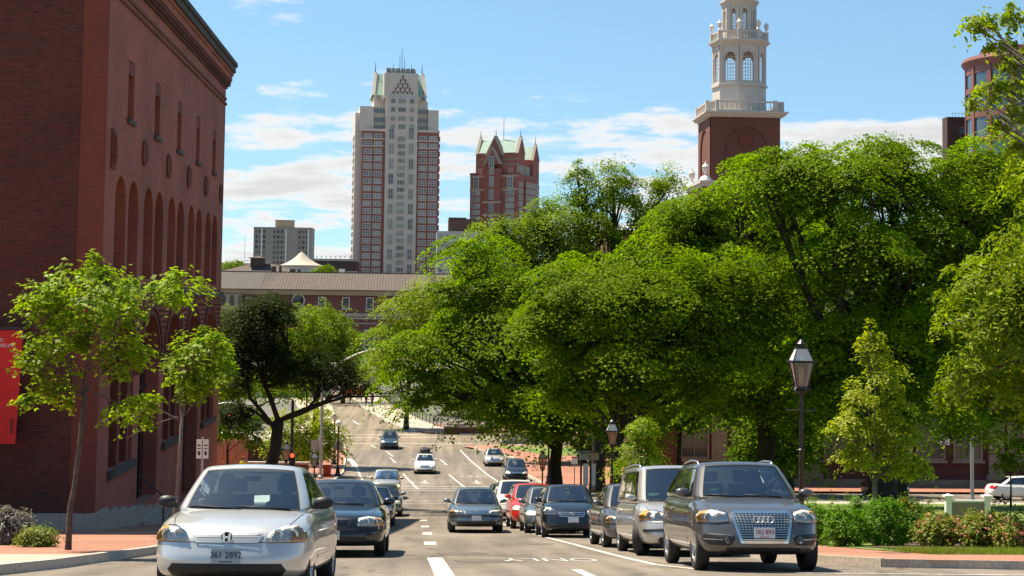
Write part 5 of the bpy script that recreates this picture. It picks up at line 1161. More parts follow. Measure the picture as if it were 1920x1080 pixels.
# boxwood, roses, hedges
def bush(name, px, py, d, rx, ry, m, label, cat, seed, n=150, per=40, leaf=.06, cr_=.12, tmpl='oval', group=None, petals=None, dd=None):
    p = at(px, py, d); u = d/F; base = Vector((p.x, d, gz(d)+KH+.02)); root = empty(name, base, label=label, cat=cat, group=group)
    rx, ry = rx*u, ry*u; h_ = (p.z+ry)-base.z; rz = h_*.56; cz = h_*.46
    lb = [(0, 0, cz, rx, dd or rx*.9, rz)]+[(rx*.45*math.cos(a), rx*.4*math.sin(a), cz*1.05, rx*.6, rx*.55, rz*.85) for a in (.4, 2.3, 4.2)]
    foliage('foliage', lb, n, per, leaf, cr_, m, tmpl, seed, .8, .6, .72, .1, root, .12)
    mb = MB()
    for i in range(7): a = i*.9; mb.tube([(0, 0, -.05), (rx*.35*math.cos(a), rx*.35*math.sin(a), cz), (rx*.7*math.cos(a), rx*.7*math.sin(a), cz*1.4)], [.02, .014, .006], 5)
    mb.build('stems', 'bark', root)
    if petals:
        rng = np.random.default_rng(seed+99); n2 = petals[1]; C, d_, _ = clump_points(lb, n2, rng, .97, .12); ok = C[:, 2] > .15
        C = C[ok]; P = np.repeat(C, 7, axis=0)+rng.normal(size=(len(C)*7, 3))*.022
        me = leaves_mesh('blossoms', P, unit(rng.normal(size=P.shape)+np.array([0, -.4, .7])), np.full(len(P), .065), 'oval', petals[0], rng); link('blossoms', me, root)
    return root
bush('boxwood_bush', 1528, 977, 35, 34, 32, 'leaf_box', 'round green boxwood bush nearest the parked grey car', 'bush', 61, n=110)
bush('boxwood_bush', 1584, 987, 33.6, 38, 34, 'leaf_box', 'round green boxwood bush, second from the parked grey car', 'bush', 62, n=130)
bush('boxwood_bush', 1658, 982, 34, 46, 44, 'leaf_box', 'largest round green boxwood bush, in front of the big trunk', 'bush', 63, n=190)
bush('boxwood_bush', 1615, 956, 38, 32, 22, 'leaf_box', 'small boxwood bush peeping out behind the others', 'bush', 64, n=90)
bush('rose_bush', 1762, 998, 33.5, 46, 32, 'leaf_rose', 'rose bush with few pink blooms left of the white post sign', 'bush', 65, petals=('petal_pink', 50), n=150, leaf=.07, per=34)
bush('rose_bush', 1846, 997, 33, 50, 32, 'leaf_rose', 'wide rose bush with pink blooms in front of the white post sign', 'bush', 66, petals=('petal_pink', 80), n=160, leaf=.07, per=34)
bush('rose_bush', 1908, 1004, 32, 36, 22, 'leaf_rose', 'rose bush with pale pink blooms at the right edge', 'bush', 67, petals=('petal_pink', 80), n=100, leaf=.07, per=34)
bush('flowering_plant', 1696, 952, 36, 20, 16, 'leaf_hedge', 'small plant with orange flowers right of the big trunk', 'plant', 68, petals=('petal_orange', 14), n=50)
bush('low_shrub', 1725, 965, 38, 30, 20, 'leaf_hedge', 'low dark shrub between the boxwood and the roses', 'bush', 69, n=80)
def hedge(px0, px1, py, d, m, label, seed, h=None):
    a, b2 = at(px0, py, d), at(px1, py, d); hh = a.z-gz(d)-KH; root = empty('clipped_hedge', ((a.x+b2.x)/2, d, gz(d)+KH), label=label, cat='hedge')
    L_ = (b2.x-a.x)/2; lb = [(x, 0, hh*.5, .6, .45, hh*.55) for x in np.arange(-L_, L_, .5)]
    foliage('foliage', lb, int(L_*2*26), 26, .09, .15, m, 'oval', seed, .8, .6, .75, .1, root, .08); 
    mb = MB()
    for x in np.arange(-L_, L_, .7): mb.tube([(x, 0, -.05), (x, 0, hh*.7)], [.03, .02], 5)
    mb.build('stems', 'bark', root)
hedge(1500, 1710, 934, 56, 'leaf_hedge', 'low clipped hedge behind the boxwood bushes', 71)
hedge(1860, 1935, 936, 60, 'leaf_hedge', 'low clipped hedge under the white car at the right', 72); hedge(1706, 1775, 936, 60, 'leaf_hedge', 'short clipped hedge left of the white post sign', 73)
hedge(1105, 1300, 925, 62, 'leaf_deep', 'dark low hedge in the shade behind the minivan', 74)
# lavender and ground cover at the left corner
bush('lavender_bush', 18, 985, 32.5, 40, 26, 'leaf_lavender', 'grey purple lavender clump at the left edge', 'bush', 75, tmpl='slim', leaf=.11, n=120)
bush('ground_cover', 72, 1003, 31, 34, 10, 'leaf_grass', 'yellow green ground cover beside the lavender', 'plant', 76, tmpl='slim', leaf=.07, n=110, per=36)
# grass blades
rng = np.random.default_rng(5); n = 26000
X = rng.uniform(8.7, 19.5, n); Y = 28.45+np.abs(rng.normal(size=n))*1.3
keep = (Y < 31.4)&(X > 8.9)&~((Y < 29.0)&(X > 11.3)); X, Y = X[keep], Y[keep]; P = np.stack([X, Y, np.array([gz(y) for y in Y])+KH+.01], 1)
tv = np.array(LEAF['blade'][0]); n = len(P); a = rng.uniform(0, 2*PI, n); s_ = rng.uniform(.05, .11, n)
V = np.empty((n, 4, 3)); V[:, :, 0] = P[:, 0:1]+s_[:, None]*(tv[None, :, 0]*np.cos(a)[:, None]-tv[None, :, 1]*np.sin(a)[:, None]); V[:, :, 1] = P[:, 1:2]+s_[:, None]*(tv[None, :, 0]*np.sin(a)[:, None]+tv[None, :, 1]*np.cos(a)[:, None]); V[:, :, 2] = P[:, 2:3]+s_[:, None]*tv[None, :, 2]
me = bpy.data.meshes.new('grass'); me.from_pydata(V.reshape(-1, 3).tolist(), [], np.arange(4*n).reshape(n, 4).tolist()); me.materials.append(M['leaf_grass'])
tag(link('grass', me), 'short sunlit grass along the flower bed', 'grass', kind='stuff')
# ------------------------------------------------------------------ street furniture
def gas_lamp(loc, H_, label, s=1.0, group='old gas lamps'):
    e = empty('gas_lamp', loc, label=label, cat='street lamp', group=group)
    zl = H_-1.02*s
    mb = MB(); mb.lathe([(.17*s, 0), (.17*s, .12), (.13*s, .18), (.12*s, .55), (.09*s, .62), (.07*s, .75)], seg=10); mb.build('base', 'black_iron', e, smooth=40)
    mb = MB(); mb.lathe([(.062*s, .7), (.058*s, zl*.6), (.075*s, zl*.6+.02), (.075*s, zl*.6+.06), (.05*s, zl*.6+.08), (.042*s, zl-.1)], seg=10); mb.lathe([(.06*s, zl-.32), (.06*s, zl-.27)], seg=10); mb.lathe([(.05*s, zl-.12), (.08*s, zl-.06), (.05*s, zl)], seg=10); mb.build('post', 'black_iron', e, smooth=40)
    mb = MB(); mb.tube([(-.30*s, 0, zl-.42), (.30*s, 0, zl-.42)], .018*s, 6); 
    for q in (-1, 1): mb.lathe([(.01, -.03), (.03*s, 0), (.01, .03)], (q*.31*s, 0, zl-.42), 8)
    mb.build('ladder_bar', 'black_iron', e)
    # lantern: four leaning glass panes in an iron cage, glazed roof, chimney cap
    b0, b1, r1 = .115*s, .225*s, .12*s; z0, z1, z2, z3 = zl, zl+.55*s, zl+.60*s, zl+.86*s
    lan = MB()
    cn = [(-1, -1), (1, -1), (1, 1), (-1, 1)]
    for x, y in cn:
        lan.tube([(x*b0, y*b0, z0), (x*b1, y*b1, z1)], .016*s, 5); lan.tube([(x*b1, y*b1, z2), (x*r1, y*r1, z3)], .014*s, 5)
        lan.tube([(x*.03, y*.03, zl-.12), (x*b0*1.6, y*b0*1.6, z0-.02), (x*b0, y*b0, z0+.04)], .012*s, 5)
    lan.box(-b0-.015, b0+.015, -b0-.015, b0+.015, z0-.02, z0+.02); lan.box(-b1-.035, b1+.035, -b1-.035, b1+.035, z1, z2)
    lan.box(-r1-.01, r1+.01, -r1-.01, r1+.01, z3, z3+.03*s); lan.lathe([(r1*.7, z3+.03*s), (r1*.7, z3+.10*s), (r1*.95, z3+.11*s), (r1*.5, z3+.16*s), (.02, z3+.20*s)], seg=10)
    lo = lan.build('lantern', 'black_iron', e)
    for i in range(4):
        (xa, ya), (xb, yb) = cn[i], cn[(i+1) % 4]; k = .97
        g = MB(); g.quad((xa*b0*k, ya*b0*k, z0+.02), (xb*b0*k, yb*b0*k, z0+.02), (xb*b1*k, yb*b1*k, z1), (xa*b1*k, ya*b1*k, z1)); g.build('pane', 'lamp_glass', lo)
        g = MB(); g.quad((xa*b1*k, ya*b1*k, z2+.002), (xb*b1*k, yb*b1*k, z2+.002), (xb*r1*k, yb*r1*k, z3), (xa*r1*k, ya*r1*k, z3)); g.build('roof_pane', 'frost_glass', lo)
    mb = MB(); mb.lathe([(.03, z0+.02), (.045, z0+.15), (.05, z0+.32), (.02, z0+.42)], seg=10); mb.build('mantle', 'lamp_globe', lo, smooth=True)
    return e
def lx(px, d): return at(px, 800, d).x
gas_lamp((7.15, 30.2, gz(30.2)+KH), at(1503, 640, 30.2).z-gz(30.2)-KH, 'tall black gas lamp rising behind the parked grey car', .86)
gas_lamp((lx(1148, 57), 57, gz(57)+KH), at(1148, 788, 57).z-gz(57)-KH, 'black gas lamp above the silver minivan roof', .84)
gas_lamp((lx(1018, 78), 78, gz(78)+KH), at(1018, 846, 78).z-gz(78)-KH, 'short gas lamp left of the trunk above the black hatchback', .8)
gas_lamp((lx(538, 88), 88, gz(88)+KH), at(538, 827, 88).z-gz(88)-KH, 'gas lamp right of the leaning trunk on the left pavement', 1.0)
gas_lamp((lx(591, 108), 108, gz(108)+KH), at(591, 846, 108).z-gz(108)-KH, 'smaller gas lamp beside the grey pole on the left pavement', 1.0)
def globe_lamp(px, py, ptop, label, sign=None):
    p = G(px, py); p.z += KH; e = empty('globe_lamp', p, label=label, cat='street lamp', group='white globe lamps'); H_ = at(px, ptop, p.y).z-p.z
    mb = MB(); mb.lathe([(.24, 0), (.24, .12), (.16, .25), (.13, .6), (.08, .7)], seg=10); mb.build('base', 'black_iron', e, smooth=40)
    mb = MB(); mb.lathe([(.075, .6), (.06, H_-.6), (.10, H_-.55), (.06, H_-.5), (.12, H_-.44)], seg=10); mb.build('post', 'black_iron', e, smooth=40)
    mb = MB(); mb.lathe([(.10, 0), (.2, .08), (.24, .22), (.2, .36), (.1, .43), (.02, .45)], (0, 0, H_-.45), 14); mb.build('globe', 'lamp_globe', e, smooth=True)
    if sign: mb = MB(); mb.box(-.32, .32, .08, .10, sign[0], sign[1]); mb.build('sign_panel', 'sign_back', e)
    return e
globe_lamp(633, 896, 788, 'nearer white globe lamp on a black post by the left kerb', (1.9, 2.6)); globe_lamp(626, 874, 777, 'farther white globe lamp on a black post by the left kerb'); globe_lamp(1028, 912, 799, 'white globe lamp on a black post at the right corner')
# tall grey pole with two curved arms
p = G(601, 901); p.z += KH; e = empty('street_light_pole', p, label='tall grey steel street light pole on the left pavement', cat='street lamp')
H_ = at(613, 690, p.y).z-p.z
mb = MB(); mb.lathe([(.2, 0), (.2, .2), (.125, .25), (.085, H_)], seg=12); mb.build('pole', 'galvanized', e, smooth=40)
q_ = lambda px, py: at(px, py, p.y)-p
mb = MB(); mb.tube([(0, 0, H_-.6), q_(640, 678), q_(668, 664), q_(690, 657), q_(706, 655)], [.06, .055, .05, .045, .04], 7); mb.build('lamp_arm', 'white_paint', e)
mb = MB(); c_ = q_(627, 682); mb.box(c_.x-.25, c_.x+.25, -.35, -.05, c_.z-.08, c_.z+.06); mb.build('luminaire', 'white_paint', e)
mb = MB(); mb.box(-.75, -.08, .12, .15, 2.0, 2.75); mb.build('sign_panel', 'sign_back', e)
p = (lx(1822, 94), 94, gz(94)+KH); e = empty('street_light_pole', p, label='slim grey pole standing behind the white post sign', cat='street lamp')
mb = MB(); mb.lathe([(.16, 0), (.11, .25), (.10, 9.5)], seg=10); mb.build('pole', 'galvanized', e); mb = MB(); mb.tube([(0, 0, 9.4), (-.5, 0, 9.8), (-1.6, 0, 9.9)], .05, 6); mb.build('lamp_arm', 'galvanized', e)
# traffic signals
def signal(root, c, name='signal_head', lit=True):
    mb = MB(); mb.box(-.17, .17, -.10, .12, -.5, .5); h_ = mb.build(name, 'black_iron', root, c)
    for i, (dz, m) in enumerate(((.33, 'signal_red'), (0, 'car_black'), (-.33, 'car_black'))):
        mb = MB(); mb.lathe([(.115, -.135), (.115, -.10)], (0, 0, dz), 12, axis='y'); mb.build('lens', m, h_)
        mb = MB(); n = 10
        pts = [(.135*math.cos(PI*k/n), .135*math.sin(PI*k/n)+dz) for k in range(n+1)]
        mb.add([(x, -.10, z) for x, z in pts]+[(x, -.30, z) for x, z in pts], [(k, k+1, n+2+k, n+1+k) for k in range(n)]); mb.build('visor', 'black_iron', h_)
e = empty('traffic_signal', (lx(380, 97), 97, gz(97)+KH), label='traffic signal with a red light hanging from a curved grey mast arm at the left', cat='traffic light')
zz_ = at(430, 756, 97).z-e.location.z; xr_ = at(432, 778, 97).x-e.location.x
mb = MB(); mb.lathe([(.18, 0), (.12, .3), (.09, zz_)], seg=10); mb.build('pole', 'galvanized', e)
mb = MB(); mb.tube([(0, 0, zz_-.7), (.4, 0, zz_-.15), (1.2, 0, zz_), (xr_+.3, 0, zz_), (xr_+1.4, 0, zz_-.1)], [.07, .06, .055, .05, .04], 7); mb.build('mast_arm', 'galvanized', e)
signal(e, (xr_, 0, at(432, 778, 97).z-e.location.z-.33))
e = empty('traffic_signal', (lx(548, 92), 92, gz(92)+KH), label='dark signal post with a small red light beside the leaning trunk', cat='traffic light')
zz_ = at(546, 752, 92).z-e.location.z; mb = MB(); mb.lathe([(.16, 0), (.1, .3), (.085, zz_), (.05, zz_+.1)], seg=10); mb.build('pole', 'black_iron', e)
signal(e, (.06, -.25, at(549, 853, 92).z-e.location.z-.33))
mb = MB(); mb.box(-.06, .12, -.15, -.05, 2.4, 2.5); mb.build('bracket', 'black_iron', e)
# kerbside sign at the left with two plates
e = empty('parking_sign', (lx(381, 42.), 42., gz(42.)+KH), label='white parking sign with two plates on a thin post by the museum', cat='sign')
zt_ = at(381, 824, 42).z-e.location.z; mb = MB(); mb.box(-.03, .03, -.02, .02, 0, zt_+.05); mb.build('post', 'galvanized', e)
for x0, x1 in ((-.155, -.015), (.015, .155)):
    mb = MB(); mb.box(x0, x1, -.045, -.025, zt_-.48, zt_); pl = mb.build('plate', 'white_paint', e)
    mb = MB(); c_ = (x0+x1)/2; mb.box(c_-.045, c_+.045, -.05, -.046, zt_-.16, zt_-.13); mb.box(c_-.045, c_+.045, -.05, -.046, zt_-.24, zt_-.22); mb.box(c_-.03, c_+.03, -.05, -.046, zt_-.40, zt_-.30); mb.build('print', 'black_iron', pl)
# white post-and-panel sign on the lawn
p = (lx(1813, 50), 50, gz(50)+KH); e = empty('lawn_sign', p, label='white wooden post and panel sign behind the roses', cat='sign'); zt_ = at(1813, 928, 50).z-p[2]; hw_ = .62
for s in (-1, 1):
    mb = MB(); mb.box(s*hw_-.09, s*hw_+.09, -.09, .09, 0, zt_-.06); mb.box(s*hw_-.15, s*hw_+.15, -.15, .15, zt_-.06, zt_-.01); mb.box(s*hw_-.11, s*hw_+.11, -.11, .11, zt_-.10, zt_-.06); mb.lathe([(.13, zt_-.01), (.02, zt_+.04)], (s*hw_, 0, 0), 4, rot=PI/4); mb.build('post', 'white_paint', e)
mb = MB(); mb.box(-hw_+.09, hw_-.09, -.03, .03, .35, zt_-.22); mb.build('panel', 'hall_stone', e); mb = MB(); mb.box(-hw_+.09, hw_-.09, -.06, .06, zt_-.22, zt_-.16); mb.build('top_rail', 'white_paint', e)
# information stand and small signs under the trees at the right
e = empty('information_stand', (lx(1105, 102), 102, gz(102)), label='information stand with a wide header under the trees at the right corner', cat='kiosk')
z1_ = at(1105, 848, 102).z-e.location.z; z0_ = at(1105, 862, 102).z-e.location.z
mb = MB(); mb.box(-.62, 0, -.1, .15, z0_, z1_); mb.build('header', 'sign_back', e); mb = MB(); mb.box(.01, .62, -.1, .15, z0_, z1_); mb.build('header_panel', 'stone_beige', e); mb = MB(); mb.box(-.7, .75, -.2, .3, z1_, z1_+.06); mb.build('roof', 'dark_metal', e)
for x in (-.5, .1, .5): mb = MB(); mb.box(x-.06, x+.06, 0, .1, 0, z0_); mb.build('post', 'black_iron', e)
for x in (-.2, .3): mb = MB(); mb.box(x-.16, x+.16, .02, .06, .5, z0_-.25); mb.build('poster', 'white_paint', e)
e = empty('small_sign', (lx(1078, 96), 96, gz(96)+KH), label='small white sign on a thin pole left of the information stand', cat='sign')
z1_ = at(1078, 856, 96).z-e.location.z; mb = MB(); mb.box(-.03, .03, 0, .05, 0, z1_); mb.build('post', 'galvanized', e); mb = MB(); mb.box(-.18, .18, -.03, 0, z1_-.45, z1_); mb.build('plate', 'white_paint', e); mb = MB(); mb.box(-.18, .18, -.034, -.03, z1_-.09, z1_); mb.build('stripe', 'sign_red', e)
p = G(613, 897); e = empty('sidewalk_planter', p, label='small red orange planter beside the grey pole', cat='planter')
mb = MB(); mb.lathe([(.36, 0), (.42, .72), (.46, .76), (.46, .84), (.38, .84), (.36, .74)], (0, 0, KH), 4, rot=PI/4); mb.build('tub', 'planter_red', e); mb = MB(); mb.box(-.24, .24, -.24, .24, KH+.70, KH+.78); mb.build('soil', 'mulch', e)
# bicycle chained at the far right kerb
p = G(1003, 886); p.z += KH; e = empty('bicycle', p, (0, 0, R(70)), label='bicycle leaning at the kerb behind the parked black hatchback', cat='bicycle')
for x in (-.52, .52):
    mb = MB(); mb.tube([(x+.33*math.cos(2*PI*i/20), 0, .34+.33*math.sin(2*PI*i/20)) for i in range(21)], .02, 5); w_ = mb.build('wheel', 'rubber', e)
    mb = MB()
    for i in range(6): a = PI*i/6; mb.tube([(x+.32*math.cos(a), 0, .34+.32*math.sin(a)), (x-.32*math.cos(a), 0, .34-.32*math.sin(a))], .004, 4)
    mb.build('spokes', 'galvanized', w_)
mb = MB()
for a, b in (((-.52, .34), (-.12, .34)), ((-.12, .34), (-.2, .82)), ((-.2, .8), (-.52, .34)), ((-.2, .8), (.38, .84)), ((-.12, .34), (.40, .76)), ((.36, .95), (.52, .34))): mb.tube([(a[0], 0, a[1]), (b[0], 0, b[1])], .018, 5)
mb.build('frame', 'dark_metal', e); mb = MB(); mb.box(-.33, -.08, -.06, .06, .86, .92); mb.build('saddle', 'rubber', e); mb = MB(); mb.tube([(.36, -.28, .98), (.36, .28, .98)], .016, 5); mb.build('handlebar', 'dark_metal', e)
# bridge railing
e = empty('bridge_railing', (fr(210)+4.6, 210, gz(210)+KH), label='dark iron railing along the far bridge pavement', cat='railing')
mb = MB(); y = 192.
while y < 262:
    mb.tube([(fr(y)+4.6-e.location.x, y-210, 0), (fr(y)+4.6-e.location.x, y-210, 1.05)], .05, 5); y += 2.2
mb.build('posts', 'black_iron', e); mb = MB()
for z in (.35, .7, 1.05): mb.tube([(fr(y)+4.6-e.location.x, y-210, z) for y in np.arange(192, 262, 5)], .035, 5)
mb.build('rails', 'black_iron', e)
# ------------------------------------------------------------------ people
def skin_mesh(name, verts, edges, root=0, sub=2):
    me = bpy.data.meshes.new(name); me.from_pydata([v[:3] for v in verts], edges, []); o = bpy.data.objects.new(name, me); col.objects.link(o)
    md = o.modifiers.new('s', 'SKIN'); md.use_smooth_shade = True
    sv = me.skin_vertices[0].data
    for i, v in enumerate(verts): sv[i].radius = (v[3], v[4] if len(v) > 4 else v[3]); sv[i].use_root = (i == root)
    sb_ = o.modifiers.new('b', 'SUBSURF'); sb_.levels = sub; sb_.render_levels = sub
    bpy.context.view_layer.update(); r_ = bpy.data.meshes.new_from_object(o.evaluated_get(bpy.context.evaluated_depsgraph_get())); bpy.data.objects.remove(o); return r_
STAND = [(0, 0, .95, .15, .11), (0, 0, 1.15, .15, .10), (0, 0, 1.38, .18, .11), (0, 0, 1.47, .07, .06), (0, -.01, 1.53, .055), (0, -.02, 1.60, .085, .095), (0, -.01, 1.69, .08, .09),
         (-.2, 0, 1.42, .06), (-.26, .02, 1.15, .048), (-.25, -.10, .92, .038), (-.24, -.14, .82, .035, .02), (.2, 0, 1.42, .06), (.26, .02, 1.15, .048), (.25, -.10, .92, .038), (.24, -.14, .82, .035, .02),
         (-.10, 0, .88, .10), (-.11, -.04, .5, .065), (-.11, .03, .09, .045), (-.12, -.13, .04, .04, .03), (.10, 0, .88, .10), (.11, .10, .5, .065), (.11, .22, .10, .045), (.12, .08, .04, .04, .03)]
STAND_E = [(0, 1), (1, 2), (2, 3), (3, 4), (4, 5), (5, 6), (2, 7), (7, 8), (8, 9), (9, 10), (2, 11), (11, 12), (12, 13), (13, 14), (0, 15), (15, 16), (16, 17), (17, 18), (0, 19), (19, 20), (20, 21), (21, 22)]
SEAT = [(0, .1, .20, .16, .12), (0, .12, .45, .17, .11), (0, .10, .66, .2, .11), (0, .09, .74, .07, .06), (0, .08, .80, .055), (0, .06, .88, .085, .1), (0, .06, .98, .08, .09),
        (-.21, .08, .68, .06), (-.27, -.08, .46, .048), (-.17, -.34, .50, .038), (-.15, -.42, .52, .035, .025), (.21, .08, .68, .06), (.27, -.08, .46, .048), (.17, -.34, .50, .038), (.15, -.42, .52, .035, .025),
        (-.10, 0, .17, .10), (-.12, -.40, .24, .07), (.10, 0, .17, .10), (.12, -.40, .24, .07)]
SEAT_E = [(0, 1), (1, 2), (2, 3), (3, 4), (4, 5), (5, 6), (2, 7), (7, 8), (8, 9), (9, 10), (2, 11), (11, 12), (12, 13), (13, 14), (0, 15), (15, 16), (0, 17), (17, 18)]
def dress(me, neck, waist, shoe, shirt, skin='skin', arm=.0):
    me = me.copy(); me.materials.clear()
    for m in (skin, shirt, 'trousers', 'car_black'): me.materials.append(M[m])
    for p in me.polygons:
        c = p.center; p.material_index = 0 if c.z > neck else (1 if c.z > waist else (2 if c.z > shoe else 3))
        if arm and abs(c.x) > .2 and c.z < arm: p.material_index = 0
        p.use_smooth = True
    return me
stand_me = skin_mesh('body', STAND, STAND_E); seat_me = skin_mesh('body', SEAT, SEAT_E)
def hair_mesh(z, y=.0):
    mb = MB(); mb.lathe([(.092, -.05), (.102, .0), (.098, .05), (.07, .095), (.02, .112)], (0, y, z), 12); return mb.mesh('hair', 'hair', smooth=True)
def person(loc, label, shirt, rz=0, cap=None, sc=1.0, skin='skin'):
    e = empty('person', loc, (0, 0, rz), label=label, cat='person'); e.scale = (sc,)*3
    b_ = link('body', dress(stand_me, 1.47, .93, .07, shirt, skin, 1.1), e); h_ = link('hair', hair_mesh(1.68, .012), e)
    if cap: mb = MB(); mb.lathe([(.105, 1.68), (.1, 1.74), (.06, 1.79), (.01, 1.80)], (0, 0, 0), 12); mb.box(-.07, .07, -.2, -.08, 1.68, 1.695); mb.build('cap', cap, e)
    return e
p = (lx(458, 111.), 111., gz(111)+KH); person(p, 'person in a yellow shirt and red cap seen over the silver sedan roof', 'shirt_yellow', PI*.9, 'sign_red')
for px, py, lab, sh in ((656, 766, 'distant pedestrian in a red top on the bridge pavement', 'shirt_red'), (686, 764, 'distant pedestrian in dark clothes by the bridge railing', 'shirt_dark'), (697, 762, 'second distant dark pedestrian nearer the tree on the bridge', 'shirt_dark')):
    d_ = 236. if px == 656 else 232.; person((lx(px, d_), d_, gz(d_)+KH), lab, sh, .4*(px % 3))
# ------------------------------------------------------------------ cars
for nm, c, me_, ro in (('paint_silver', (.62, .61, .58), .55, .34), ('paint_grey', (.105, .098, .090), .5, .3), ('paint_black', (.010, .012, .013), .2, .25), ('paint_navy', (.006, .009, .010), .35, .25), ('paint_slate', (.16, .19, .20), .55, .3), ('paint_white', (.80, .79, .75), 0, .3),
                   ('paint_red', (.60, .025, .012), .1, .3), ('paint_tan', (.42, .38, .31), .5, .35), ('paint_sand', (.50, .48, .44), .55, .32), ('paint_teal', (.030, .050, .055), .4, .28), ('paint_champagne', (.60, .56, .48), .5, .32)): paint(nm, c, me_, ro)
def lin(tab, t):
    xs_ = [p[0] for p in tab]; ys_ = [p[1] for p in tab]
    return float(np.interp(t, xs_, ys_))
def sm(tab, t):       # softened table lookup
    return sum(lin(tab, t+k)*w_ for k, w_ in ((-.03, .25), (0, .5), (.03, .25))) if .03 < t < .97 else lin(tab, t)
def cube_grid(al, bl, cl, n=7.):
    """welded surface of a box grid pulled to a rounded box; returns parameter points and tagged faces"""
    idx = {}; P = []; Fs = []
    def vid(a, b, c):
        k = (round(a, 5), round(b, 5), round(c, 5))
        if k not in idx:
            s = (abs(a)**n+abs(b)**n+abs(c)**n)**(1/n); idx[k] = len(P); P.append((a/s, b/s, c/s))
        return idx[k]
    def face(side, us, vs, fn):
        for i in range(len(us)-1):
            for j in range(len(vs)-1):
                q = [fn(us[i], vs[j]), fn(us[i+1], vs[j]), fn(us[i+1], vs[j+1]), fn(us[i], vs[j+1])]
                Fs.append((tuple(vid(*p) for p in q), side, (us[i]+us[i+1])/2, (vs[j]+vs[j+1])/2))
    face('front', al, cl, lambda u, v: (u, -1, v)); face('rear', al, cl, lambda u, v: (u, 1, v))
    face('left', bl, cl, lambda u, v: (-1, u, v)); face('right', bl, cl, lambda u, v: (1, u, v))
    face('top', al, bl, lambda u, v: (u, v, 1)); face('bottom', al, bl, lambda u, v: (u, v, -1))
    return P, Fs
def lines(*brk, step=.12):
    o = []
    for a, b in zip(brk, brk[1:]):
        n_ = max(1, int(math.ceil((b-a)/step))); o += [a+(b-a)*i/n_ for i in range(n_)]
    return o+[brk[-1]]
class Shape:
    """projects flat front, side or rear outlines on to a car body"""
    def __init__(s, V, Fq): s.t = BVHTree.FromPolygons(V, Fq)
    def hit(s, u, v, ax, off):
        if ax == 'f': o, d = Vector((u, -3, v)), Vector((0, 1, 0))
        elif ax == 'r': o, d = Vector((u, 9, v)), Vector((0, -1, 0))
        elif ax == 'R': o, d = Vector((4, u, v)), Vector((-1, 0, 0))
        elif ax == 'L': o, d = Vector((-4, u, v)), Vector((1, 0, 0))
        else: o, d = Vector((u, v, 5)), Vector((0, 0, -1))
        h_, n_, i_, q = s.t.ray_cast(o, d)
        if h_ is None:
            h_, n_, i_, q = s.t.find_nearest(o+d*3.0)
        if n_.dot(d) > 0: n_ = -n_
        return h_+n_*off
    def patch(s, poly, ax, off=.006, rings=None, dome=0., dens=.03, skirt=.012):
        B = []; ext = max(max(p[0] for p in poly)-min(p[0] for p in poly), max(p[1] for p in poly)-min(p[1] for p in poly))
        rings = rings or max(4, int(ext/.05)); off += .003
        for a, b in zip(poly, poly[1:]+poly[:1]):
            n_ = max(1, int(math.hypot(a[0]-b[0], a[1]-b[1])/dens)); B += [(a[0]+(b[0]-a[0])*i/n_, a[1]+(b[1]-a[1])*i/n_) for i in range(n_)]
        c = (sum(p[0] for p in poly)/len(poly), sum(p[1] for p in poly)/len(poly)); n_ = len(B); vs = [s.hit(c[0], c[1], ax, off+dome)]; fs = []
        for k in range(1, rings+1):
            t = k/rings
            for p in B: vs.append(s.hit(c[0]+(p[0]-c[0])*t, c[1]+(p[1]-c[1])*t, ax, off+dome*(1-t*t)))
        for p in B: vs.append(s.hit(p[0], p[1], ax, -skirt))
        for i in range(n_): fs.append((0, 1+i, 1+(i+1) % n_))
        for k in range(rings):
            for i in range(n_): fs.append((1+k*n_+i, 1+(k+1)*n_+i, 1+(k+1)*n_+(i+1) % n_, 1+k*n_+(i+1) % n_))
        return MB().add(vs, fs)
    def band(s, pts, wd, ax, off=.004):
        mb = MB(); P = []
        for a, b in zip(pts, pts[1:]):
            n_ = max(1, int(math.hypot(a[0]-b[0], a[1]-b[1])/.06)); P += [(a[0]+(b[0]-a[0])*i/n_, a[1]+(b[1]-a[1])*i/n_) for i in range(n_)]
        P.append(pts[-1]); vs = []
        for i, p in enumerate(P):
            q0, q1 = P[max(0, i-1)], P[min(len(P)-1, i+1)]; l_ = math.hypot(q1[0]-q0[0], q1[1]-q0[1]); nx_, ny_ = -(q1[1]-q0[1])/l_*wd/2, (q1[0]-q0[0])/l_*wd/2
            vs += [s.hit(p[0]-nx_, p[1]-ny_, ax, off), s.hit(p[0]+nx_, p[1]+ny_, ax, off)]
        return mb.add(vs, [(2*i, 2*i+1, 2*i+3, 2*i+2) for i in range(len(P)-1)])
WHEELS = {}
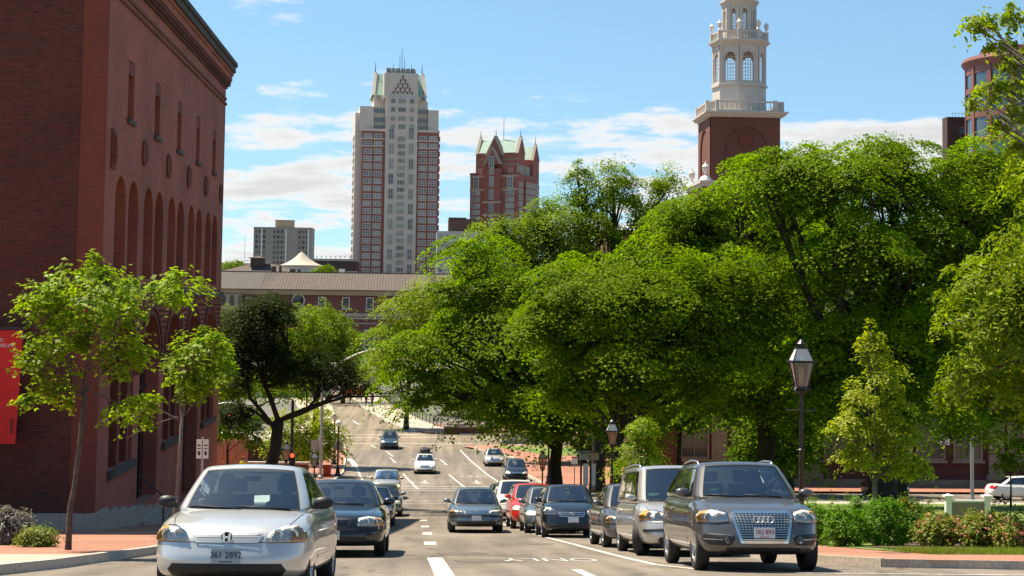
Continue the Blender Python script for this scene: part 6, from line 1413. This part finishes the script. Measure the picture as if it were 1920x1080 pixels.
def wheel_meshes(r, wd, spokes, style):
    k = (round(r, 3), spokes, style)
    if k in WHEELS: return WHEELS[k]
    h_ = wd/2; ri = r*.66
    t = MB(); t.lathe([(ri, -h_*.8), (r*.8, -h_), (r*.95, -h_*.92), (r, -h_*.7), (r, h_*.7), (r*.95, h_*.92), (r*.8, h_), (ri, h_*.8), (ri*.97, 0), (ri, -h_*.8)], seg=28, axis='x', closed=False); tm = t.mesh('tyre', 'rubber', smooth=50)
    m = MB(); m.lathe([(ri*.95, -h_*.2), (ri*.95, h_*.25), (ri*.3, h_*.25), (0, h_*.25)], seg=20, axis='x', closed=False); hm = m.mesh('wheel', 'car_black', smooth=40)
    q = MB(); q.lathe([(ri*1.0, h_*.55), (ri*1.02, h_*.82), (ri*.92, h_*.85), (ri*.88, h_*.45)], seg=24, axis='x', closed=False); q.lathe([(r*.13, h_*.4), (r*.12, h_*.75), (.001, h_*.78)], seg=12, axis='x')
    for i in range(spokes):
        a = 2*PI*i/spokes; ca, sa = math.cos(a), math.sin(a); w0, w1 = r*.075, r*(.10 if style == 'five' else .06)
        f_ = lambda rad, w_, x: (x, ca*rad-sa*w_, sa*rad+ca*w_)
        q.add([f_(r*.08, -w0, h_*.72), f_(r*.08, w0, h_*.72), f_(ri*.95, w1, h_*.78), f_(ri*.95, -w1, h_*.78), f_(r*.08, -w0*.9, h_*.4), f_(r*.08, w0*.9, h_*.4), f_(ri*.95, w1*.9, h_*.45), f_(ri*.95, -w1*.9, h_*.45)], [(0, 1, 2, 3), (0, 4, 5, 1), (1, 5, 6, 2), (3, 2, 6, 7), (0, 3, 7, 4)])
    rm = q.mesh('rim', 'alloy', smooth=30); WHEELS[k] = (hm, tm, rm); return WHEELS[k]
SED = dict(L=4.45, W=1.74, H=1.44, wb=2.62, fo=.88, r=.31, bot=.19, top=[(0, .70), (.03, .73), (.09, .78), (.22, .875), (.27, .915), (.5, .93), (.8, .96), (.9, .98), (.97, .95), (1, .86)],
           cab=(1.02, 1.74, 3.05, 3.85), roofw=.66, belt=.90, wins=[(-.80, -.06), (.0, .55), (.59, .80)], rear='sedan')
SUV = dict(L=4.6, W=1.88, H=1.68, wb=2.78, fo=.87, r=.355, bot=.24, top=[(0, .80), (.03, .87), (.10, .94), (.22, 1.04), (.27, 1.09), (.5, 1.10), (.85, 1.16), (.95, 1.14), (1, 1.05)],
           cab=(1.12, 1.82, 4.05, 4.50), roofw=.70, belt=.91, wins=[(-.84, -.22), (-.17, .38), (.43, .84)], rear='suv')
VAN = dict(L=5.1, W=1.92, H=1.76, wb=3.0, fo=.98, r=.335, bot=.2, top=[(0, .72), (.03, .80), (.10, .88), (.18, .98), (.24, 1.03), (.5, 1.03), (.9, 1.05), (.97, 1.04), (1, .95)],
           cab=(1.02, 1.95, 4.85, 5.05), roofw=.74, belt=.92, wins=[(-.84, -.42), (-.38, .20), (.24, .88)], rear='suv')
HAT = dict(L=3.9, W=1.70, H=1.52, wb=2.46, fo=.80, r=.30, bot=.18, top=[(0, .66), (.03, .73), (.10, .81), (.22, .96), (.28, 1.0), (.5, 1.0), (.85, 1.04), (.96, 1.02), (1, .92)],
           cab=(.95, 1.68, 3.35, 3.80), roofw=.68, belt=.91, wins=[(-.84, -.10), (-.05, .52), (.57, .82)], rear='suv')
def merge(base, **k): d = dict(base); d.update(k); return d
def car(name, spec, pm, loc, label, rz=0., glass='car_glass', lights=True, headlight=None, grille=None, intake=None, fog=None, plate=None, plate_style=('plate_white', 'plate_ink'), emblem=None, rails=False, spokes=7, style='five',
        mirror_m=None, amber=True, slats=4, chrome=True, detail=True, cat='car', group=None, trim=None, roofbox=False, tail=True, on=False, steer=0.):
    s = spec; L_, W_, H_ = s['L'], s['W'], s['H']; hw = W_/2
    root = empty(name, loc, label=label, cat=cat, group=group)
    th = slope(loc[1])
    if abs(math.sin(rz)) < .5: root.rotation_euler = (math.atan(th), 0, rz)
    else: root.rotation_euler = (0, -math.atan(th)*math.copysign(1, math.sin(rz)), rz)
    yf, yb_, r = s['fo'], s['fo']+s['wb'], s['r']
    yc, yr0, yr1, yb = s['cab']; bt_ = s['bot']
    TOPF = lambda t: sm(s['top'], t)
    BOT = lambda t: bt_+.06*max(0, (t-.85)/.15)+.02*max(0, (.06-t)/.06)
    PLAN = [(0, .93), (.06, .975), (.16, 1), (.8, 1), (.92, .98), (1, .93)]
    SIDE = [(-1, .93), (-.6, .975), (-.1, 1.0), (.45, .992), (.8, .965), (1, .93)]
    bow, rake, rbow = s.get('bow', .16), s.get('rake', .10), .10
    def fbody(p):
        a, b, c = p; t = (b+1)/2; y = t*L_
        ff = max(0, 1-t/.16); fr_ = max(0, (t-.84)/.16)
        y += bow*abs(a)**2.2*ff+rake*max(0, c+.15)*ff-rbow*abs(a)**2.2*fr_-.10*max(0, c)*fr_
        zt, zb = TOPF(t), BOT(t); z = zb+(c+1)/2*(zt-zb)+(.035*(1-a*a)*max(0, c)**2 if t < .3 or t > .85 else .0)
        return (a*hw*lin(PLAN, t)*lin(SIDE, c), y, z)
    al = lines(-1, -.92, -.8, 0, .8, .92, 1, step=.14); bl = lines(-1, -.97, -.9, -.5, .5, .9, .97, 1, step=.06); cl = lines(-1, -.92, -.8, 0, .8, .92, 1, step=.16)
    P, Fs = cube_grid(al, bl, cl, 8.); V = [fbody(p) for p in P]; quads = [f[0] for f in Fs]
    shp = Shape(V, quads)
    mb = MB(); mb.v = V
    for f, side, u, v in Fs:
        yy = (v+1)/2*L_; mi = 0
        if side == 'bottom': mi = 1
        elif side == 'top' and yc+.12 < yy < yb-.12 and abs(u) < s['belt']-.06: mi = 2
        mb.f.append(f); mb.m.append(mi)
    bm_ = mb.mesh('body', [pm, 'car_black', 'car_interior'], smooth=True); body = link('body', bm_, root)
    cut = MB()
    for y in (yf, yb_): cut.lathe([(r+.045, -hw-.3), (r+.045, hw+.3)], (0, y, r), 28, axis='x', mi=1)
    cm = cut.mesh('cut', [pm, 'car_black', 'car_interior']); co = link('cut', cm)
    md = body.modifiers.new('b', 'BOOLEAN'); md.operation = 'DIFFERENCE'; md.object = co; md.solver = 'EXACT'
    bpy.context.view_layer.update(); nm_ = bpy.data.meshes.new_from_object(body.evaluated_get(bpy.context.evaluated_depsgraph_get()))
    body.modifiers.clear(); bpy.data.objects.remove(co)
    if len(nm_.polygons) > 200: body.data = nm_
    smooth_angle(body.data, 38)
    # black inner arches
    for y in (yf, yb_):
        for sx_ in (-1, 1):
            mb = MB(); mb.lathe([(r+.046, 0), (r+.046, .24), (.02, .245)], (sx_*(hw-.02) if sx_ < 0 else hw-.26, y, r), 24, axis='x', closed=False)
            if sx_ > 0: mb.v = [(2*hw-.28-v[0]+0, v[1], v[2]) for v in mb.v]
            mb.v = [(v[0], v[1], max(v[2], bt_-.02)) for v in mb.v]
    # cabin: rounded tapered box whose faces are pillars, black trim, glass and roof
    zb_ = lambda t: TOPF(max(0, min(1, t)))-.045
    wb2, wt2 = hw*s['belt'], hw*s['roofw']
    def fcab(p):
        a, b, c = p; k = (c+1)/2; t = (b+1)/2
        y = (yc+(yb-yc)*t)*(1-k)+(yr0+(yr1-yr0)*t)*k
        y += -.10*(1-a*a)*max(0, -b)**3*(1-.3*k)+(.07*(1-a*a)*max(0, b)**3)
        hw_k = wb2+(wt2-wb2)*(k**1.25); x = a*hw_k*(1-.03*max(0, abs(b))**6)
        zt = H_-.015-.05*max(0, t-.5)*(1.6 if s['rear'] == 'sedan' else .8)-.03*max(0, .3-t)
        z = zb_(y/L_)*(1-k)+zt*k+.03*(1-a*a)*k
        return (x, y, z)
    A0 = .90; C0, C1 = -.80, .84; S0, S1 = -.74, .74
    bw = sorted({-1., 1.}|{x for w_ in s['wins'] for x in w_}|{w_[0]-.03 for w_ in s['wins']}|{w_[1]+.03 for w_ in s['wins']})
    al = lines(-1, -A0, -A0+.04, 0, A0-.04, A0, 1, step=.2); bl = lines(*bw, step=.12); cl = lines(-1, C0, S0, S0+.05, S1-.06, S1, C1-.05, C1, 1, step=.2)
    P, Fs = cube_grid(al, bl, cl, 14.); V2 = [fcab(p) for p in P]
    groups = {'frame': MB(), 'trim': MB(), 'windshield': MB(), 'rear_window': MB(), 'L': [MB() for _ in s['wins']], 'R': [MB() for _ in s['wins']]}
    for q in ('frame', 'trim'): groups[q].v = V2
    for f, side, u, v in Fs:
        if side == 'bottom': continue
        tgt = groups['frame']
        if side in ('front', 'rear') and abs(u) < A0 and C0 < v < C1:
            tgt = groups['trim']
            if abs(u) < A0-.04 and C0+.04 < v < C1-.04: tgt = groups['windshield' if side == 'front' else 'rear_window']
        elif side in ('left', 'right') and S0 < v < S1:
            for i, (w0, w1) in enumerate(s['wins']):
                if w0-.03 < u < w1+.03:
                    tgt = groups['trim']
                    if w0 < u < w1 and S0+.04 < v < S1-.05: tgt = groups['L' if side == 'left' else 'R'][i]
        tgt.f.append(f); tgt.m.append(0)
    def glassy(mb, nm2, par):
        if not mb.f: return
        used = sorted({i for f in mb.f for i in f}); mp_ = {o: i for i, o in enumerate(used)}; ctr = Vector((0, (yc+yb)/2, H_*.7))
        mb.v = [tuple(Vector(V2[i])+(ctr-Vector(V2[i])).normalized()*.006) for i in used]; mb.f = [tuple(mp_[i] for i in f) for f in mb.f]
        return mb.build(nm2, glass if nm2 != 'rear_window' else glass, par, smooth=True)
    fr_o = groups['frame'].build('cabin_shell', pm, root, smooth=40); groups['trim'].build('window_trim', 'car_black', fr_o)
    glassy(groups['windshield'], 'windshield', root); glassy(groups['rear_window'], 'rear_window', root)
    for side in ('L', 'R'):
        for g in groups[side]: glassy(g, 'side_window', root)
    cshp = Shape(V2, [f[0] for f in Fs])
    # wheels
    hm, tm, rm = wheel_meshes(r, .21, spokes, style)
    for y in (yf, yb_):
        for sx_ in (-1, 1):
            w_ = link('wheel', hm, root, (sx_*(hw-.125), y, r)); w_.rotation_euler.z = (0 if sx_ > 0 else PI)+(steer if y == yf else 0); link('tyre', tm, w_); link('rim', rm, w_)
    B = lambda mb, nm2, m, par=root, sm_=True: mb.build(nm2, m, par, smooth=sm_)
    # front
    nose = TOPF(.03)
    hl = headlight or [(.42, nose-.17), (.46, nose-.07), (.62, nose-.03), (.74, nose-.03), (.81, nose-.09), (.80, nose-.17)]
    sc = hw/.86
    for sx_ in (-1, 1):
        poly = [(sx_*x, z) for x, z in hl]
        if sx_ < 0: poly = poly[::-1]
        h_ = B(shp.patch(poly, 'f', .004), 'headlight', 'head_lamp_on' if on else 'reflector')
        if detail:
            cx_ = sum(p[0] for p in hl)/len(hl); cz_ = sum(p[1] for p in hl)/len(hl); hh = max(p[1] for p in hl)-min(p[1] for p in hl)
            for dx in (-.09, .06): 
                q = MB(); c_ = shp.hit(sx_*(cx_+dx), cz_, 'f', .0); q.lathe([(hh*.36, 0), (hh*.32, -.02), (hh*.2, -.006), (.001, .0)], c_+Vector((0, -.008, 0)), 16, axis='y'); B(q, 'lamp_bowl', 'chrome', h_)
            ox = sorted(p[0] for p in hl); xc = ox[-1]-(ox[-1]-ox[0])*.36
            ap = [(x, z) for x, z in hl if x > xc]; zs_ = [z for x, z in hl]; ap = [(xc, min(zs_)+.012), (xc+.01, max(zs_)-.015)]+[(x-.01, z) for x, z in ap]
            if amber: B(shp.patch([(sx_*x, z) for x, z in ap], 'f', .016), 'turn_signal', 'amber', h_)
            B(shp.patch(poly, 'f', .020, dome=.008), 'lens', 'lens_glass', h_)
    gp = grille or [(-.38, nose-.06), (.38, nose-.06), (.33, nose-.17), (-.33, nose-.17)]
    g_ = B(shp.patch(gp, 'f', .004), 'grille', 'car_black'); gz0, gz1 = min(p[1] for p in gp), max(p[1] for p in gp)
    if chrome: B(shp.band(gp+gp[:1], .028 if slats < 8 else .04, 'f', .014), 'grille_surround', 'chrome' if chrome is True else chrome, g_)
    for i in range(slats):
        z = gz0+(gz1-gz0)*(i+1)/(slats+1); xs_ = []
        for (x0, z0), (x1, z1) in zip(gp, gp[1:]+gp[:1]):
            if (z0-z)*(z1-z) < 0: xs_.append(x0+(x1-x0)*(z-z0)/(z1-z0))
        if len(xs_) >= 2: B(shp.band([(min(xs_)+.01, z), (max(xs_)-.01, z)], .018 if slats < 8 else .010, 'f', .012), 'grille_slat', 'chrome' if chrome is True else pm, g_)
    if slats >= 8:
        for i in range(16): x = -.40+i*.8/15; B(shp.band([(x*.86, gz0+.16), (x, gz1-.02)], .008, 'f', .014), 'grille_bar', 'alloy', g_)
    ik = intake or [(-.60, .37), (.60, .37), (.64, .31), (.58, .25), (-.58, .25), (-.64, .31)]
    B(shp.patch(ik, 'f', .004), 'air_intake', 'car_black')
    for sx_ in (-1, 1):
        if fog:
            fp = [(sx_*x, z) for x, z in fog]; f_ = B(shp.patch(fp, 'f', .004), 'fog_lamp_recess', 'car_black'); c_ = shp.hit(sx_*(fog[0][0]+.1), sum(p[1] for p in fog)/len(fog), 'f', .006); q = MB(); q.lathe([(.055, 0), (.05, -.02), (.001, -.022)], c_, 14, axis='y'); B(q, 'fog_lamp', 'lens_glass', f_)
            B(shp.band([(sx_*(fog[0][0]+.16), c_.z), (sx_*(max(p[0] for p in fog)-.03), c_.z+.01)], .012, 'f', .014), 'recess_bar', 'alloy', f_)
    if plate:
        tx, pz, px_ = plate
        c_ = shp.hit(px_, pz, 'f', .03); q = MB(); q.box(-.1525, .1525, -.012, .004, -.076, .076); pl = q.build('licence_plate', plate_style[0], root, c_)
        if tx: me = text_mesh(tx, .098, plate_style[1], .0015); me.transform(Matrix.Scale(.92, 4, (1, 0, 0))@Matrix.Rotation(PI/2, 4, 'X')); link('plate_lettering', me, pl, (0, -.016, .008))
        q = MB(); q.box(-.07, .07, -.0145, -.012, -.064, -.054); q.build('plate_legend', plate_style[1], pl)
    if emblem == 'h':
        c_ = shp.hit(0, (gz0+gz1)/2, 'f', .03); e_ = empty('emblem', c_); e_.parent = root; q = MB()
        for sx_ in (-1, 1): q.add([(sx_*.046, -.012, .042), (sx_*.022, -.012, .042), (sx_*.016, -.012, -.042), (sx_*.038, -.012, -.042), (sx_*.046, 0, .042), (sx_*.022, 0, .042), (sx_*.016, 0, -.042), (sx_*.038, 0, -.042)], [(0, 1, 2, 3), (0, 4, 5, 1), (1, 5, 6, 2), (2, 6, 7, 3), (3, 7, 4, 0)])
        q.box(-.022, .022, -.012, 0, -.010, .010); q.build('letter', 'chrome', e_); q = MB(); q.tube([(.062*math.cos(a), 0, .055*math.sin(a)) for a in np.linspace(0, 2*PI, 25)], .006, 6); q.build('ring', 'chrome', e_)
        q = MB(); q.lathe([(.056, .002), (.05, 0), (.001, 0)], (0, 0, 0), 20, axis='y'); q.build('field', 'car_black', e_)
    if emblem == 'rings':
        c_ = shp.hit(0, gz1-.12, 'f', .035); e_ = empty('emblem', c_); e_.parent = root
        for i in range(4): q = MB(); q.tube([(-.105+.07*i+.048*math.cos(a), -.006*(i % 2), .048*math.sin(a)) for a in np.linspace(0, 2*PI, 25)], .0085, 6); q.build('ring', 'chrome', e_, smooth=True)
    if emblem == 'oval':
        c_ = shp.hit(0, (gz0+gz1)/2+.01, 'f', .025); q = MB(); q.tube([(.06*math.cos(a), 0, .038*math.sin(a)) for a in np.linspace(0, 2*PI, 21)], .008, 6); q.tube([(.022*math.cos(a), 0, .034*math.sin(a)) for a in np.linspace(0, 2*PI, 15)], .006, 5); q.build('emblem', 'chrome', root, c_)
    # seams, handles, bumper lines
    if detail:
        yw = yc+.02
        for sx_ in (-.80, .80): B(shp.band([(sx_*hw*.86, .22), (sx_*hw*.97, yw*.62), (sx_*hw*1.02, yw-.02)], .008, 't', .003), 'hood_seam', 'car_black')
        zbm = nose-.17; B(shp.band([(-hw*.90, zbm), (-hw*.5, zbm), (hw*.5, zbm), (hw*.90, zbm)], .007, 'f', .003), 'bumper_seam', 'car_black')
        if trim: B(shp.band([(-hw*.92, trim-.02), (-hw*.5, trim), (hw*.5, trim), (hw*.92, trim-.02)], .05, 'f', .012), 'bumper_strip', 'car_black')
    for ax, sx_ in (('L', -1), ('R', 1)):
        sh_ = TOPF(.5)
        for y in (yc+.28, (yr0+yr1)/2+.10, yr1+.05):
            B(shp.band([(y, bt_+.10), (y+.02, sh_-.14), (y+.06, sh_-.05)], .009, ax, .003), 'door_seam', 'car_black')
        for y in ((yr0+yr1)/2-.12, yr1-.12): B(shp.patch([(y, sh_-.19), (y+.18, sh_-.19), (y+.18, sh_-.155), (y, sh_-.155)], ax, .018, 2), 'door_handle', pm)
        if detail: B(shp.band([(yf+r+.12, bt_+.22), (yb_-r-.12, bt_+.22)], .03, ax, .006), 'side_strip', pm)
        # mirror
        mx = sx_*(hw*s['belt']+.12); my = yc+.30; mz = sh_+.075
        q = MB(); q.lathe([(.02, 0), (.075, .02), (.085, .06), (.075, .12), (.06, .14)], (0, 0, 0), 14, axis='y'); q.v = [(v[0]*1.35, v[1], v[2]*.85) for v in q.v]; m_o = q.build('mirror', mirror_m or pm, root, (mx, my-.06, mz), smooth=True)
        q = MB(); q.box(-.095, .095, .142, .146, -.055, .055); q.build('mirror_glass', 'chrome', m_o); q = MB(); q.box(min(0, -sx_*.13), max(0, -sx_*.13), .03, .09, -.07, -.03); q.build('mirror_arm', 'car_black', m_o)
    # wipers and tail lights
    if detail:
        for x0 in (-.08, -.62):
            a = cshp.hit(x0*hw/.86+.62, (H_*.0+TOPF(yc/L_)+.035), 'f', .012); b = cshp.hit(x0*hw/.86+.02, TOPF(yc/L_)+.06, 'f', .012); q = MB(); q.tube([a, (a+b)/2+Vector((0, -.01, .005)), b], .009, 5); B(q, 'wiper', 'car_black')
    tz0, tz1 = TOPF(.97)-.26, TOPF(.97)-.05
    if tail:
        for sx_ in (-1, 1): B(shp.patch([(sx_*hw*.55, tz0), (sx_*hw*.9, tz0), (sx_*hw*.92, tz1), (sx_*hw*.55, tz1)], 'r', .006), 'tail_light', 'tail_red')
        for ax in ('L', 'R'): B(shp.patch([(L_-.34, tz0), (L_-.08, tz0), (L_-.08, tz1), (L_-.28, tz1)], ax, .006), 'tail_light', 'tail_red')
    # cabin interior seen through the glass
    zs = TOPF(.45)-.03
    q = MB(); q.box(-hw*.80, hw*.80, yc+.22, yc+.62, zs-.06, zs+.035); B(q, 'dashboard', 'car_interior', root, False)
    q = MB(); cy_ = yr0+.02; q.tube([(.36+.17*math.cos(a), cy_-.12+.05*math.sin(a), zs+.0+.17*math.sin(a)) for a in np.linspace(0, 2*PI, 21)], .016, 6); B(q, 'steering_wheel', 'car_black')
    for yy, n_ in ((yr0+.62, 2), (min(yr1-.15, yr0+1.55), 2)):
        for sx_ in (-1, 1):
            q = MB(); q.box(-.22, .22, 0, .12, -.05, H_-zs-.34); q.box(-.13, .13, .02, .11, H_-zs-.31, H_-zs-.15); o = q.build('seat', 'seat_cloth', root, (sx_*.36, yy, zs))
    q = MB(); q.box(-.10, .10, 0, .02, -.03, .03); o = q.build('rear_mirror', 'car_black', root, (0, yr0+.06, H_-.16))
    if rails:
        for sx_ in (-1, 1): q = MB(); x = sx_*(wt2-.04); q.tube([(x, yr0+.22, H_-.05), (x, yr0+.36, H_+.005), (x, (yr0+yr1)/2, H_+.03), (x, yr1-.25, H_+.0), (x, yr1-.15, H_-.05)], .018, 6); B(q, 'roof_rail', 'alloy')
    if roofbox:
        q = MB(); Pq, Fq = cube_grid(lines(-1, 1, step=.25), lines(-1, 1, step=.2), lines(-1, 1, step=.4), 5.); q.v = [(p[0]*.42, (yr0+yr1)/2+.1+p[1]*.85, H_+.26+p[2]*.19-(.05*max(0, -p[1]))) for p in Pq]; q.f = [f[0] for f in Fq]; q.m = [0]*len(Fq); B(q, 'roof_box', 'car_black')
        for y in ((yr0+yr1)/2-.3, (yr0+yr1)/2+.5): q = MB(); q.box(-wt2, wt2, y, y+.05, H_+.03, H_+.07); q.build('roof_bar', 'car_black', root)
    return root, shp, cshp
def sit(root, spec, side, label, shirt='shirt_dark', skin='skin', row=0):
    yc, yr0, yr1, yb = spec['cab']; z = spec['H']-.08-1.07
    e = empty('person', (0, 0, 0), label=label, cat='person'); bpy.context.view_layer.update()
    e.matrix_world = root.matrix_world@Matrix.Translation((side*.36, yr0+.42+row*.85, z)); link('body', dress(seat_me, .74, .25, -1, shirt, skin), e); link('hair', hair_mesh(.95, .075), e)
    return e
# silver sedan in front
D = 17.3; s1 = merge(SED, W=1.72, top=[(0, .735), (.03, .765), (.09, .80), (.20, .875), (.27, .925), (.5, .935), (.8, .96), (.9, .98), (.97, .95), (1, .86)])
c1, sh1, cs1 = car('sedan', s1, 'paint_silver', (-2.08, D, gz(D)), 'silver four door sedan driving uphill, nearest car at the left', rz=R(-2.2), headlight=[(.40, .595), (.44, .69), (.58, .752), (.71, .755), (.79, .69), (.81, .60)], grille=[(-.37, .675), (.37, .675), (.32, .60), (-.32, .60)],
    intake=[(-.58, .375), (.58, .375), (.63, .31), (.58, .245), (-.58, .245), (-.63, .31)], plate=('361 2892', .445, .01), plate_style=('plate_blue', 'plate_ink'), emblem='h', slats=2, chrome='paint_silver', mirror_m='car_black', spokes=7)
sit(c1, s1, 1, 'driver of the silver sedan, dark hair, behind the wheel', 'shirt_dark', 'skin_dark'); sit(c1, s1, -1, 'front passenger of the silver sedan', 'shirt_dark')
# black sedan behind it
p = G(694, 1043); D = p.y-1.0; s2 = merge(SED, L=5.3, W=1.96, H=1.42, wb=2.98, fo=1.02, r=.34, top=[(0, .73), (.03, .76), (.09, .80), (.22, .88), (.27, .915), (.5, .93), (.8, .96), (.9, .98), (.97, .94), (1, .86)], cab=(1.45, 2.15, 3.55, 4.45))
c2, _, _ = car('sedan', s2, 'paint_navy', (p.x-.68, D, gz(D)), 'long black sedan directly behind the silver sedan', headlight=[(.46, .56), (.48, .69), (.66, .72), (.86, .69), (.93, .63), (.92, .56)], grille=[(-.34, .68), (.34, .68), (.30, .54), (-.30, .54)], slats=5, chrome='car_black', plate=('', .40, 0), trim=.50)
sit(c2, s2, 1, 'driver of the long black sedan', 'shirt_dark')
# queue behind
p = G(735, 986); s3 = merge(SED, W=1.78, H=1.42); D = p.y-1; car('sedan', s3, 'paint_black', (p.x-.80, D, gz(D)), 'black sedan third in the uphill queue', detail=False)
p = G(751, 968); D = p.y-1; car('sedan', merge(SED, W=1.76, H=1.43), 'paint_slate', (p.x-.80, D, gz(D)), 'blue grey car peeking out fourth in the uphill queue', detail=False)
D = 93.; car('pickup_truck', merge(SUV, L=4.9, W=1.72, H=1.66, cab=(1.35, 1.85, 3.0, 3.3), roofw=.74, top=[(0, .92), (.03, .98), (.10, 1.02), (.25, 1.08), (.3, 1.1), (.65, 1.1), (.68, 1.05), (.97, 1.05), (1, 1.0)], wins=[(-.8, -.1), (.0, .78)]), 'paint_tan', (lx(725, D), D, gz(D)), 'tan pickup with lit headlights at the crossing, behind the black queue', cat='truck',
    headlight=[(.46, .72), (.46, .86), (.76, .86), (.78, .72)], grille=[(-.44, .87), (.44, .87), (.44, .71), (-.44, .71)], intake=[(-.6, .45), (.6, .45), (.6, .33), (-.6, .33)], detail=False, on=True, slats=3)
# slate sedan in the middle lane
D = 51.2; s6 = merge(SED, L=4.7, W=1.77, H=1.43); c6, _, _ = car('sedan', s6, 'paint_slate', (lx(893, D)+.05, D, gz(D)), 'blue grey sedan coming uphill in the middle lane', headlight=[(.40, .585), (.42, .68), (.60, .70), (.78, .70), (.83, .66), (.83, .59)], grille=[(-.36, .70), (.36, .70), (.30, .60), (-.30, .60)], slats=2, plate=('', .46, 0), trim=.53, emblem='oval')
sit(c6, s6, 1, 'driver of the blue grey sedan in the middle lane', 'shirt_dark'); sit(c6, s6, -1, 'passenger of the blue grey sedan in the middle lane', 'shirt_dark')
D = 126.; car('station_wagon', merge(HAT, L=4.6, W=1.74, H=1.50, wb=2.65, cab=(1.05, 1.75, 3.95, 4.5)), 'paint_white', (lx(798, D), D, gz(D)), 'white car with a black roof box beyond the crossing', detail=False, roofbox=True)
D = 158.; car('suv', merge(SUV, W=1.80, H=1.72), 'paint_teal', (lx(730, D), D, gz(D)), 'dark blue green utility vehicle crossing the far junction', detail=False, amber=False)
# parked row at the right, top of the hill first
D = 23.7; sA = merge(SUV, W=1.90, H=1.66, top=[(0, .80), (.03, .88), (.08, .93), (.22, 1.04), (.27, 1.08), (.5, 1.09), (.85, 1.15), (.95, 1.13), (1, 1.05)], cab=(1.16, 1.90, 3.75, 4.42), bow=.24, roofw=.68)
cA, shA, csA = car('suv', sA, 'paint_grey', (5.08, D, gz(D)), 'grey parked utility vehicle with tall chrome framed grille, nearest at the right', rz=0, headlight=[(.50, .74), (.50, .86), (.66, .90), (.86, .87), (.92, .80), (.90, .73), (.70, .72)], grille=[(-.42, .87), (.42, .87), (.44, .80), (.34, .44), (-.34, .44), (-.44, .80)],
    intake=[(-.55, .36), (.55, .36), (.58, .30), (.50, .27), (-.50, .27), (-.58, .30)], fog=[(.44, .47), (.44, .54), (.84, .56), (.88, .48), (.78, .40), (.50, .39)], plate=('1KJ 893', .565, .0), plate_style=('plate_white', 'plate_ink_red'), emblem='rings', rails=True, slats=11, spokes=5, amber=True)
q = csA.hit(-.50, 1.20, 'f', -.02); mb = MB(); mb.box(-.06, .06, 0, .004, -.04, .04); mb.build('windshield_sticker', 'sticker', cA, q)
D = 30.4; sV = VAN; cV, _, csV = car('minivan', sV, 'paint_sand', (5.12, D, gz(D)), 'silver minivan parked behind the grey utility vehicle with turned front wheel', headlight=[(.42, .70), (.44, .80), (.66, .86), (.84, .84), (.92, .76), (.92, .68)], trim=.50, mirror_m='paint_sand', glass='car_glass_dark', spokes=8, steer=R(-24), cat='van', rails=True)
q = csV.hit(-.55, 1.16, 'f', .012); mb = MB(); mb.box(-.10, .10, 0, .004, -.03, .03); mb.build('windshield_sticker', 'sticker', cV, q)
D = 36.3; car('sedan', merge(SED, L=4.55, W=1.76, H=1.46), 'paint_grey', (5.02, D, gz(D)), 'dark grey sedan parked between the minivan and the black hatchback', glass='car_glass_dark')
D = 46.3; cT, _, _ = car('hatchback', merge(HAT, W=1.72, H=1.53, top=[(0, .70), (.03, .77), (.10, .85), (.22, .98), (.28, 1.01), (.5, 1.0), (.85, 1.04), (.96, 1.02), (1, .92)]), 'paint_black', (lx(1074, D)+.02, D, gz(D)), 'glossy black hatchback facing uphill in the parked row', headlight=[(.44, .66), (.46, .76), (.60, .86), (.72, .86), (.80, .76), (.78, .66)], plate=('', .50, .03), emblem='oval', amber=False, slats=1, spokes=6)
D = 51.0; car('sedan', merge(SED, W=1.70, H=1.47), 'paint_slate', (4.12, D, gz(D)), 'grey car parked between the black hatchback and the red car', detail=False)
D = 56.2; cR, shR, _ = car('suv', merge(SUV, W=1.76, H=1.58, L=4.3, top=[(0, .74), (.03, .82), (.10, .88), (.22, 1.0), (.27, 1.04), (.5, 1.05), (.85, 1.1), (.95, 1.1), (1, 1.0)]), 'paint_red', (3.98, D, gz(D)), 'bright red car in the parked row', detail=False)
D = 66.5; car('suv', merge(SUV, W=1.82, H=1.68), 'paint_white', (3.95, D, gz(D)), 'white utility vehicle with roof rails at the end of the parked row', rails=True, detail=False, glass='car_glass_dark')
D = 72.5; car('sedan', merge(SED), 'paint_black', (3.75, D, gz(D)), 'dark car half hidden behind the parked white utility vehicle', detail=False)
D = 117.; car('hatchback', merge(HAT, W=1.74, H=1.56), 'paint_black', (lx(970, D), D, gz(D)), 'black car parked beyond the crossing at the right kerb', detail=False, on=False, rz=R(0))
D = 136.; car('sedan', merge(SED), 'paint_champagne', (lx(929, D), D, gz(D)), 'champagne sedan parked by the island beyond the crossing', detail=False)
# side street at the right
D = 97.5; x = at(1850, 930, D).x+4.45; car('sedan', merge(SED, H=1.46), 'paint_white', (x, D, gz(D)), 'white sedan with red tail lights in the side street at the right', rz=PI/2, detail=False)
D = 97.5; x = at(1688, 930, D).x; car('sedan', merge(SED, H=1.40), 'paint_navy', (x, D, gz(D)), 'dark car mostly hidden by the big park trunk', rz=R(8), detail=False)
D = 262.; x = at(690, 735, D).x; car('suv', merge(SUV), 'paint_red', (x, D, gz(D)), 'red vehicle at the far end of the bridge road', rz=PI/2, detail=False)
